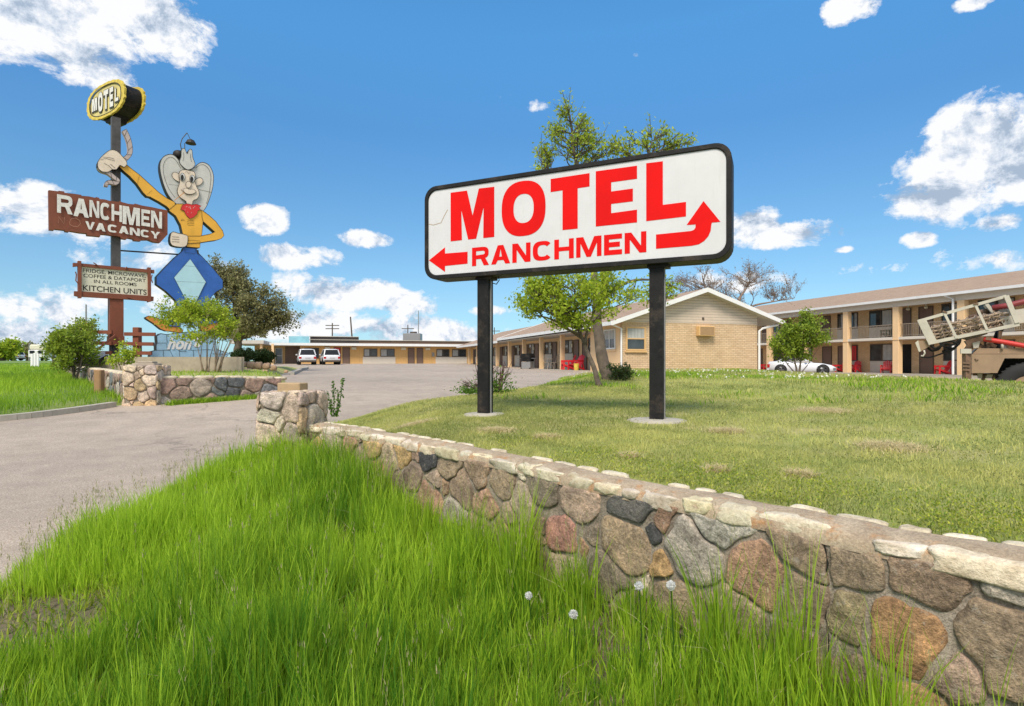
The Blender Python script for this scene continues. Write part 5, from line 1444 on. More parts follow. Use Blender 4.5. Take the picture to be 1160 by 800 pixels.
def door(parent, z0, ax_, c, a0, a1, zb, zt, out, mat='door_brown'):
    def bx(mb, p0, p1, d0, d1, q0, q1):
        if ax_ == 'y': mb.box(p0, p1, c+out*d0, c+out*d1, q0, q1)
        else: mb.box(c+out*d0, c+out*d1, p0, p1, q0, q1)
    mb = MB(); bx(mb, a0+.05, a1-.05, .004, .04, zb, zt-.05)
    d = lb(mb, 'door', M[mat], parent, z0)
    mb = MB(); bx(mb, a0, a0+.05, .004, .07, zb, zt); bx(mb, a1-.05, a1, .004, .07, zb, zt); bx(mb, a0+.05, a1-.05, .004, .07, zt-.05, zt); lb(mb, 'door_frame', M['frame_dark'], d, z0)
    mb = MB(); bx(mb, a1-.16, a1-.10, .04, .10, zb+.95, zb+1.0); lb(mb, 'handle', M['rim'], d, z0)
    return d

# --- gabled wing
WZ = 1.05
wing = empty('motel_wing', (5.82, 30.0, WZ), RZ, 'single-storey gabled motel wing, tan brick end wall, pale siding in the gable', 'motel building')
mb = MB(); mb.box(0, 8.5, 0, .28, .95, 3.71); mb.box(8.24, 8.5, .28, 41, .95, 3.95); lb(mb, 'brick_wall', M['brick'], wing, WZ)
mb = MB(); mb.prism([(0, -.012, 3.71), (8.5, -.012, 3.71), (8.5, -.012, 4.22), (4.86, -.012, 5.44), (0, -.012, 3.80)], (0, .25, 0)); lb(mb, 'gable_siding', M['siding'], wing, WZ)
mb = MB(); mb.box(0, .28, .28, 4.05, .95, 3.7); mb.box(.28, 1.5, 3.8, 4.05, .95, 3.7); mb.box(1.30, 1.55, 4.05, 41, .95, 3.9); lb(mb, 'side_wall', M['tan_post'], wing, WZ)
window(wing, WZ, 'y', 0, .20, 1.36, 2.20, 3.46, -1, split='h', frame='tan_wall', curtain=2, fw=.08)
mb = MB(); mb.box(.14, 1.42, -.10, -.002, 2.10, 2.19); lb(mb, 'sill', M['tan_wall'], wing, WZ)
window(wing, WZ, 'x', 0, .75, 2.15, 2.3, 3.4, -1, split='v', frame='white_paint', curtain=2, fw=.07)
mb = MB(); mb.box(-.05, -.002, .70, 2.2, 2.18, 2.29); lb(mb, 'sill', M['tan_post'], wing, WZ)
mb = MB(); mb.bbox(4.47, 5.46, -.34, -.014, 3.02, 3.56, .02); lb(mb, 'wall_box', M['tan_wall'], wing, WZ)
mb = MB(); 
for k in range(9): mb.box(4.52, 5.41, -.348, -.341, 3.08+.05*k, 3.10+.05*k)
lb(mb, 'vent_slats', M['door_brown'], wing, WZ)
mb = MB(); mb.box(4.86, 4.98, -.05, -.013, 3.92, 4.05); lb(mb, 'gable_vent', M['frame_dark'], wing, WZ)
def roof_slab(y0, y1, xl, zl, xr_, zr_, xrt, zrt, th=.10):
    return [(xl, y0, zl), (xr_, y0, zr_), (xrt, y0, zrt), (xrt, y0, zrt-th), (xr_, y0, zr_-th), (xl, y0, zl-th)], (0, y1-y0, 0)
f, o = roof_slab(-.50, 22.4, -.78, 3.70, 4.86, 5.62, 9.87, 3.91); mb = MB(); mb.prism(f, o); lb(mb, 'roof', M['shingles'], wing, WZ)
f, o = roof_slab(22.45, 41.5, -.78, 3.50, 4.86, 5.35, 9.87, 3.70); mb = MB(); mb.prism(f, o); lb(mb, 'roof', M['shingles'], wing, WZ)
f, o = roof_slab(-.46, 22.4, -.74, 3.592, 4.86, 5.512, 9.83, 3.802, .07); mb = MB(); mb.prism(f, o); lb(mb, 'soffit', M['soffit'], wing, WZ)
for y in (-.56, 22.42):
    dz = 0 if y < 0 else .02
    for (xa, za, xb, zb_) in ((-.86, 3.70, 4.859, 5.64), (9.95, 3.92, 4.861, 5.64)):
        mb = MB(); mb.prism([(xa, y, za+dz), (xb, y, zb_+dz), (xb, y, zb_+dz-.24), (xa, y, za+dz-.22)], (0, .055, 0)); lb(mb, 'barge_board', M['white_paint'], wing, WZ)
mb = MB(); mb.box(-.90, -.785, -.50, 22.4, 3.50, 3.70); lb(mb, 'gutter', M['white_paint'], wing, WZ)
mb = MB(); mb.box(-.90, -.785, 22.5, 41.5, 3.30, 3.50); lb(mb, 'gutter', M['white_paint'], wing, WZ)
mb = MB(); mb.box(-.74, 1.3, 4.06, 41.2, 3.38, 3.44); lb(mb, 'porch_ceiling', M['soffit'], wing, WZ)
mb = MB(); mb.tube([(-.09, -.07, .98), (-.09, -.07, 3.35), (-.7, -.2, 3.55)], .05, 8); lb(mb, 'downspout', M['white_paint'], wing, WZ)
mb = MB(); mb.tube([(8.56, -.10, 1.0), (8.56, -.10, 3.35), (8.75, -.15, 3.5), (9.75, -.2, 3.72)], .065, 8); lb(mb, 'downspout', M['white_paint'], wing, WZ)
y = 4.1
for k in range(9):
    if k: 
        mb = MB(); mb.box(-.25, .02, y-.13, y+.13, 1.0, 3.5 if y < 22.4 else 3.37); lb(mb, 'porch_post', M['tan_post'], wing, WZ)
    door(wing, WZ, 'x', 1.30, y+.45, y+1.4, 1.08, 3.12, -1)
    door(wing, WZ, 'x', 1.30, y+3.3, y+4.05, 1.08, 3.12, -1, 'door_brown')
    mb = MB(); mb.box(1.285, 1.299, y+1.6, y+3.1, 1.1, 2.2); lb(mb, 'white_panel', M['panel_siding'], wing, WZ)
    window(wing, WZ, 'x', 1.30, y+1.62, y+3.08, 2.2, 3.15, -1, split='v')
    mb = MB(); mb.bbox(1.14, 1.298, y+1.42, y+1.58, 2.6, 2.85, .02); lb(mb, 'wall_lamp', M['cream_panel'], wing, WZ)
    y += 4.2
mb = MB(); mb.box(-1.1, 1.3, 4.06, 41, 0.8, 1.08); o = lb(mb, 'walkway', M['pad_concrete'], None, 0)
o.location = (5.82, 30.0, 0); o.rotation_euler = (0, 0, RZ); tag(o, kind='structure')

# --- long motel at the back of the lot
mx = lambda px, dy=0.0: ((75+.959*dy)*(px-580)/F+5.24+.283*dy)/(.959-.283*(px-580)/F)
LZ = 1.3
lm = empty('motel_building', (-5.24, 75.0, LZ), RZ, 'long low tan motel block with white fascia and a flat dark roof across the lot', 'motel building')
mb = MB(); mb.box(mx(343), 14, 0, .3, 1.2, 3.75); lb(mb, 'wall', M['tan_boards'], lm, LZ)
mb = MB(); mb.box(mx(286), mx(343)-.01, 1.6, 1.9, 1.2, 3.7); mb.box(mx(343)-.3, mx(343)-.01, 0, 1.6, 1.2, 3.7); lb(mb, 'lobby_wall', M['tan_wall'], lm, LZ)
mb = MB(); mb.box(mx(306), 14, -1.3, 9, 3.56, 3.86); lb(mb, 'flat_roof', M['white_paint'], lm, LZ)
mb = MB(); mb.box(mx(270), mx(306)-.02, -5.5, 5, 3.60, 3.98); lb(mb, 'canopy', M['soffit'], lm, LZ)
mb = MB(); mb.box(mx(350), mx(407), 2.5, 9, 3.861, 4.78); lb(mb, 'roof_parapet', M['flat_dark'], lm, LZ)
mb = MB(); mb.box(mx(407)+.02, 14, 2.5, 9, 3.861, 4.36); lb(mb, 'roof_parapet', M['flat_brown'], lm, LZ)
mb = MB(); mb.box(mx(349)-.02, 14, 2.35, 2.48, 4.36, 4.43); mb.box(mx(349), mx(407), 2.35, 2.48, 4.78, 4.86); lb(mb, 'roof_edge', M['pad_concrete'], lm, LZ)
mb = MB(); mb.box(mx(326), mx(349.5), 1.2, 1.5, 3.865, 4.75); lb(mb, 'blue_roof_panel', M['teal_glass'], lm, LZ)
for px in (296, 309): mb = MB(); x = mx(px, -5); mb.box(x-.12, x+.12, -5.2, -4.95, 1.1, 3.6); lb(mb, 'canopy_post', M['tan_post'], lm, LZ)
window(lm, LZ, 'y', 1.6, mx(312, 1.6), mx(320, 1.6), 1.4, 3.3, -1, split='h', frame='white_paint', curtain=0)
mb = MB(); mb.box(mx(323, 1.6), mx(341, 1.6), 1.57, 1.599, 1.3, 3.5); lb(mb, 'timber_panel', M['door_brown'], lm, LZ)
def wn_(p0, p1, z0=2.25, z1=3.25, cur=1): window(lm, LZ, 'y', 0, mx(p0), mx(p1), z0, z1, -1, split='v', curtain=cur, fw=.09)
wn_(344.5, 361.5, 2.0, 3.3, 0); wn_(412, 427.5); wn_(431, 447); wn_(494.4, 509); wn_(512, 528)
for p0, p1 in ((411, 448), (493.5, 529)): mb = MB(); mb.box(mx(p0), mx(p1), -.03, -.003, 1.3, 2.24); lb(mb, 'white_panel', M['white_panel'], lm, LZ)
for p0, p1, c in ((378, 386, 'door_red'), (388, 396.3, 'door_brown'), (462, 469.5, 'door_brown'), (472, 479.3, 'door_brown')): door(lm, LZ, 'y', 0, mx(p0), mx(p1), 1.35, 3.4, -1, c)
for px in (371, 401, 457, 484.5): mb = MB(); x = mx(px); mb.bbox(x-.3, x+.3, -.25, -.004, 3.1, 3.42, .03); lb(mb, 'wall_light', M['cream_panel'], lm, LZ)
mb = MB(); x = mx(490.5); mb.bbox(x-.14, x+.14, -.18, -.004, 2.3, 2.8, .02); lb(mb, 'meter_box', M['grey_metal'], lm, LZ)

# --- two-storey block
TZ = 0.68
ts = empty('two_storey_motel', (27.4, 47.6, TZ), RZ, 'two-storey tan brick motel with balcony, square columns and brown shingle roof', 'motel building')
def by(px, off=0.0):
    r = (px-580)/F; return ((27.4+.959*off)-(47.6+.283*off)*r)/(.283+.959*r)
YB, YE = -24.0, 17.0; WX = 1.75
mb = MB(); mb.box(WX, WX+.3, YB, YE, .5, 6.1); mb.box(WX+.3, 12.8, YE-.3, YE, .5, 6.1); mb.box(WX+.3, 12.8, YB, YB+.3, .5, 6.1); lb(mb, 'brick_wall', M['brick_brightened'], ts, TZ)
mb = MB(); mb.box(-.22, WX-.004, YB, YE, 3.26, 3.46); lb(mb, 'balcony_slab', M['white_panel'], ts, TZ)
mb = MB(); mb.box(-.5, WX-.004, YB-.2, YE, .40, .72); lb(mb, 'plinth', M['pad_concrete'], ts, TZ)
mb = MB(); mb.box(-.18, .06, YB, YE, 5.72, 6.10); lb(mb, 'eave_beam', M['white_panel'], ts, TZ)
mb = MB(); mb.box(-.66, -.52, YB-.3, YE+.3, 6.10, 6.28); lb(mb, 'gutter', M['white_paint'], ts, TZ)
mb = MB(); mb.box(-.52, WX, YB, YE, 6.101, 6.14); lb(mb, 'soffit', M['soffit'], ts, TZ)
mb = MB(); mb.prism([(-.6, YB-.3, 6.28), (6.4, YB-.3, 8.10), (13.4, YB-.3, 6.28), (13.4, YB-.3, 6.15), (-.6, YB-.3, 6.15)], (0, YE-YB+.6, 0)); lb(mb, 'roof', M['shingles'], ts, TZ)
cols = [by(p) for p in (866.5+6, 912, 960, 1017, 1091)]; sp_ = cols[3]-cols[4]
cols = sorted([cols[0]+sp_, cols[0]+2*sp_]+cols+[cols[4]-sp_*k for k in (1, 2, 3)])
for y in cols:
    mb = MB(); mb.bbox(-.24, .18, y-.24, y+.24, .70, 5.72, .015); mb.box(-.28, .2, y-.27, y+.27, 3.24, 3.262); lb(mb, 'column', M['tan_post'], ts, TZ)
for a, b_ in zip(cols[:-1], cols[1:]):
    mb = MB(); mb.box(-.06, -.02, a+.25, b_-.25, 4.38, 4.43); mb.box(-.06, -.02, a+.25, b_-.25, 3.55, 3.58); k = a+.3
    while k < b_-.28: mb.box(-.05, -.03, k, k+.022, 3.581, 4.38); k += .13
    lb(mb, 'railing', M['rail_metal'], ts, TZ)
def tw(p0, p1, fl, cur=1, w='window'):
    z = 3.46 if fl else .72
    if w == 'window':
        window(ts, TZ, 'x', WX, by(p1, WX), by(p0, WX), z+.95, z+2.32, -1, split='v', curtain=cur, fw=.07)
        mb = MB(); mb.box(WX-.03, WX-.003, by(p1, WX), by(p0, WX), z, z+.94); lb(mb, 'white_panel', M['panel_siding'], ts, TZ)
    else:
        door(ts, TZ, 'x', WX, by(p1, WX), by(p0, WX), z, z+2.25, -1, w)
for a in ((963, 972, 1), (985, 1011.5, 1), (1067, 1086, 1), (1108, 1150, 1), (949, 956, 1), (905, 922, 1), (876, 884, 1)): tw(*a)
for a in ((964, 972, 0, 0), (986, 1012, 0), (1069, 1087, 0), (905, 920, 0), (876, 885, 0, 0), (1115, 1150, 0)): tw(*a)
for a in ((1021, 1032.5, 1), (1041, 1057.5, 1), (931.5, 941, 1), (889, 896, 1), (864, 869, 1)): tw(*a, w='door_brown')
for a in ((1042, 1058, 0), (932, 942.5, 0), (889, 896, 0), (949.5, 956, 0), (860, 864, 0)): tw(*a, w='door_brown')
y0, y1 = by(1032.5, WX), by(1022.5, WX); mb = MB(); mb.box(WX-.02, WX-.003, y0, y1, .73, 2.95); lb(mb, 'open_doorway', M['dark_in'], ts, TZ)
y0, y1 = by(971.5, WX)+.1, by(964.5, WX)-.1; mb = MB(); mb.box(WX-.05, WX-.032, y0, y1, 1.75, 2.95); lb(mb, 'red_curtain', M['red_cloth'], ts, TZ)
for px in (1029.5, 1050):
    mb = MB(); y = by(px, WX-.2); rock(mb, (WX-.28, y, 5.62), Vector((.14, 0, 0)), Vector((0, .14, 0)), Vector((0, 0, .10)), 3, e=1, rough=0); mb.box(WX-.32, WX-.24, y-.04, y+.04, 5.7, 6.1); lb(mb, 'ceiling_globe', M['cream_panel'], ts, TZ, True)
mb = MB(); y = by(1088.5)+.0; mb.tube([(-.58, y+.7, 6.12), (-.30, y+.3, 5.85), (-.30, y+.3, .75)], .07, 8); lb(mb, 'downspout', M['white_paint'], ts, TZ)

def ts_w(x, y, z):   # local frame of the two-storey block to world
    return Vector((27.4+.959*x-.283*y, 47.6+.283*x+.959*y, z))
def wing_w(x, y, z): return Vector((5.82+.959*x-.283*y, 30+.283*x+.959*y, z))

# ------------------------------------------------------------------ chairs and grill
def lawn_chair(mat, name='garden_chair'):
    r = empty(name, (0, 0, 0), 0)
    mb = MB()
    for k in range(6): mb.bar((-.27, -.30+.11*k, .36-.035*k), (.27, -.30+.11*k, .36-.035*k), .10, .025)
    mb.build('seat', mat, r)
    mb = MB()
    for k in range(5): mb.bar((-.22+.11*k, .25, .22), (-.24+.12*k, .55, .98-.05*abs(k-2)), .10, .025)
    mb.bar((-.26, .42, .62), (.26, .42, .62), .05, .03); mb.build('backrest', mat, r)
    for s_ in (-1, 1):
        mb = MB(); mb.bar((s_*.33, -.34, .56), (s_*.33, .42, .56), .03, .12); mb.build('armrest', mat, r)
        mb = MB(); mb.bar((s_*.31, -.30, 0), (s_*.31, -.27, .56), .04, .10); mb.build('leg', mat, r)
        mb = MB(); mb.bar((s_*.29, -.30, .34), (s_*.29, .55, .0), .04, .10); mb.build('leg', mat, r)
        mb = MB(); mb.bar((s_*.31, .33, .54), (s_*.31, .45, .04), .04, .06); mb.build('leg', mat, r)
    return r
red = lawn_chair(M['red_plastic'])
spots = [(ts_w(.75, by(1067, .75), .73), RZ+R(-118), 'red slatted garden chair facing left, under the rack of the drilling vehicle'),
         (ts_w(.75, by(1004, .75), .73), RZ+R(-60), 'red slatted garden chair below the balcony that holds the dark chair'),
         (ts_w(.85, by(967.5, .85), .73), RZ+R(-80), 'red slatted garden chair just right of the column by the white car'),
         (ts_w(.75, by(949, .75), .73), RZ+R(-115), 'red slatted garden chair between the car bonnet and a column'),
         (ts_w(.75, by(867, .75), .73), RZ+R(-110), 'red slatted garden chair seen between gabled wing and white car'),
         (wing_w(-.2, 5.9, 1.09), RZ+R(-75), 'red garden chair on the wing walkway, right beside the tree trunk'),
         (wing_w(-.1, 7.5, 1.09), RZ+R(-100), 'red garden chair on the wing walkway, further from the tree trunks')]
for i, (p, rz, lab) in enumerate(spots):
    c = red if i == 0 else copy_tree(red)
    c.location = p; c.rotation_euler = (0, 0, rz); tag(c, lab, 'chair', 'red garden chairs')
gc = lawn_chair(M['green_plastic'], 'balcony_chair'); gc.location = ts_w(.8, by(1005, .8), 3.47); gc.rotation_euler = (0, 0, RZ+R(-110)); tag(gc, 'dark green plastic chair standing on the upper balcony', 'chair')
def bistro():
    r = empty('metal_chair', (0, 0, 0))
    mb = MB(); mb.bbox(-.22, .22, -.22, .22, .44, .47, .01); mb.build('seat', M['rail_metal'], r)
    mb = MB()
    for s_ in (-1, 1): mb.tube([(s_*.2, .22, .46), (s_*.21, .27, .75), (s_*.15, .30, .98)], .018, 6)
    mb.tube([(-.15, .30, .98), (0, .31, 1.02), (.15, .30, .98)], .018, 6)
    for k in (-1, 0, 1): mb.tube([(k*.08, .24, .5), (k*.07, .30, .99)], .012, 5)
    mb.build('backrest', M['rail_metal'], r)
    for a in (-1, 1):
        for b_ in (-1, 1): mb = MB(); mb.tube([(a*.2, b_*.2, .44), (a*.23, b_*.24, 0)], .018, 5); mb.build('leg', M['rail_metal'], r)
    return r
b0 = bistro(); b0.location = wing_w(-.15, 9.6, 1.09); b0.rotation_euler = (0, 0, R(-60)); tag(b0, 'brown metal patio chair nearer the red chairs on the walkway', 'chair', 'metal patio chairs')
b1 = copy_tree(b0); b1.location = wing_w(-.15, 11.0, 1.09); b1.rotation_euler = (0, 0, R(70)); tag(b1, 'brown metal patio chair nearer the black barbecue grill', 'chair', 'metal patio chairs')
tb = empty('patio_table', wing_w(-.3, 10.3, 1.09), 0, 'small round metal table between the two patio chairs', 'table')
mb = MB(); n = 16; mb.add([(.35*math.cos(2*math.pi*k/n), .35*math.sin(2*math.pi*k/n), z) for z in (.70, .73) for k in range(n)], [tuple(range(n))[::-1], tuple(range(n, 2*n))]+[(k, (k+1) % n, n+(k+1) % n, n+k) for k in range(n)]); mb.build('tabletop', M['rail_metal'], tb)
for k in range(3): mb = MB(); a = 2*math.pi*k/3; mb.tube([(.05*math.cos(a), .05*math.sin(a), .7), (.3*math.cos(a), .3*math.sin(a), 0)], .018, 5); mb.build('leg', M['rail_metal'], tb)
gr = empty('barbecue_grill', wing_w(-.9, 13.4, 1.0), R(-35), 'black barbecue grill with domed lid on the wing walkway', 'grill')
mb = MB(); mb.prism([(-.45, -.28, .85), (.45, -.28, .85), (.45, -.28, 1.0), (.38, -.28, 1.22), (-.38, -.28, 1.22), (-.45, -.28, 1.0)], (0, .56, 0)); mb.build('lid', M['black_metal'], gr)
mb = MB(); mb.bbox(-.42, .42, -.26, .26, .62, .849, .02); mb.build('firebox', M['black_metal'], gr)
for s_ in (-1, 1):
    mb = MB(); mb.bbox(s_*.62-.17, s_*.62+.17, -.24, .24, .84, .88, .01); mb.build('side_shelf', M['rim'], gr)
mb = MB(); mb.bbox(-.40, .40, -.25, .25, .08, .60, .02); mb.build('cabinet', M['grey_metal'], gr)
for s_ in (-1, 1): mb = MB(); mb.tube([(s_*.38-.03, -.27, .08), (s_*.38+.03, -.27, .08)], .08, 10); mb.build('wheel', M['tyre'], gr)
ct = empty('yellow_bucket', wing_w(-.5, 5.0, 1.08), 0, 'small yellow bucket on the walkway by the nearest red chair', 'bucket')
mb = MB(); n = 12; mb.add([(r_*math.cos(2*math.pi*k/n), r_*math.sin(2*math.pi*k/n), z) for r_, z in ((.13, 0), (.17, .42), (.15, .42), (.12, .05)) for k in range(n)], [(a*n+k, a*n+(k+1) % n, (a+1)*n+(k+1) % n, (a+1)*n+k) for a in range(3) for k in range(n)]+[tuple(range(n))[::-1]]); mb.build('tub', M['yellow_paint'], ct)
mb = MB(); mb.tube([(-.16, 0, .4), (-.1, 0, .52), (0, 0, .56), (.1, 0, .52), (.16, 0, .4)], .01, 5); mb.build('handle', M['rim'], ct)

# ------------------------------------------------------------------ vehicles
def car(name, secs, cab, wheels, wr, L_, Wd, suv=True):
    """x forward. secs: (x, half width, z bottom, z top); cab: (x, half width at base, half width at roof, z base, z roof)"""
    r = empty(name, (0, 0, 0))
    def loft(sc4, f):
        vs = []; fs = []
        for s_ in sc4: vs += f(s_)
        n = len(f(sc4[0]))
        for i in range(len(sc4)-1):
            for k in range(n): fs.append((i*n+k, i*n+(k+1) % n, (i+1)*n+(k+1) % n, (i+1)*n+k))
        fs += [tuple(range(n))[::-1], tuple((len(sc4)-1)*n+k for k in range(n))]
        return vs, fs
    def body(s_):
        x, w, a, b_ = s_; h = b_-a
        half = [(w*.86, a), (w*.97, a+h*.12), (w, a+h*.45), (w*.97, a+h*.80), (w*.88, a+h*.97), (w*.6, b_)]
        return [(x, y, z) for y, z in half]+[(x, -y, z) for y, z in half[::-1]]
    vs, fs = loft(secs, body); mb = MB().add(vs, fs); mb.build('body', M['car_white'], r, True)
    def gh(s_):
        x, w, wr_, a, b_ = s_; return [(x, w, a), (x, (w+wr_)/2+.02, (a+b_)/2), (x, wr_, b_), (x, -wr_, b_), (x, -(w+wr_)/2-.02, (a+b_)/2), (x, -w, a)]
    vs, fs = loft(cab, gh); mb = MB().add(vs, fs); mb.build('windows', M['car_glass'], r)
    top = cab[1:-1]
    def rf(s_): x, w, wr_, a, b_ = s_; return [(x, wr_+.03, b_-.07), (x, wr_+.0, b_+.02), (x, wr_*.6, b_+.05), (x, -wr_*.6, b_+.05), (x, -wr_, b_+.02), (x, -wr_-.03, b_-.07)]
    vs, fs = loft(top, rf); mb = MB().add(vs, fs); mb.build('roof', M['car_white'], r, True)
    for (x, w, wr_, a, b_), (x2, w2, wr2, a2, b2) in ((cab[0], cab[1]), (cab[-1], cab[-2])):
        for s_ in (-1, 1): mb = MB(); mb.bar((x, s_*w, a), (x2, s_*(wr2+.01), b2), .10, .07); mb.build('pillar', M['car_white'], r)
    for x in ((cab[1][0]+cab[-2][0])/2,):
        for s_ in (-1, 1): mb = MB(); q = cab[1]; mb.bar((x, s_*(q[1]+.012), q[3]), (x, s_*(q[2]+.012), q[4]), .06, .05); mb.build('pillar', M['car_white'], r)
    for x in wheels:
        for s_ in (-1, 1):
            mb = MB(); n = 20
            pr_ = [(.62, -.11), (1.0, -.11), (1.03, -.05), (1.03, .05), (1.0, .11), (.62, .11)]
            vs = [(x+wr*q*math.cos(2*math.pi*k/n), s_*(Wd/2-.10)+d, wr+wr*q*math.sin(2*math.pi*k/n)) for q, d in pr_ for k in range(n)]
            mb.add(vs, [(a*n+k, a*n+(k+1) % n, (a+1)*n+(k+1) % n, (a+1)*n+k) for a in range(5) for k in range(n)])
            w_ = mb.build('wheel', M['tyre'], r, True)
            mb = MB(); yy = s_*(Wd/2-.02)
            for k in range(5):
                a = 2*math.pi*k/5; mb.bar((x, yy, wr), (x+wr*.62*math.cos(a), yy, wr+wr*.62*math.sin(a)), .03, .09)
            mb.tube([(x, yy-.03*s_, wr), (x, yy-.10*s_, wr)], wr*.63, 18); mb.build('rim', M['rim'], w_)
            mb = MB(); mb.tube([(x, s_*(Wd/2-.005), wr), (x, s_*(Wd/2-.3), wr)], wr*1.18, 18); mb.build('wheel_arch', M['dark_in'], r)
    xb = secs[0][0]; xf = secs[-1][0]; zt = secs[1][3]
    for s_ in (-1, 1):
        mb = MB(); mb.bbox(xb-.02, xb+.16, s_*Wd*.40-.13, s_*Wd*.40+.13, zt-.42, zt-.18, .02); mb.build('tail_light', M['tail_red'], r)
        mb = MB(); mb.bbox(xf-.20, xf-.02, s_*Wd*.34-.16, s_*Wd*.34+.16, secs[-1][3]-.16, secs[-1][3]-.03, .02); mb.build('headlight', M['rim'], r)
        mb = MB(); mb.bbox(cab[-2][0]+.2, cab[-2][0]+.36, s_*(Wd/2+.08)-.08, s_*(Wd/2+.08)+.08, cab[0][3]+.0, cab[0][3]+.14, .03); mb.build('mirror', M['car_white'], r)
    mb = MB(); mb.bbox(xb-.03, xb+.05, -.26, .26, zt-.40, zt-.24, .01); mb.build('number_plate', M['plate'], r)
    mb = MB(); mb.bbox(xb-.05, xb+.2, -Wd*.44, Wd*.44, .28, .50, .04); mb.build('bumper', M['frame_dark'] if suv else M['car_white'], r)
    return r
suv_secs = [(-2.25, .80, .42, .85), (-2.2, .88, .32, 1.05), (-1.2, .92, .26, 1.06), (0.2, .92, .26, 1.04), (1.1, .91, .26, 1.02), (1.9, .86, .28, .95), (2.25, .74, .35, .78)]
suv_cab = [(-2.12, .82, .80, 1.02, 1.05), (-1.85, .84, .66, 1.03, 1.62), (-1.0, .86, .68, 1.03, 1.68), (.2, .86, .66, 1.03, 1.66), (1.05, .84, .80, 1.0, 1.03)]
suv = car('parked_suv', suv_secs, suv_cab, (-1.35, 1.4), .36, 4.5, 1.86)
def at(px, Y, zf=G): x = (px-580)/F*Y; return Vector((x, Y, float(zf(x, Y))))
suv.location = at(347, 63); suv.rotation_euler = (0, 0, math.atan2(.93, -.46)+R(-3)); tag(suv, 'white parked car, left of the pair seen from behind by the lobby', 'car', 'white cars by the long motel block')
s2 = copy_tree(suv); s2.location = at(373.5, 64); s2.rotation_euler = (0, 0, math.atan2(.959, -.37)+R(3)); tag(s2, 'white parked car, right of the pair, before the red door', 'car', 'white cars by the long motel block')
for px, Y, lab in ((12, 110, 'white car in the far distance at the left edge, rear one'), (1, 100, 'white car cut by the left edge of the view, far away')):
    c = copy_tree(suv); c.location = at(px, Y, lambda a, b_: ZF(np.array([a]), np.array([b_]))[0]+.1); c.rotation_euler = (0, 0, R(178)); tag(c, lab, 'car', 'distant white cars')
sp_secs = [(-2.1, .70, .40, .72), (-2.0, .84, .28, .92), (-1.3, .90, .20, .96), (-.3, .88, .18, .86), (.6, .89, .18, .84), (1.3, .90, .20, .80), (1.85, .82, .22, .68), (2.15, .62, .28, .52)]
sp_cab = [(-1.55, .74, .62, .90, .94), (-.85, .76, .54, .88, 1.20), (-.35, .76, .56, .86, 1.26), (.05, .76, .54, .86, 1.22), (.72, .74, .66, .82, .86)]
spc = car('sports_car', sp_secs, sp_cab, (-1.25, 1.35), .34, 4.2, 1.8, False)
p = at(907, 40); spc.location = (p.x, p.y, .70); spc.rotation_euler = (0, 0, math.atan2(-.75, .66)+R(22)); tag(spc, 'low white sports car parked behind the small green tree', 'car')
# distant van
vn = empty('white_van', at(50, 80, lambda a, b_: ZF(np.array([a]), np.array([b_]))[0]), R(20), 'pale boxy van seen far off beyond the rough stone wall', 'van')
mb = MB(); mb.bbox(-.95, .95, -2.4, 2.4, .45, 1.5, .1); mb.build('body', M['white_paint'], vn); mb = MB(); mb.bbox(-.9, .9, -2.2, 2.0, 1.52, 2.25, .15); mb.build('roof', M['cream_panel'], vn)
for x in (-.5, .45): mb = MB(); mb.box(x-.28, x+.28, -2.42, -2.401, 1.0, 1.42); mb.build('window', M['car_glass'], vn)
for x in (-.75, .75):
    for y in (-1.5, 1.5): mb = MB(); mb.tube([(x-.1, y, .35), (x+.1, y, .35)], .35, 14); mb.build('wheel', M['tyre'], vn)
wp = empty('white_gate', at(39.5, 33, lambda a, b_: ZF(np.array([a]), np.array([b_]))[0]), 0, 'short white picket gate standing in the field grass', 'gate')
for k in range(3): mb = MB(); mb.bbox(-.24+.17*k, -.10+.17*k, -.03, .03, -.1, .75+.04*(k == 1), .01); mb.build('picket', M['white_paint'], wp)
mb = MB(); mb.box(-.26, .26, .031, .07, .2, .28); mb.build('rail', M['white_paint'], wp)

# ------------------------------------------------------------------ drilling vehicle
RP = Plane((13.0, 15.0), Vector((1, -.72, 0)))
rg = empty('drilling_vehicle', (13.4, 15.2, .35), 0, 'tan drilling vehicle with a raised rack of steel augers in a grey frame', 'drilling vehicle')
c4 = cv_(8.923, 1030, 325); c5 = cv_(8.923, 1030, 375)
def rp(pts, cv, off, th, name, mat, par=None):
    mb = MB(); mb.prism([RP.p(*cv(*p), off) for p in pts], -RP.N*th); return mb.build(name, M[mat], par or rg, world=True)
def rbar(p, q, cv, off, w, mat, name, par=None, h=None):
    mb = MB(); mb.bar(RP.p(*cv(*p), off), RP.p(*cv(*q), off), w, h or w); return mb.build(name, M[mat], par or rg, world=True)
body = rp([(630,235),(1500,235),(1500,275),(965,275),(890,425),(630,425)], c5, .9, 1.9, 'bed_body', 'rig_tan')
rp([(700,175),(1500,178),(1500,232),(925,232),(640,232)], c5, .8, 1.7, 'bed_rim', 'rig_tan')
rp([(600,425),(630,425),(630,480),(600,480)], c5, .85, .2, 'corner_brace', 'rig_rust')
mb = MB(); mb.tube([RP.p(*c5(665, 278), .915), RP.p(*c5(680, 296), .93), RP.p(*c5(700, 288), .915)], .012, 6); mb.build('hook', M['rig_rust'], rg, world=True)
mb = MB(); mb.prism([RP.p(*c5(x, y), .5) for x, y in ((960, 280), (1500, 280), (1500, 480), (870, 480), (900, 430))], -RP.N*1.2); mb.build('wheel_well', M['dark_in'], rg, world=True)
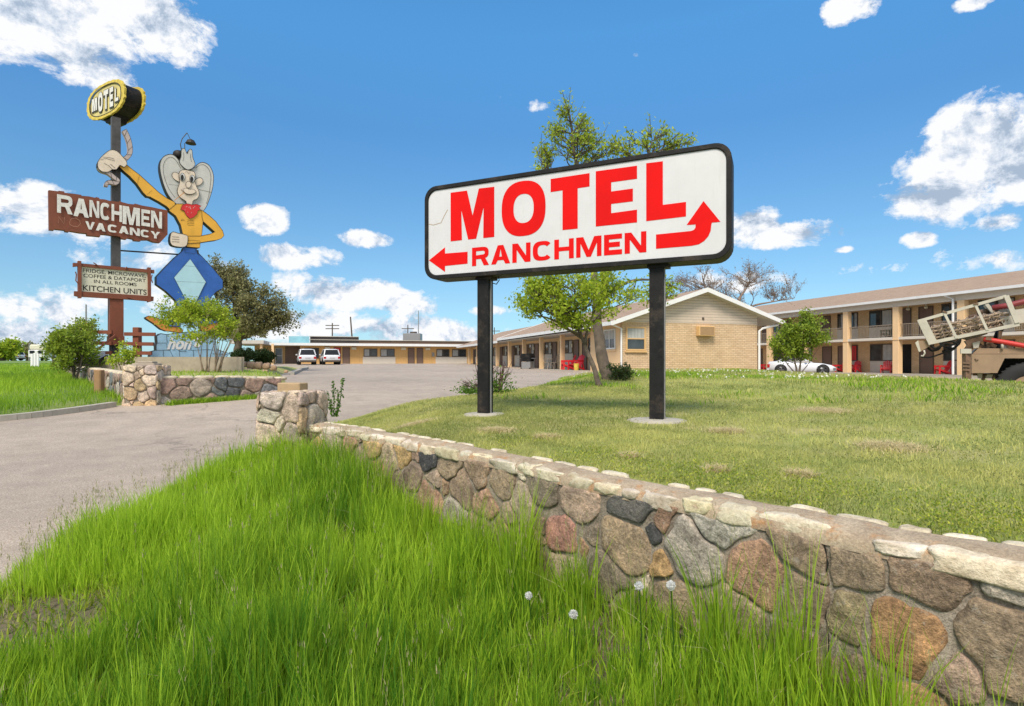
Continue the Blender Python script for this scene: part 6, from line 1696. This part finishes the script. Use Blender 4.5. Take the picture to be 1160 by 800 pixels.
def wheel(px, py, off, rad, nm='wheel'):
    c = RP.p(px, py, off); mb = MB(); n = 36; ax_ = RP.N
    e1 = RP.U; e2 = Vector((0, 0, 1))
    prf = [(.5, .10), (.55, .13), (.92, .15), (1.0, .10), (1.0, -.10), (.92, -.15), (.5, -.12)]
    vs = [c+e1*(rad*q*math.cos(2*math.pi*k/n))+e2*(rad*q*math.sin(2*math.pi*k/n))+ax_*d for q, d in prf for k in range(n)]
    mb.add(vs, [(a*n+k, a*n+(k+1) % n, (a+1)*n+(k+1) % n, (a+1)*n+k) for a in range(len(prf)-1) for k in range(n)])
    w_ = mb.build(nm, M['tyre'], rg, True, True)
    mb = MB()
    for k in range(n):   # tread blocks
        a = 2*math.pi*k/n; p_ = c+e1*(rad*math.cos(a))+e2*(rad*math.sin(a)); mb.bar(p_+ax_*.11, p_-ax_*.11, .05, .03)
    mb.build('tread', M['tyre'], w_, world=True)
    mb = MB(); mb.tube([c+ax_*.09, c-ax_*.09], rad*.53, 20); mb.build('rim', M['rig_tan'], w_, world=True)
    mb = MB(); mb.tube([c+ax_*.17, c], rad*.16, 12); mb.build('hub', M['rig_rust'], w_, world=True)
wheel(1165, 440, .75, .64); wheel(1165, 440, -.75, .64); wheel(1250, 440, .75, .64)
for (a, b_, w) in (((700, 430), (760, 500), .07), ((760, 430), (740, 500), .06), ((640, 440), (850, 440), .06), ((830, 425), (860, 500), .07)):
    rbar(a, b_, c5, .5, w, 'rig_rust', 'axle_strut')
rp([(690,430),(740,430),(735,480),(700,480)], c5, .6, .3, 'spring_block', 'rig_grey'); rp([(790,440),(850,440),(830,480),(770,480)], c5, .6, .3, 'spring_block', 'rig_grey')
rbar((578, 180), (578, 485), c5, .95, .13, 'rig_rust', 'stabiliser_leg'); rp([(520,180),(630,180),(630,228),(520,228)], c5, 1.05, .3, 'stabiliser_head', 'rig_grey')
for k, y in enumerate((320, 355, 390)): rbar((540, y), (615, y+6), c5, 1.03, .05, 'rig_rust', 'clamp')
# auger rack
D0 = .95
rbar((85, 350), (982, 95), c4, D0, .075, 'rig_grey', 'rack_top_rail'); rbar((200, 570), (1112, 378), c4, D0, .085, 'rig_grey', 'rack_bottom_rail')
rbar((980, 92), (1092, 365), c4, D0+.02, .10, 'rig_grey', 'rack_end_bar')
rbar((355, 265), (480, 522), c4, D0+.03, .055, 'rig_grey', 'rack_upright'); rbar((668, 180), (790, 440), c4, D0+.03, .055, 'rig_grey', 'rack_upright')
rp([(85,350),(170,328),(278,545),(268,560),(200,590)], c4, D0+.04, .06, 'rack_plate', 'rig_grey')
rp([(85,350),(95,347),(210,590),(200,592)], c4, D0+.02, .35, 'rack_end_plate', 'rig_grey')
rbar((85, 350), (982, 95), c4, -.0, .07, 'rig_grey', 'rack_back_rail'); 
mb = MB(); mb.tube([RP.p(*c4(355, 262), D0+.02), RP.p(*c4(365, 250), D0+.02)], .06, 8); mb.build('pin', M['rig_rust'], rg, world=True)
mb = MB(); mb.tube([RP.p(*c4(670, 182), D0+.02), RP.p(*c4(674, 165), D0+.02)], .06, 8); mb.build('pin', M['rig_rust'], rg, world=True)
def auger(p, q, cv, off, rad, turns, mat='rig_rod'):
    A_ = RP.p(*cv(*p), off); B_ = RP.p(*cv(*q), off); d = (B_-A_); ln = d.length; d.normalize(); a = d.cross(Vector((0, 0, 1))).normalized(); b_ = a.cross(d)
    mb = MB(); mb.tube([A_, B_], rad*.38, 8)
    n = int(turns*10); vs = []; fs = []
    for k in range(n+1):
        t = k/n; ph = 2*math.pi*turns*t; c = A_+d*(ln*t); e_ = a*math.cos(ph)+b_*math.sin(ph)
        vs += [c+e_*(rad*.36), c+e_*rad, c+e_*rad+d*.018, c+e_*(rad*.36)+d*.018]
        if k: m = 4*k; fs += [(m-4+j, m-4+(j+1) % 4, m+(j+1) % 4, m+j) for j in range(4)]
    mb.add(vs, fs); return mb.build('auger', M[mat], rg, world=True)
rows = [((215, 420), (940, 262)), ((228, 455), (1010, 268)), ((240, 488), (960, 335)), ((252, 520), (990, 330)), ((262, 548), (1000, 368))]
for i, (a, b_) in enumerate(rows):
    for j in range(3): auger((a[0]+j*9, a[1]-j*5), (b_[0]-j*14, b_[1]-j*3), c4, .80-.16*j-.03*i, .062, 8)
def rtube(pts, cv, off, r_, mat, name, n=10):
    mb = MB(); mb.tube([RP.p(*cv(*p), off) for p in pts], r_, n); return mb.build(name, M[mat], rg, True, True)
rtube([(840, 215), (1000, 190), (1160, 150), (1500, 90)], c4, .3, .075, 'rig_maroon', 'mast_cylinder')
rtube([(600, 312), (860, 245)], c4, .3, .055, 'rig_rust', 'mast_rod'); rtube([(690, 270), (800, 250)], c4, .3, .085, 'rig_rust', 'mast_sleeve')
rp([(765,180),(800,168),(828,200),(852,262),(842,272),(818,245)], c4, .6, .5, 'mast_clamp', 'rig_grey')
rp([(920,330),(1040,285),(1075,370),(960,395)], c4, .75, .2, 'rack_gusset', 'rig_grey')
rp([(1050,235),(1500,170),(1500,310),(1100,372)], c4, .5, .3, 'mast_plate', 'rig_grey')
rtube([(750, 82), (860, 98), (1000, 120), (1170, 152), (1500, 210)], c5, .85, .060, 'rig_red', 'hydraulic_ram')
rp([(780,60),(830,72),(835,95),(770,90)], c5, .95, .3, 'ram_bracket', 'rig_rust')
rp([(905,0),(945,0),(930,80),(900,80)], c5, .6, .3, 'upright_plate', 'rig_rust')
rp([(560,100),(690,60),(780,50),(760,100),(700,130),(640,180),(560,180),(590,140)], c5, .6, .5, 'pivot_casting', 'rig_rust')
rp([(640,120),(720,100),(700,170),(650,175)], c5, .75, .2, 'pivot_arm', 'rig_grey')
rp([(520,70),(640,40),(800,0),(790,30),(600,95)], c5, .5, .4, 'rack_cradle', 'rig_tan')
rp([(60,118),(90,95),(118,205),(98,212)], c5, .95, .2, 'winch_plate', 'rig_grey'); rp([(90,100),(180,95),(215,150),(160,180),(120,205)], c5, .9, .25, 'winch_housing', 'rig_tan')
rtube([(150, 195), (158, 225), (140, 255), (118, 250)], c5, .95, .022, 'rig_grey', 'hook', 6)
for pts, r_ in (([(185, 165), (230, 200), (300, 180), (340, 110), (420, 100), (500, 130), (520, 60)], .03), ([(240, 160), (280, 190), (330, 150), (400, 180), (470, 160), (500, 90)], .025), ([(330, 205), (420, 200), (500, 130)], .03), ([(120, 262), (200, 268), (320, 232), (420, 190), (510, 130)], .022), ([(200, 130), (260, 175), (360, 130), (440, 140), (520, 80)], .028)):
    pts = smooth_poly(pts, 4, False); rtube(pts, c5, .7, r_, 'black_metal', 'hose', 6)
rp([(300,120),(430,90),(500,70),(520,110),(430,140),(330,160)], c5, .6, .3, 'valve_block', 'rig_rust')
mb = MB(); c = RP.p(*c5(1200, 100), .2)
pts = [c+RP.U*(.62*math.cos(R(a)))+Vector((0, 0, .62*math.sin(R(a)))) for a in range(100, 215, 10)]
mb.tube(pts, .07, 8); mb.build('hose_reel', M['black_metal'], rg, world=True)
for (a, b_) in (((700, 130), (760, 175)), ((780, 120), (880, 160)), ((840, 110), (780, 170)), ((930, 100), (1040, 170)), ((1060, 120), (1000, 175))): rbar(a, b_, c5, .5, .08, 'rig_rust', 'deck_bracket')
rtube([(940, 120), (942, 180)], c5, .85, .03, 'rig_grey', 'pipe_stub')

# ------------------------------------------------------------------ trees and shrubs
class Leaves:
    def __init__(s): s.p = []; s.s = []
    def add(s, P, size): s.p.append(np.asarray(P)); s.s.append(np.full(len(P), size) if np.isscalar(size) else size)
    def build(s, name, mat, parent, rs, up=0.3, kind=None):
        P = np.concatenate(s.p); sz = np.concatenate(s.s)*rs.uniform(.6, 1.25, len(P)); n = len(P)
        a = rs.normal(size=(n, 3)); a /= np.linalg.norm(a, axis=1)[:, None]
        b_ = rs.normal(size=(n, 3)); b_[:, 2] += up; b_ -= a*(a*b_).sum(1)[:, None]; b_ /= np.linalg.norm(b_, axis=1)[:, None]
        s1 = a*sz[:, None]; s2 = b_*sz[:, None]*.55
        nrm = np.cross(a, b_)*sz[:, None]*.12
        V = np.stack([P-s1*.5, P+s2*.5+nrm, P+s1*.5, P-s2*.5+nrm], 1).reshape(-1, 3)
        Fc = np.arange(n*4).reshape(n, 4)
        c = np.clip(rs.rand(n)*.8+.35*(fbm(P[:, 0]*1.7, P[:, 2]*1.7+P[:, 1], 3)*2-.8), 0, 1)
        cc_ = np.repeat(np.stack([c, c, c], -1), 4, 0)
        return mesh_obj(name, V, Fc, mat, parent, col=cc_, world=True)
def tree(name, base, label, cat, group=None, trunks=(), blobs=(), limbs=14, twigs=7, leaves=10, lsize=.07, tw_len=.45, trunk_r=.1, wood='bark', leaf='leaf_spring', seed=1, spread=.10, fork=.35, droop=0, limb_r=.35, crown='crown', extra_leaf=None):
    """trunks: list of 3D polylines (points), blobs: (centre, radii, share)"""
    rnd = random.Random(seed); rs = np.random.RandomState(seed)
    root = empty(name, base, 0, label, cat, group); mb = MB(); lv = Leaves(); tot = 0
    tks = []
    for tk in trunks:
        pts = [Vector(p) for p in tk[0]]; r0 = tk[1]
        pts2 = [Vector(p) for p in smooth_poly([tuple(p) for p in pts], 4, False)]
        n = len(pts2); pts2 = [p+Vector((rnd.uniform(-1, 1), rnd.uniform(-1, 1), 0))*r0*.12 for p in pts2]
        rr_ = [r0*(1.25 if i == 0 else 1)*(1-.88*i/(n-1)) for i in range(n)]
        mb.tube(pts2, rr_, 10 if r0 > .04 else 6); tks.append((pts2, rr_))
    for (c, rad, share) in blobs:
        c = Vector(c)
        for i in range(max(1, int(limbs*share))):
            while True:
                v = Vector((rnd.uniform(-1, 1), rnd.uniform(-1, 1), rnd.uniform(-1, 1)))
                if v.length < 1: break
            v = v*(.55+.45*rnd.random())
            tip = c+Vector((v.x*rad[0], v.y*rad[1], v.z*rad[2]))
            best = None
            for tk_, r2_ in tks:
                for k_ in range(int(len(tk_)*fork), len(tk_)):
                    q_ = tk_[k_]; hd_ = math.hypot(tip.x-q_.x, tip.y-q_.y); dz_ = tip.z-q_.z
                    cost = (tip-q_).length*rnd.uniform(.8, 1.3)+(2.0*max(0, hd_*.35-dz_))
                    if best is None or cost < best[0]: best = (cost, tk_, r2_, k_)
            tk, rr_ = best[1], best[2]
            k = best[3]
            st = tk[k]; ln = (tip-st).length
            mid = st.lerp(tip, .5)+Vector((rnd.uniform(-1, 1), rnd.uniform(-1, 1), rnd.uniform(-.3, .9)))*ln*spread
            m2 = st.lerp(tip, .8)+Vector((rnd.uniform(-1, 1), rnd.uniform(-1, 1), rnd.uniform(-.2, .6)))*ln*spread*.6
            path = [Vector(p) for p in smooth_poly([tuple(st), tuple(mid), tuple(m2), tuple(tip)], 4, False)]
            r1 = min(rr_[k]*.75, trunk_r*limb_r); n = len(path)
            mb.tube(path, [max(.003, r1*(1-.88*j/(n-1))) for j in range(n)], 5, cap=False)
            for t in range(twigs):
                j = rnd.randint(int(n*.35), n-1); p = path[j]; dr = (path[min(j+1, n-1)]-path[j-1]).normalized()
                d = (dr+Vector((rnd.uniform(-1, 1), rnd.uniform(-1, 1), rnd.uniform(-.6, 1)-droop))*.9).normalized()
                l = tw_len*rnd.uniform(.4, 1.1); q = p+d*l*.5+Vector((0, 0, rnd.uniform(-.05, .1)*l)); e_ = p+d*l+Vector((0, 0, rnd.uniform(0, .25)-droop)*1)*l
                rt = max(.0025, trunk_r*.035); mb.tube([p, q, e_], [rt*1.3, rt, rt*.5], 4, cap=False)
                if rnd.random() < .5:
                    e2 = q+(d+Vector((rnd.uniform(-1, 1), rnd.uniform(-1, 1), rnd.uniform(-.5, 1)))*.8).normalized()*l*.5
                    mb.tube([q, e2], [rt*.9, rt*.4], 3, cap=False)
                    if leaves: m = max(1, leaves//2); P = np.array([q.lerp(e2, x) for x in rs.rand(m)])+rs.normal(0, lsize*.6, (m, 3)); lv.add(P, lsize)
                if leaves:
                    m = leaves; P = np.array([q.lerp(e_, x) if x > 0 else q for x in rs.rand(m)])+rs.normal(0, lsize*.7, (m, 3)); lv.add(P, lsize)
    mb.build('trunk', M[wood], root, True, True)
    if leaves: lv.build(crown, M[leaf], root, rs)
    return root
V3 = lambda px, py, Y: ((px-580)/F*Y, Y, CAMZ+(410-py)/F*Y)
def rad(px, Y): return px/F*Y
def el_(px, py, Y, rx, ry, dy, share): return (V3(px, py, Y), (rad(rx, Y), dy, rad(ry, Y)), share)
# leafy young tree behind the sign
Y = 11.0
tree('young_tree', V3(678, 438, Y), 'slim leaning tree with bright green leaves behind the big sign', 'tree', None,
     trunks=[([V3(679, 438, Y), V3(672, 415, Y), V3(662, 390, Y), V3(654, 368, Y), V3(650, 345, Y), V3(652, 320, Y)], .058), ([V3(662, 390, Y), V3(668, 365, Y), V3(680, 340, Y)], .04)],
     blobs=[el_(652, 342, Y, 56, 30, .9, 1.1), el_(606, 342, Y, 30, 22, .5, .8), el_(690, 335, Y, 38, 28, .7, .8), el_(655, 370, Y, 30, 16, .5, .35), el_(630, 318, Y, 34, 18, .6, .5)],
     limbs=22, twigs=8, leaves=10, lsize=.075, tw_len=.38, trunk_r=.06, wood='bark', leaf='leaf_yellow', seed=4, limb_r=.4)
Y = 13.5
tree('old_tree', V3(690, 431, Y), 'thick-trunked tree, sparse small leaves, its top rising above the big sign', 'tree', None,
     trunks=[([V3(691, 434, Y), V3(686, 420, Y), V3(681, 395, Y), V3(677, 365, Y), V3(675, 330, Y), V3(668, 280, Y), V3(660, 235, Y), V3(652, 180, Y), V3(646, 130, Y)], .17),
             ([V3(676, 350, Y), V3(690, 300, Y), V3(712, 250, Y), V3(730, 200, Y), V3(738, 160, Y)], .10), ([V3(677, 345, Y), V3(710, 320, Y+.3), V3(745, 318, Y+.3), V3(775, 330, Y+.3)], .05), ([V3(668, 300, Y), V3(640, 260, Y), V3(625, 200, Y)], .07)],
     blobs=[el_(645, 155, Y, 24, 45, .7, 1.0), el_(622, 178, Y, 14, 30, .5, .35), el_(668, 180, Y, 18, 32, .6, .5), el_(702, 178, Y, 18, 18, .6, .4), el_(738, 168, Y, 22, 22, .6, .5), el_(765, 162, Y, 20, 10, .4, .3), el_(700, 230, Y, 60, 30, 1, .5), el_(745, 330, Y, 30, 14, .7, .6)],
     limbs=20, twigs=8, leaves=6, lsize=.085, tw_len=.42, trunk_r=.20, wood='bark', leaf='leaf_yellow', seed=8, limb_r=.11, fork=.4)
# bare tree beyond the gable
Y = 47
tree('bare_tree', V3(822, 400, Y), 'nearly leafless grey-brown tree rising behind the gabled roof', 'tree', None,
     trunks=[([V3(822, 405, Y), V3(823, 380, Y), V3(828, 355, Y), V3(840, 335, Y), V3(850, 318, Y)], .30), ([V3(822, 385, Y), V3(808, 355, Y), V3(800, 330, Y), V3(795, 310, Y)], .2), ([V3(828, 365, Y), V3(850, 348, Y), V3(875, 342, Y), V3(900, 338, Y)], .13)],
     blobs=[el_(800, 323, Y, 45, 28, 2.5, 1.2), el_(845, 318, Y, 38, 26, 2.5, 1.1), el_(885, 330, Y, 25, 14, 2, .7), el_(780, 322, Y, 25, 16, 2, .4), el_(825, 345, Y, 30, 14, 2, .5)],
     limbs=20, twigs=14, leaves=4, lsize=.11, tw_len=1.1, trunk_r=.2, wood='twig', leaf='leaf_brown', seed=12, spread=.16, limb_r=.22, crown='dry_leaves')
# small round tree by the white car
Y = 23
tree('small_tree', V3(903, 422, Y), 'small bushy green tree on the lawn before the white sports car', 'tree', None,
     trunks=[([V3(903, 424, Y), V3(900, 408, Y), V3(892, 390, Y)], .05), ([V3(905, 424, Y), V3(908, 405, Y), V3(914, 385, Y)], .05), ([V3(902, 424, Y), V3(890, 410, Y), V3(886, 398, Y)], .03), ([V3(906, 424, Y), V3(916, 412, Y), V3(925, 398, Y)], .03)],
     blobs=[el_(910, 383, Y, 30, 22, .9, 1.4), el_(889, 388, Y, 15, 16, .6, .5), el_(905, 402, Y, 26, 12, .7, .6), el_(912, 366, Y, 14, 9, .4, .3)],
     limbs=24, twigs=9, leaves=11, lsize=.11, tw_len=.42, trunk_r=.05, leaf='leaf_spring', seed=3, fork=.4)
# multi-stem shrub before the planter
Y = 17.6
rd = random.Random(6); tk = []
for i in range(16):
    x0 = rd.uniform(226, 252); x1 = x0+(x0-238)*1.5+rd.uniform(-16, 16)
    tk.append(([V3(x0, 421, Y), V3(x0+(x1-x0)*.3+rd.uniform(-3, 3), 402, Y+rd.uniform(-.2, .2)), V3(x1, 372, Y+rd.uniform(-.4, .4))], .022))
tree('multi_stem_shrub', V3(238, 421, Y), 'tall many-stemmed shrub with yellow-green leaves before the cowboy cut-out', 'shrub', None, trunks=tk,
     blobs=[el_(232, 362, Y, 38, 18, .9, 1.3), el_(198, 360, Y, 20, 12, .5, .45), el_(255, 370, Y, 20, 14, .6, .5), el_(218, 350, Y, 34, 10, .6, .6), el_(235, 382, Y, 34, 8, .7, .35)],
     limbs=26, twigs=8, leaves=10, lsize=.085, tw_len=.36, trunk_r=.03, wood='twig', leaf='leaf_yellow', seed=7, fork=.5, limb_r=.45)
# olive tree behind the planter
Y = 34
tree('olive_tree', V3(268, 402, Y), 'wide dull olive-brown tree behind the cowboy cut-out', 'tree', None,
     trunks=[([V3(268, 404, Y), V3(270, 385, Y), V3(266, 360, Y), V3(264, 330, Y)], .26), ([V3(269, 390, Y), V3(285, 365, Y), V3(300, 345, Y)], .14), ([V3(269, 388, Y), V3(252, 360, Y), V3(245, 335, Y)], .14)],
     blobs=[el_(262, 335, Y, 34, 42, 2.2, 1.6), el_(295, 350, Y, 32, 30, 2.2, 1.3), el_(248, 315, Y, 22, 24, 1.6, .7), el_(315, 362, Y, 18, 16, 1.5, .5), el_(275, 375, Y, 40, 14, 2, .8), el_(245, 372, Y, 20, 16, 1.5, .4)],
     limbs=26, twigs=13, leaves=9, lsize=.16, tw_len=.8, trunk_r=.16, wood='bark', leaf='leaf_olive', seed=14, spread=.14, limb_r=.25)
# big bush at the left end of the planter
Y = 17.4
tree('leafy_bush', V3(85, 428, Y), 'broad leafy green and yellow bush at the left end of the planter', 'bush', None,
     trunks=[([V3(84, 430, Y), V3(82, 412, Y), V3(78, 395, Y)], .05), ([V3(86, 430, Y), V3(92, 410, Y), V3(96, 390, Y)], .04)],
     blobs=[el_(84, 388, Y, 24, 19, .8, 1.2), el_(70, 396, Y, 15, 12, .6, .5), el_(105, 378, Y+3, 16, 9, .8, .4), el_(84, 410, Y, 16, 12, .6, .5), el_(96, 370, Y+2, 20, 7, .6, .35)],
     limbs=24, twigs=8, leaves=11, lsize=.095, tw_len=.4, trunk_r=.05, leaf='leaf_spring', seed=5, fork=.3)
Y = 16.4
tree('sapling', V3(140, 423, Y), 'thin yellow-green sapling between the far pier and the floodlight', 'shrub', None,
     trunks=[([V3(140, 424, Y), V3(141, 405, Y), V3(143, 388, Y)], .02), ([V3(139, 424, Y), V3(134, 410, Y), V3(130, 402, Y)], .015)],
     blobs=[el_(142, 400, Y, 8, 16, .25, .7), el_(133, 410, Y, 8, 8, .2, .4)], limbs=14, twigs=6, leaves=9, lsize=.08, tw_len=.22, trunk_r=.02, leaf='leaf_yellow', seed=15)
# twiggy shrub by the left sign post and low shrub by the trunk
Y = 9.9
rd = random.Random(9); tk = []
for i in range(15):
    x0 = rd.uniform(553, 568); x1 = x0+(x0-560)*2+rd.uniform(-12, 12)
    tk.append(([V3(x0, 449, Y), V3((x0+x1)/2+rd.uniform(-3, 3), 432, Y+rd.uniform(-.1, .1)), V3(x1, rd.uniform(404, 418), Y+rd.uniform(-.15, .15))], .014))
tree('twiggy_shrub', V3(561, 448, Y), 'dark twiggy shrub with few leaves behind the left sign post', 'shrub', None, trunks=tk,
     blobs=[el_(562, 425, Y, 24, 20, .3, 1.0), el_(535, 438, Y, 12, 8, .2, .4)], limbs=26, twigs=7, leaves=0, tw_len=.16, trunk_r=.02, wood='twig_red', seed=2, fork=.1)
lf = Leaves(); rs = np.random.RandomState(4); P = np.array([V3(px, py, Y+d) for px, py, d in zip(rs.normal(561, 11, 800), np.clip(447-np.abs(rs.normal(0, 11, 800)), 415, 448), rs.normal(0, .15, 800))]); lf.add(P, .045)
sh = [o for o in scene.objects if o.name == 'twiggy_shrub'][0]
lf.build('leaves', M['leaf_green'], sh, rs)
lf = Leaves(); P = np.array([V3(px, py, Y-.1+d) for px, py, d in zip(rs.normal(533, 9, 420), np.clip(446-np.abs(rs.normal(0, 5, 420)), 430, 448), rs.normal(0, .12, 420))]); lf.add(P, .05)
wd_ = empty('low_weed', V3(533, 447, Y-.1), 0, 'low leafy green weed clump left of the left sign post', 'weed'); lf.build('leaves', M['leaf_green'], wd_, rs)
Y = 13.0
tree('dark_shrub', V3(703, 432, Y), 'low dark-leaved shrub at the foot of the thick trunk', 'shrub', None,
     trunks=[([V3(x, 433, Y), V3(x+(x-702)*.6, 418, Y)], .012) for x in (690, 695, 700, 705, 710, 715)],
     blobs=[el_(703, 424, Y, 20, 9, .35, 1.0)], limbs=34, twigs=6, leaves=9, lsize=.05, tw_len=.15, trunk_r=.014, wood='twig', leaf='leaf_dark', seed=2, fork=.1)
# clipped shrubs behind the boulders
for i, (px, py, rx, ry, Y, lab) in enumerate(((276, 404, 16, 8, 27, 'rounded dark green shrub behind the boulders, left one'), (299, 405, 12, 7, 28, 'rounded dark green shrub behind the boulders, right one'))):
    tree('round_shrub', V3(px, 413, Y), lab, 'shrub', 'dark shrubs behind the boulders', trunks=[([V3(px+d, 414, Y), V3(px+d*3, 402, Y)], .03) for d in (-2, -1, 1, 2)],
         blobs=[el_(px, py, Y, rx, ry, .6, 1.0)], limbs=60, twigs=7, leaves=16, lsize=.09, tw_len=.2, trunk_r=.03, leaf='leaf_dark', seed=20+i, fork=.1)
# boulders edging the bed
rd = random.Random(8)
BLD = [(268, 414, 9, 7), (276, 413, 8, 6), (285, 414, 9, 7), (293, 414, 8, 7), (302, 415, 8, 6), (310, 417, 6, 5), (280, 420, 9, 4), (270, 420, 8, 4), (290, 421, 8, 4), (324, 421, 4, 2.4), (300, 421, 7, 3.5)]
desc = ['leftmost of the tan boulders under the dark shrubs', 'tan boulder second from the left in the upper row', 'tan boulder in the middle of the upper row', 'tan boulder right of the middle one, upper row', 'tan boulder under the right dark shrub', 'tan boulder at the right end of the boulder row', 'flat tan boulder in the lower row, second from the left', 'flat tan boulder at the left end of the lower row', 'flat tan boulder in the lower row, third from the left', 'small loose stone right of the boulder row by the drive', 'flat tan boulder at the right end of the lower row']
M['boulder'] = plain('boulder', (0.36, 0.24, 0.155), .9, .3, 2.5, .8, dirt=.3)
for i, (px, py, rx, ry) in enumerate(BLD):
    Y = 24.8 if py > 418 else 25.6; mb = MB(); c = Vector(V3(px, py, Y))
    rock(mb, (0, 0, 0), Vector((rad(rx, Y)*.56, 0, 0)), Vector((0, rad(rx, Y)*.45, 0)), Vector((0, 0, rad(ry, Y)*.62)), 60+i, e=.65, rough=.22, nu=18, nv=10)
    o = mb.build('boulder', M['boulder'], None, True); o.location = c; tag(o, desc[i], 'boulder', 'boulders edging the bed')
# weed by the near pier
wdr = empty('tall_weed', V3(379, 470, 7.0), 0, 'tall thin green weed right behind the near stone pier', 'weed')
mb = MB(); lf = Leaves(); rs = np.random.RandomState(9)
for (x0, x1, yt) in ((378, 377, 431), (382, 388, 428), (376, 371, 445), (381, 383, 442)):
    p = [Vector(V3(x0, 472, 7)), Vector(V3((x0+x1)/2+1, (472+yt)/2, 7)), Vector(V3(x1, yt, 7))]; mb.tube(p, [.006, .005, .002], 5)
    q = np.array([p[0].lerp(p[1], t*2) if t < .5 else p[1].lerp(p[2], t*2-1) for t in rs.rand(70)])+rs.normal(0, .012, (70, 3)); lf.add(q, .04)
mb.build('stem', M['leaf_green'], wdr, world=True); lf.build('leaves', M['leaf_green'], wdr, rs)
# distant trees left and behind the blocks
for i, (px, py, Y, rx, ry, leaf, lab) in enumerate([(2, 396, 90, 12, 10, 'leaf_yellow', 'distant yellow-green tree at the left edge of the view'), (32, 399, 130, 22, 8, 'leaf_olive', 'distant low brownish tree clump behind the white cars'), (62, 400, 140, 14, 6, 'leaf_olive', 'distant low brownish trees behind the pale van')]):
    tree('distant_tree', V3(px, 408, Y), lab, 'tree', 'distant trees on the left', trunks=[([V3(px, 409, Y), V3(px, py, Y)], .4)],
         blobs=[el_(px, py, Y, rx, ry, 3, 1.0)], limbs=30, twigs=6, leaves=10, lsize=.6, tw_len=1.2, trunk_r=.4, leaf=leaf, seed=30+i, fork=.1)
# utility poles and masts
def mast(px, y0, y1, Y, r_, lab, cat='pole', name='utility_pole', cross=None, tilt=0, mat='frame_dark'):
    a = Vector(V3(px, y1, Y)); b_ = Vector(V3(px+tilt, y0, Y)); root = empty(name, a, 0, lab, cat)
    mb = MB(); mb.tube([a, b_], [r_, r_*.7], 7); mb.build('shaft', M[mat], root, world=True)
    if cross:
        for f_ in cross: c = a.lerp(b_, f_); mb = MB(); mb.bar(c-Vector((1.3, 0, 0)), c+Vector((1.3, 0, 0)), .16, .16); mb.build('crossarm', M[mat], root, world=True)
mast(376.5, 366, 412, 110, .16, 'utility pole with crossarms standing beyond the flat-roofed motel block', cross=(.86, .94))
mast(401, 359, 412, 96, .16, 'slightly leaning bare pole beyond the dark roof section', tilt=-4)
mast(474, 352, 412, 100, .10, 'thin tall mast beyond the long motel roof', mat='grey_metal')
mast(462, 368, 412, 120, .14, 'short distant pole just left of the thin tall mast', cross=(.9,))
mast(97.5, 345, 404, 40, .07, 'thin grey mast rising behind the leafy bush', mat='grey_metal')
mast(60.5, 375, 410, 60, .13, 'dark pole behind the left side of the leafy bush')
mast(560, 371, 412, 130, .14, 'distant pole between the left sign post and the gabled wing', cross=(.9,))
mast(33, 390, 409, 120, .12, 'small distant street light standing above the brownish trees', name='street_light', cat='street light', mat='grey_metal')
ru = empty('rooftop_unit', V3(466, 384, 80), 0, 'small grey ventilation unit on the flat motel roof', 'roof unit')
mb = MB(); p = V3(466, 384, 80); mb.bbox(p[0]-1.0, p[0]+1.4, p[1]-1, p[1]+1, p[2]-.4, p[2]+.75, .05); mb.build('housing', M['grey_metal'], ru, world=True)
mb = MB(); mb.tube([(p[0]+.3, p[1], p[2]+.75), (p[0]+.3, p[1], p[2]+1.0)], .5, 12); mb.build('fan_cowl', M['frame_dark'], ru, world=True)
# flowers: white clover dots on the far lawn and dandelion clocks by the wall
rs = np.random.RandomState(17); n = 420
x = rs.uniform(2, 9.5, n); y = rs.uniform(12, 29, n); k = rs.rand(n) < sstep((fbm(x*.5+2, y*.5, 3)-.36)/.2); x, y = x[k], y[k]
z = ZL(x, y)+.07
lf = Leaves(); P = np.repeat(np.stack([x, y, z], -1), 5, 0)+rs.normal(0, .012, (len(x)*5, 3)); lf.add(P, .05)
o = lf.build('clover_flowers', M['clover_white'], None, rs); tag(o, kind='stuff')
def clock(px, py, Y, lab):
    p = Vector(V3(px, py, Y)); g = float(ZV(np.array([p.x]), np.array([p.y]))[0]); root = empty('dandelion', (p.x, p.y, g), 0, lab, 'dandelion', 'dandelion clocks in the tall grass')
    mb = MB(); mb.tube([(p.x, p.y, g), (p.x+.01, p.y, (g+p.z)/2), p], .0025, 5); mb.build('stem', M['leaf_green'], root, world=True)
    rs_ = np.random.RandomState(int(px)); v = rs_.normal(size=(420, 3)); v /= np.linalg.norm(v, axis=1)[:, None]
    lf = Leaves(); lf.add(np.array(p)[None, :]+v*rs_.uniform(.010, .0175, 420)[:, None], .008); lf.build('seed_clock', M['clock_white'], root, rs_)
clock(649.5, 696, 2.25, 'white dandelion clock lowest in the grass, left of the others')
clock(599, 675, 2.6, 'white dandelion clock in the grass left of the wall stones')
clock(724, 664, 2.2, 'white dandelion clock before the dark stone, left of its twin')
clock(760, 663, 2.1, 'white dandelion clock before the dark stone, right of its twin')
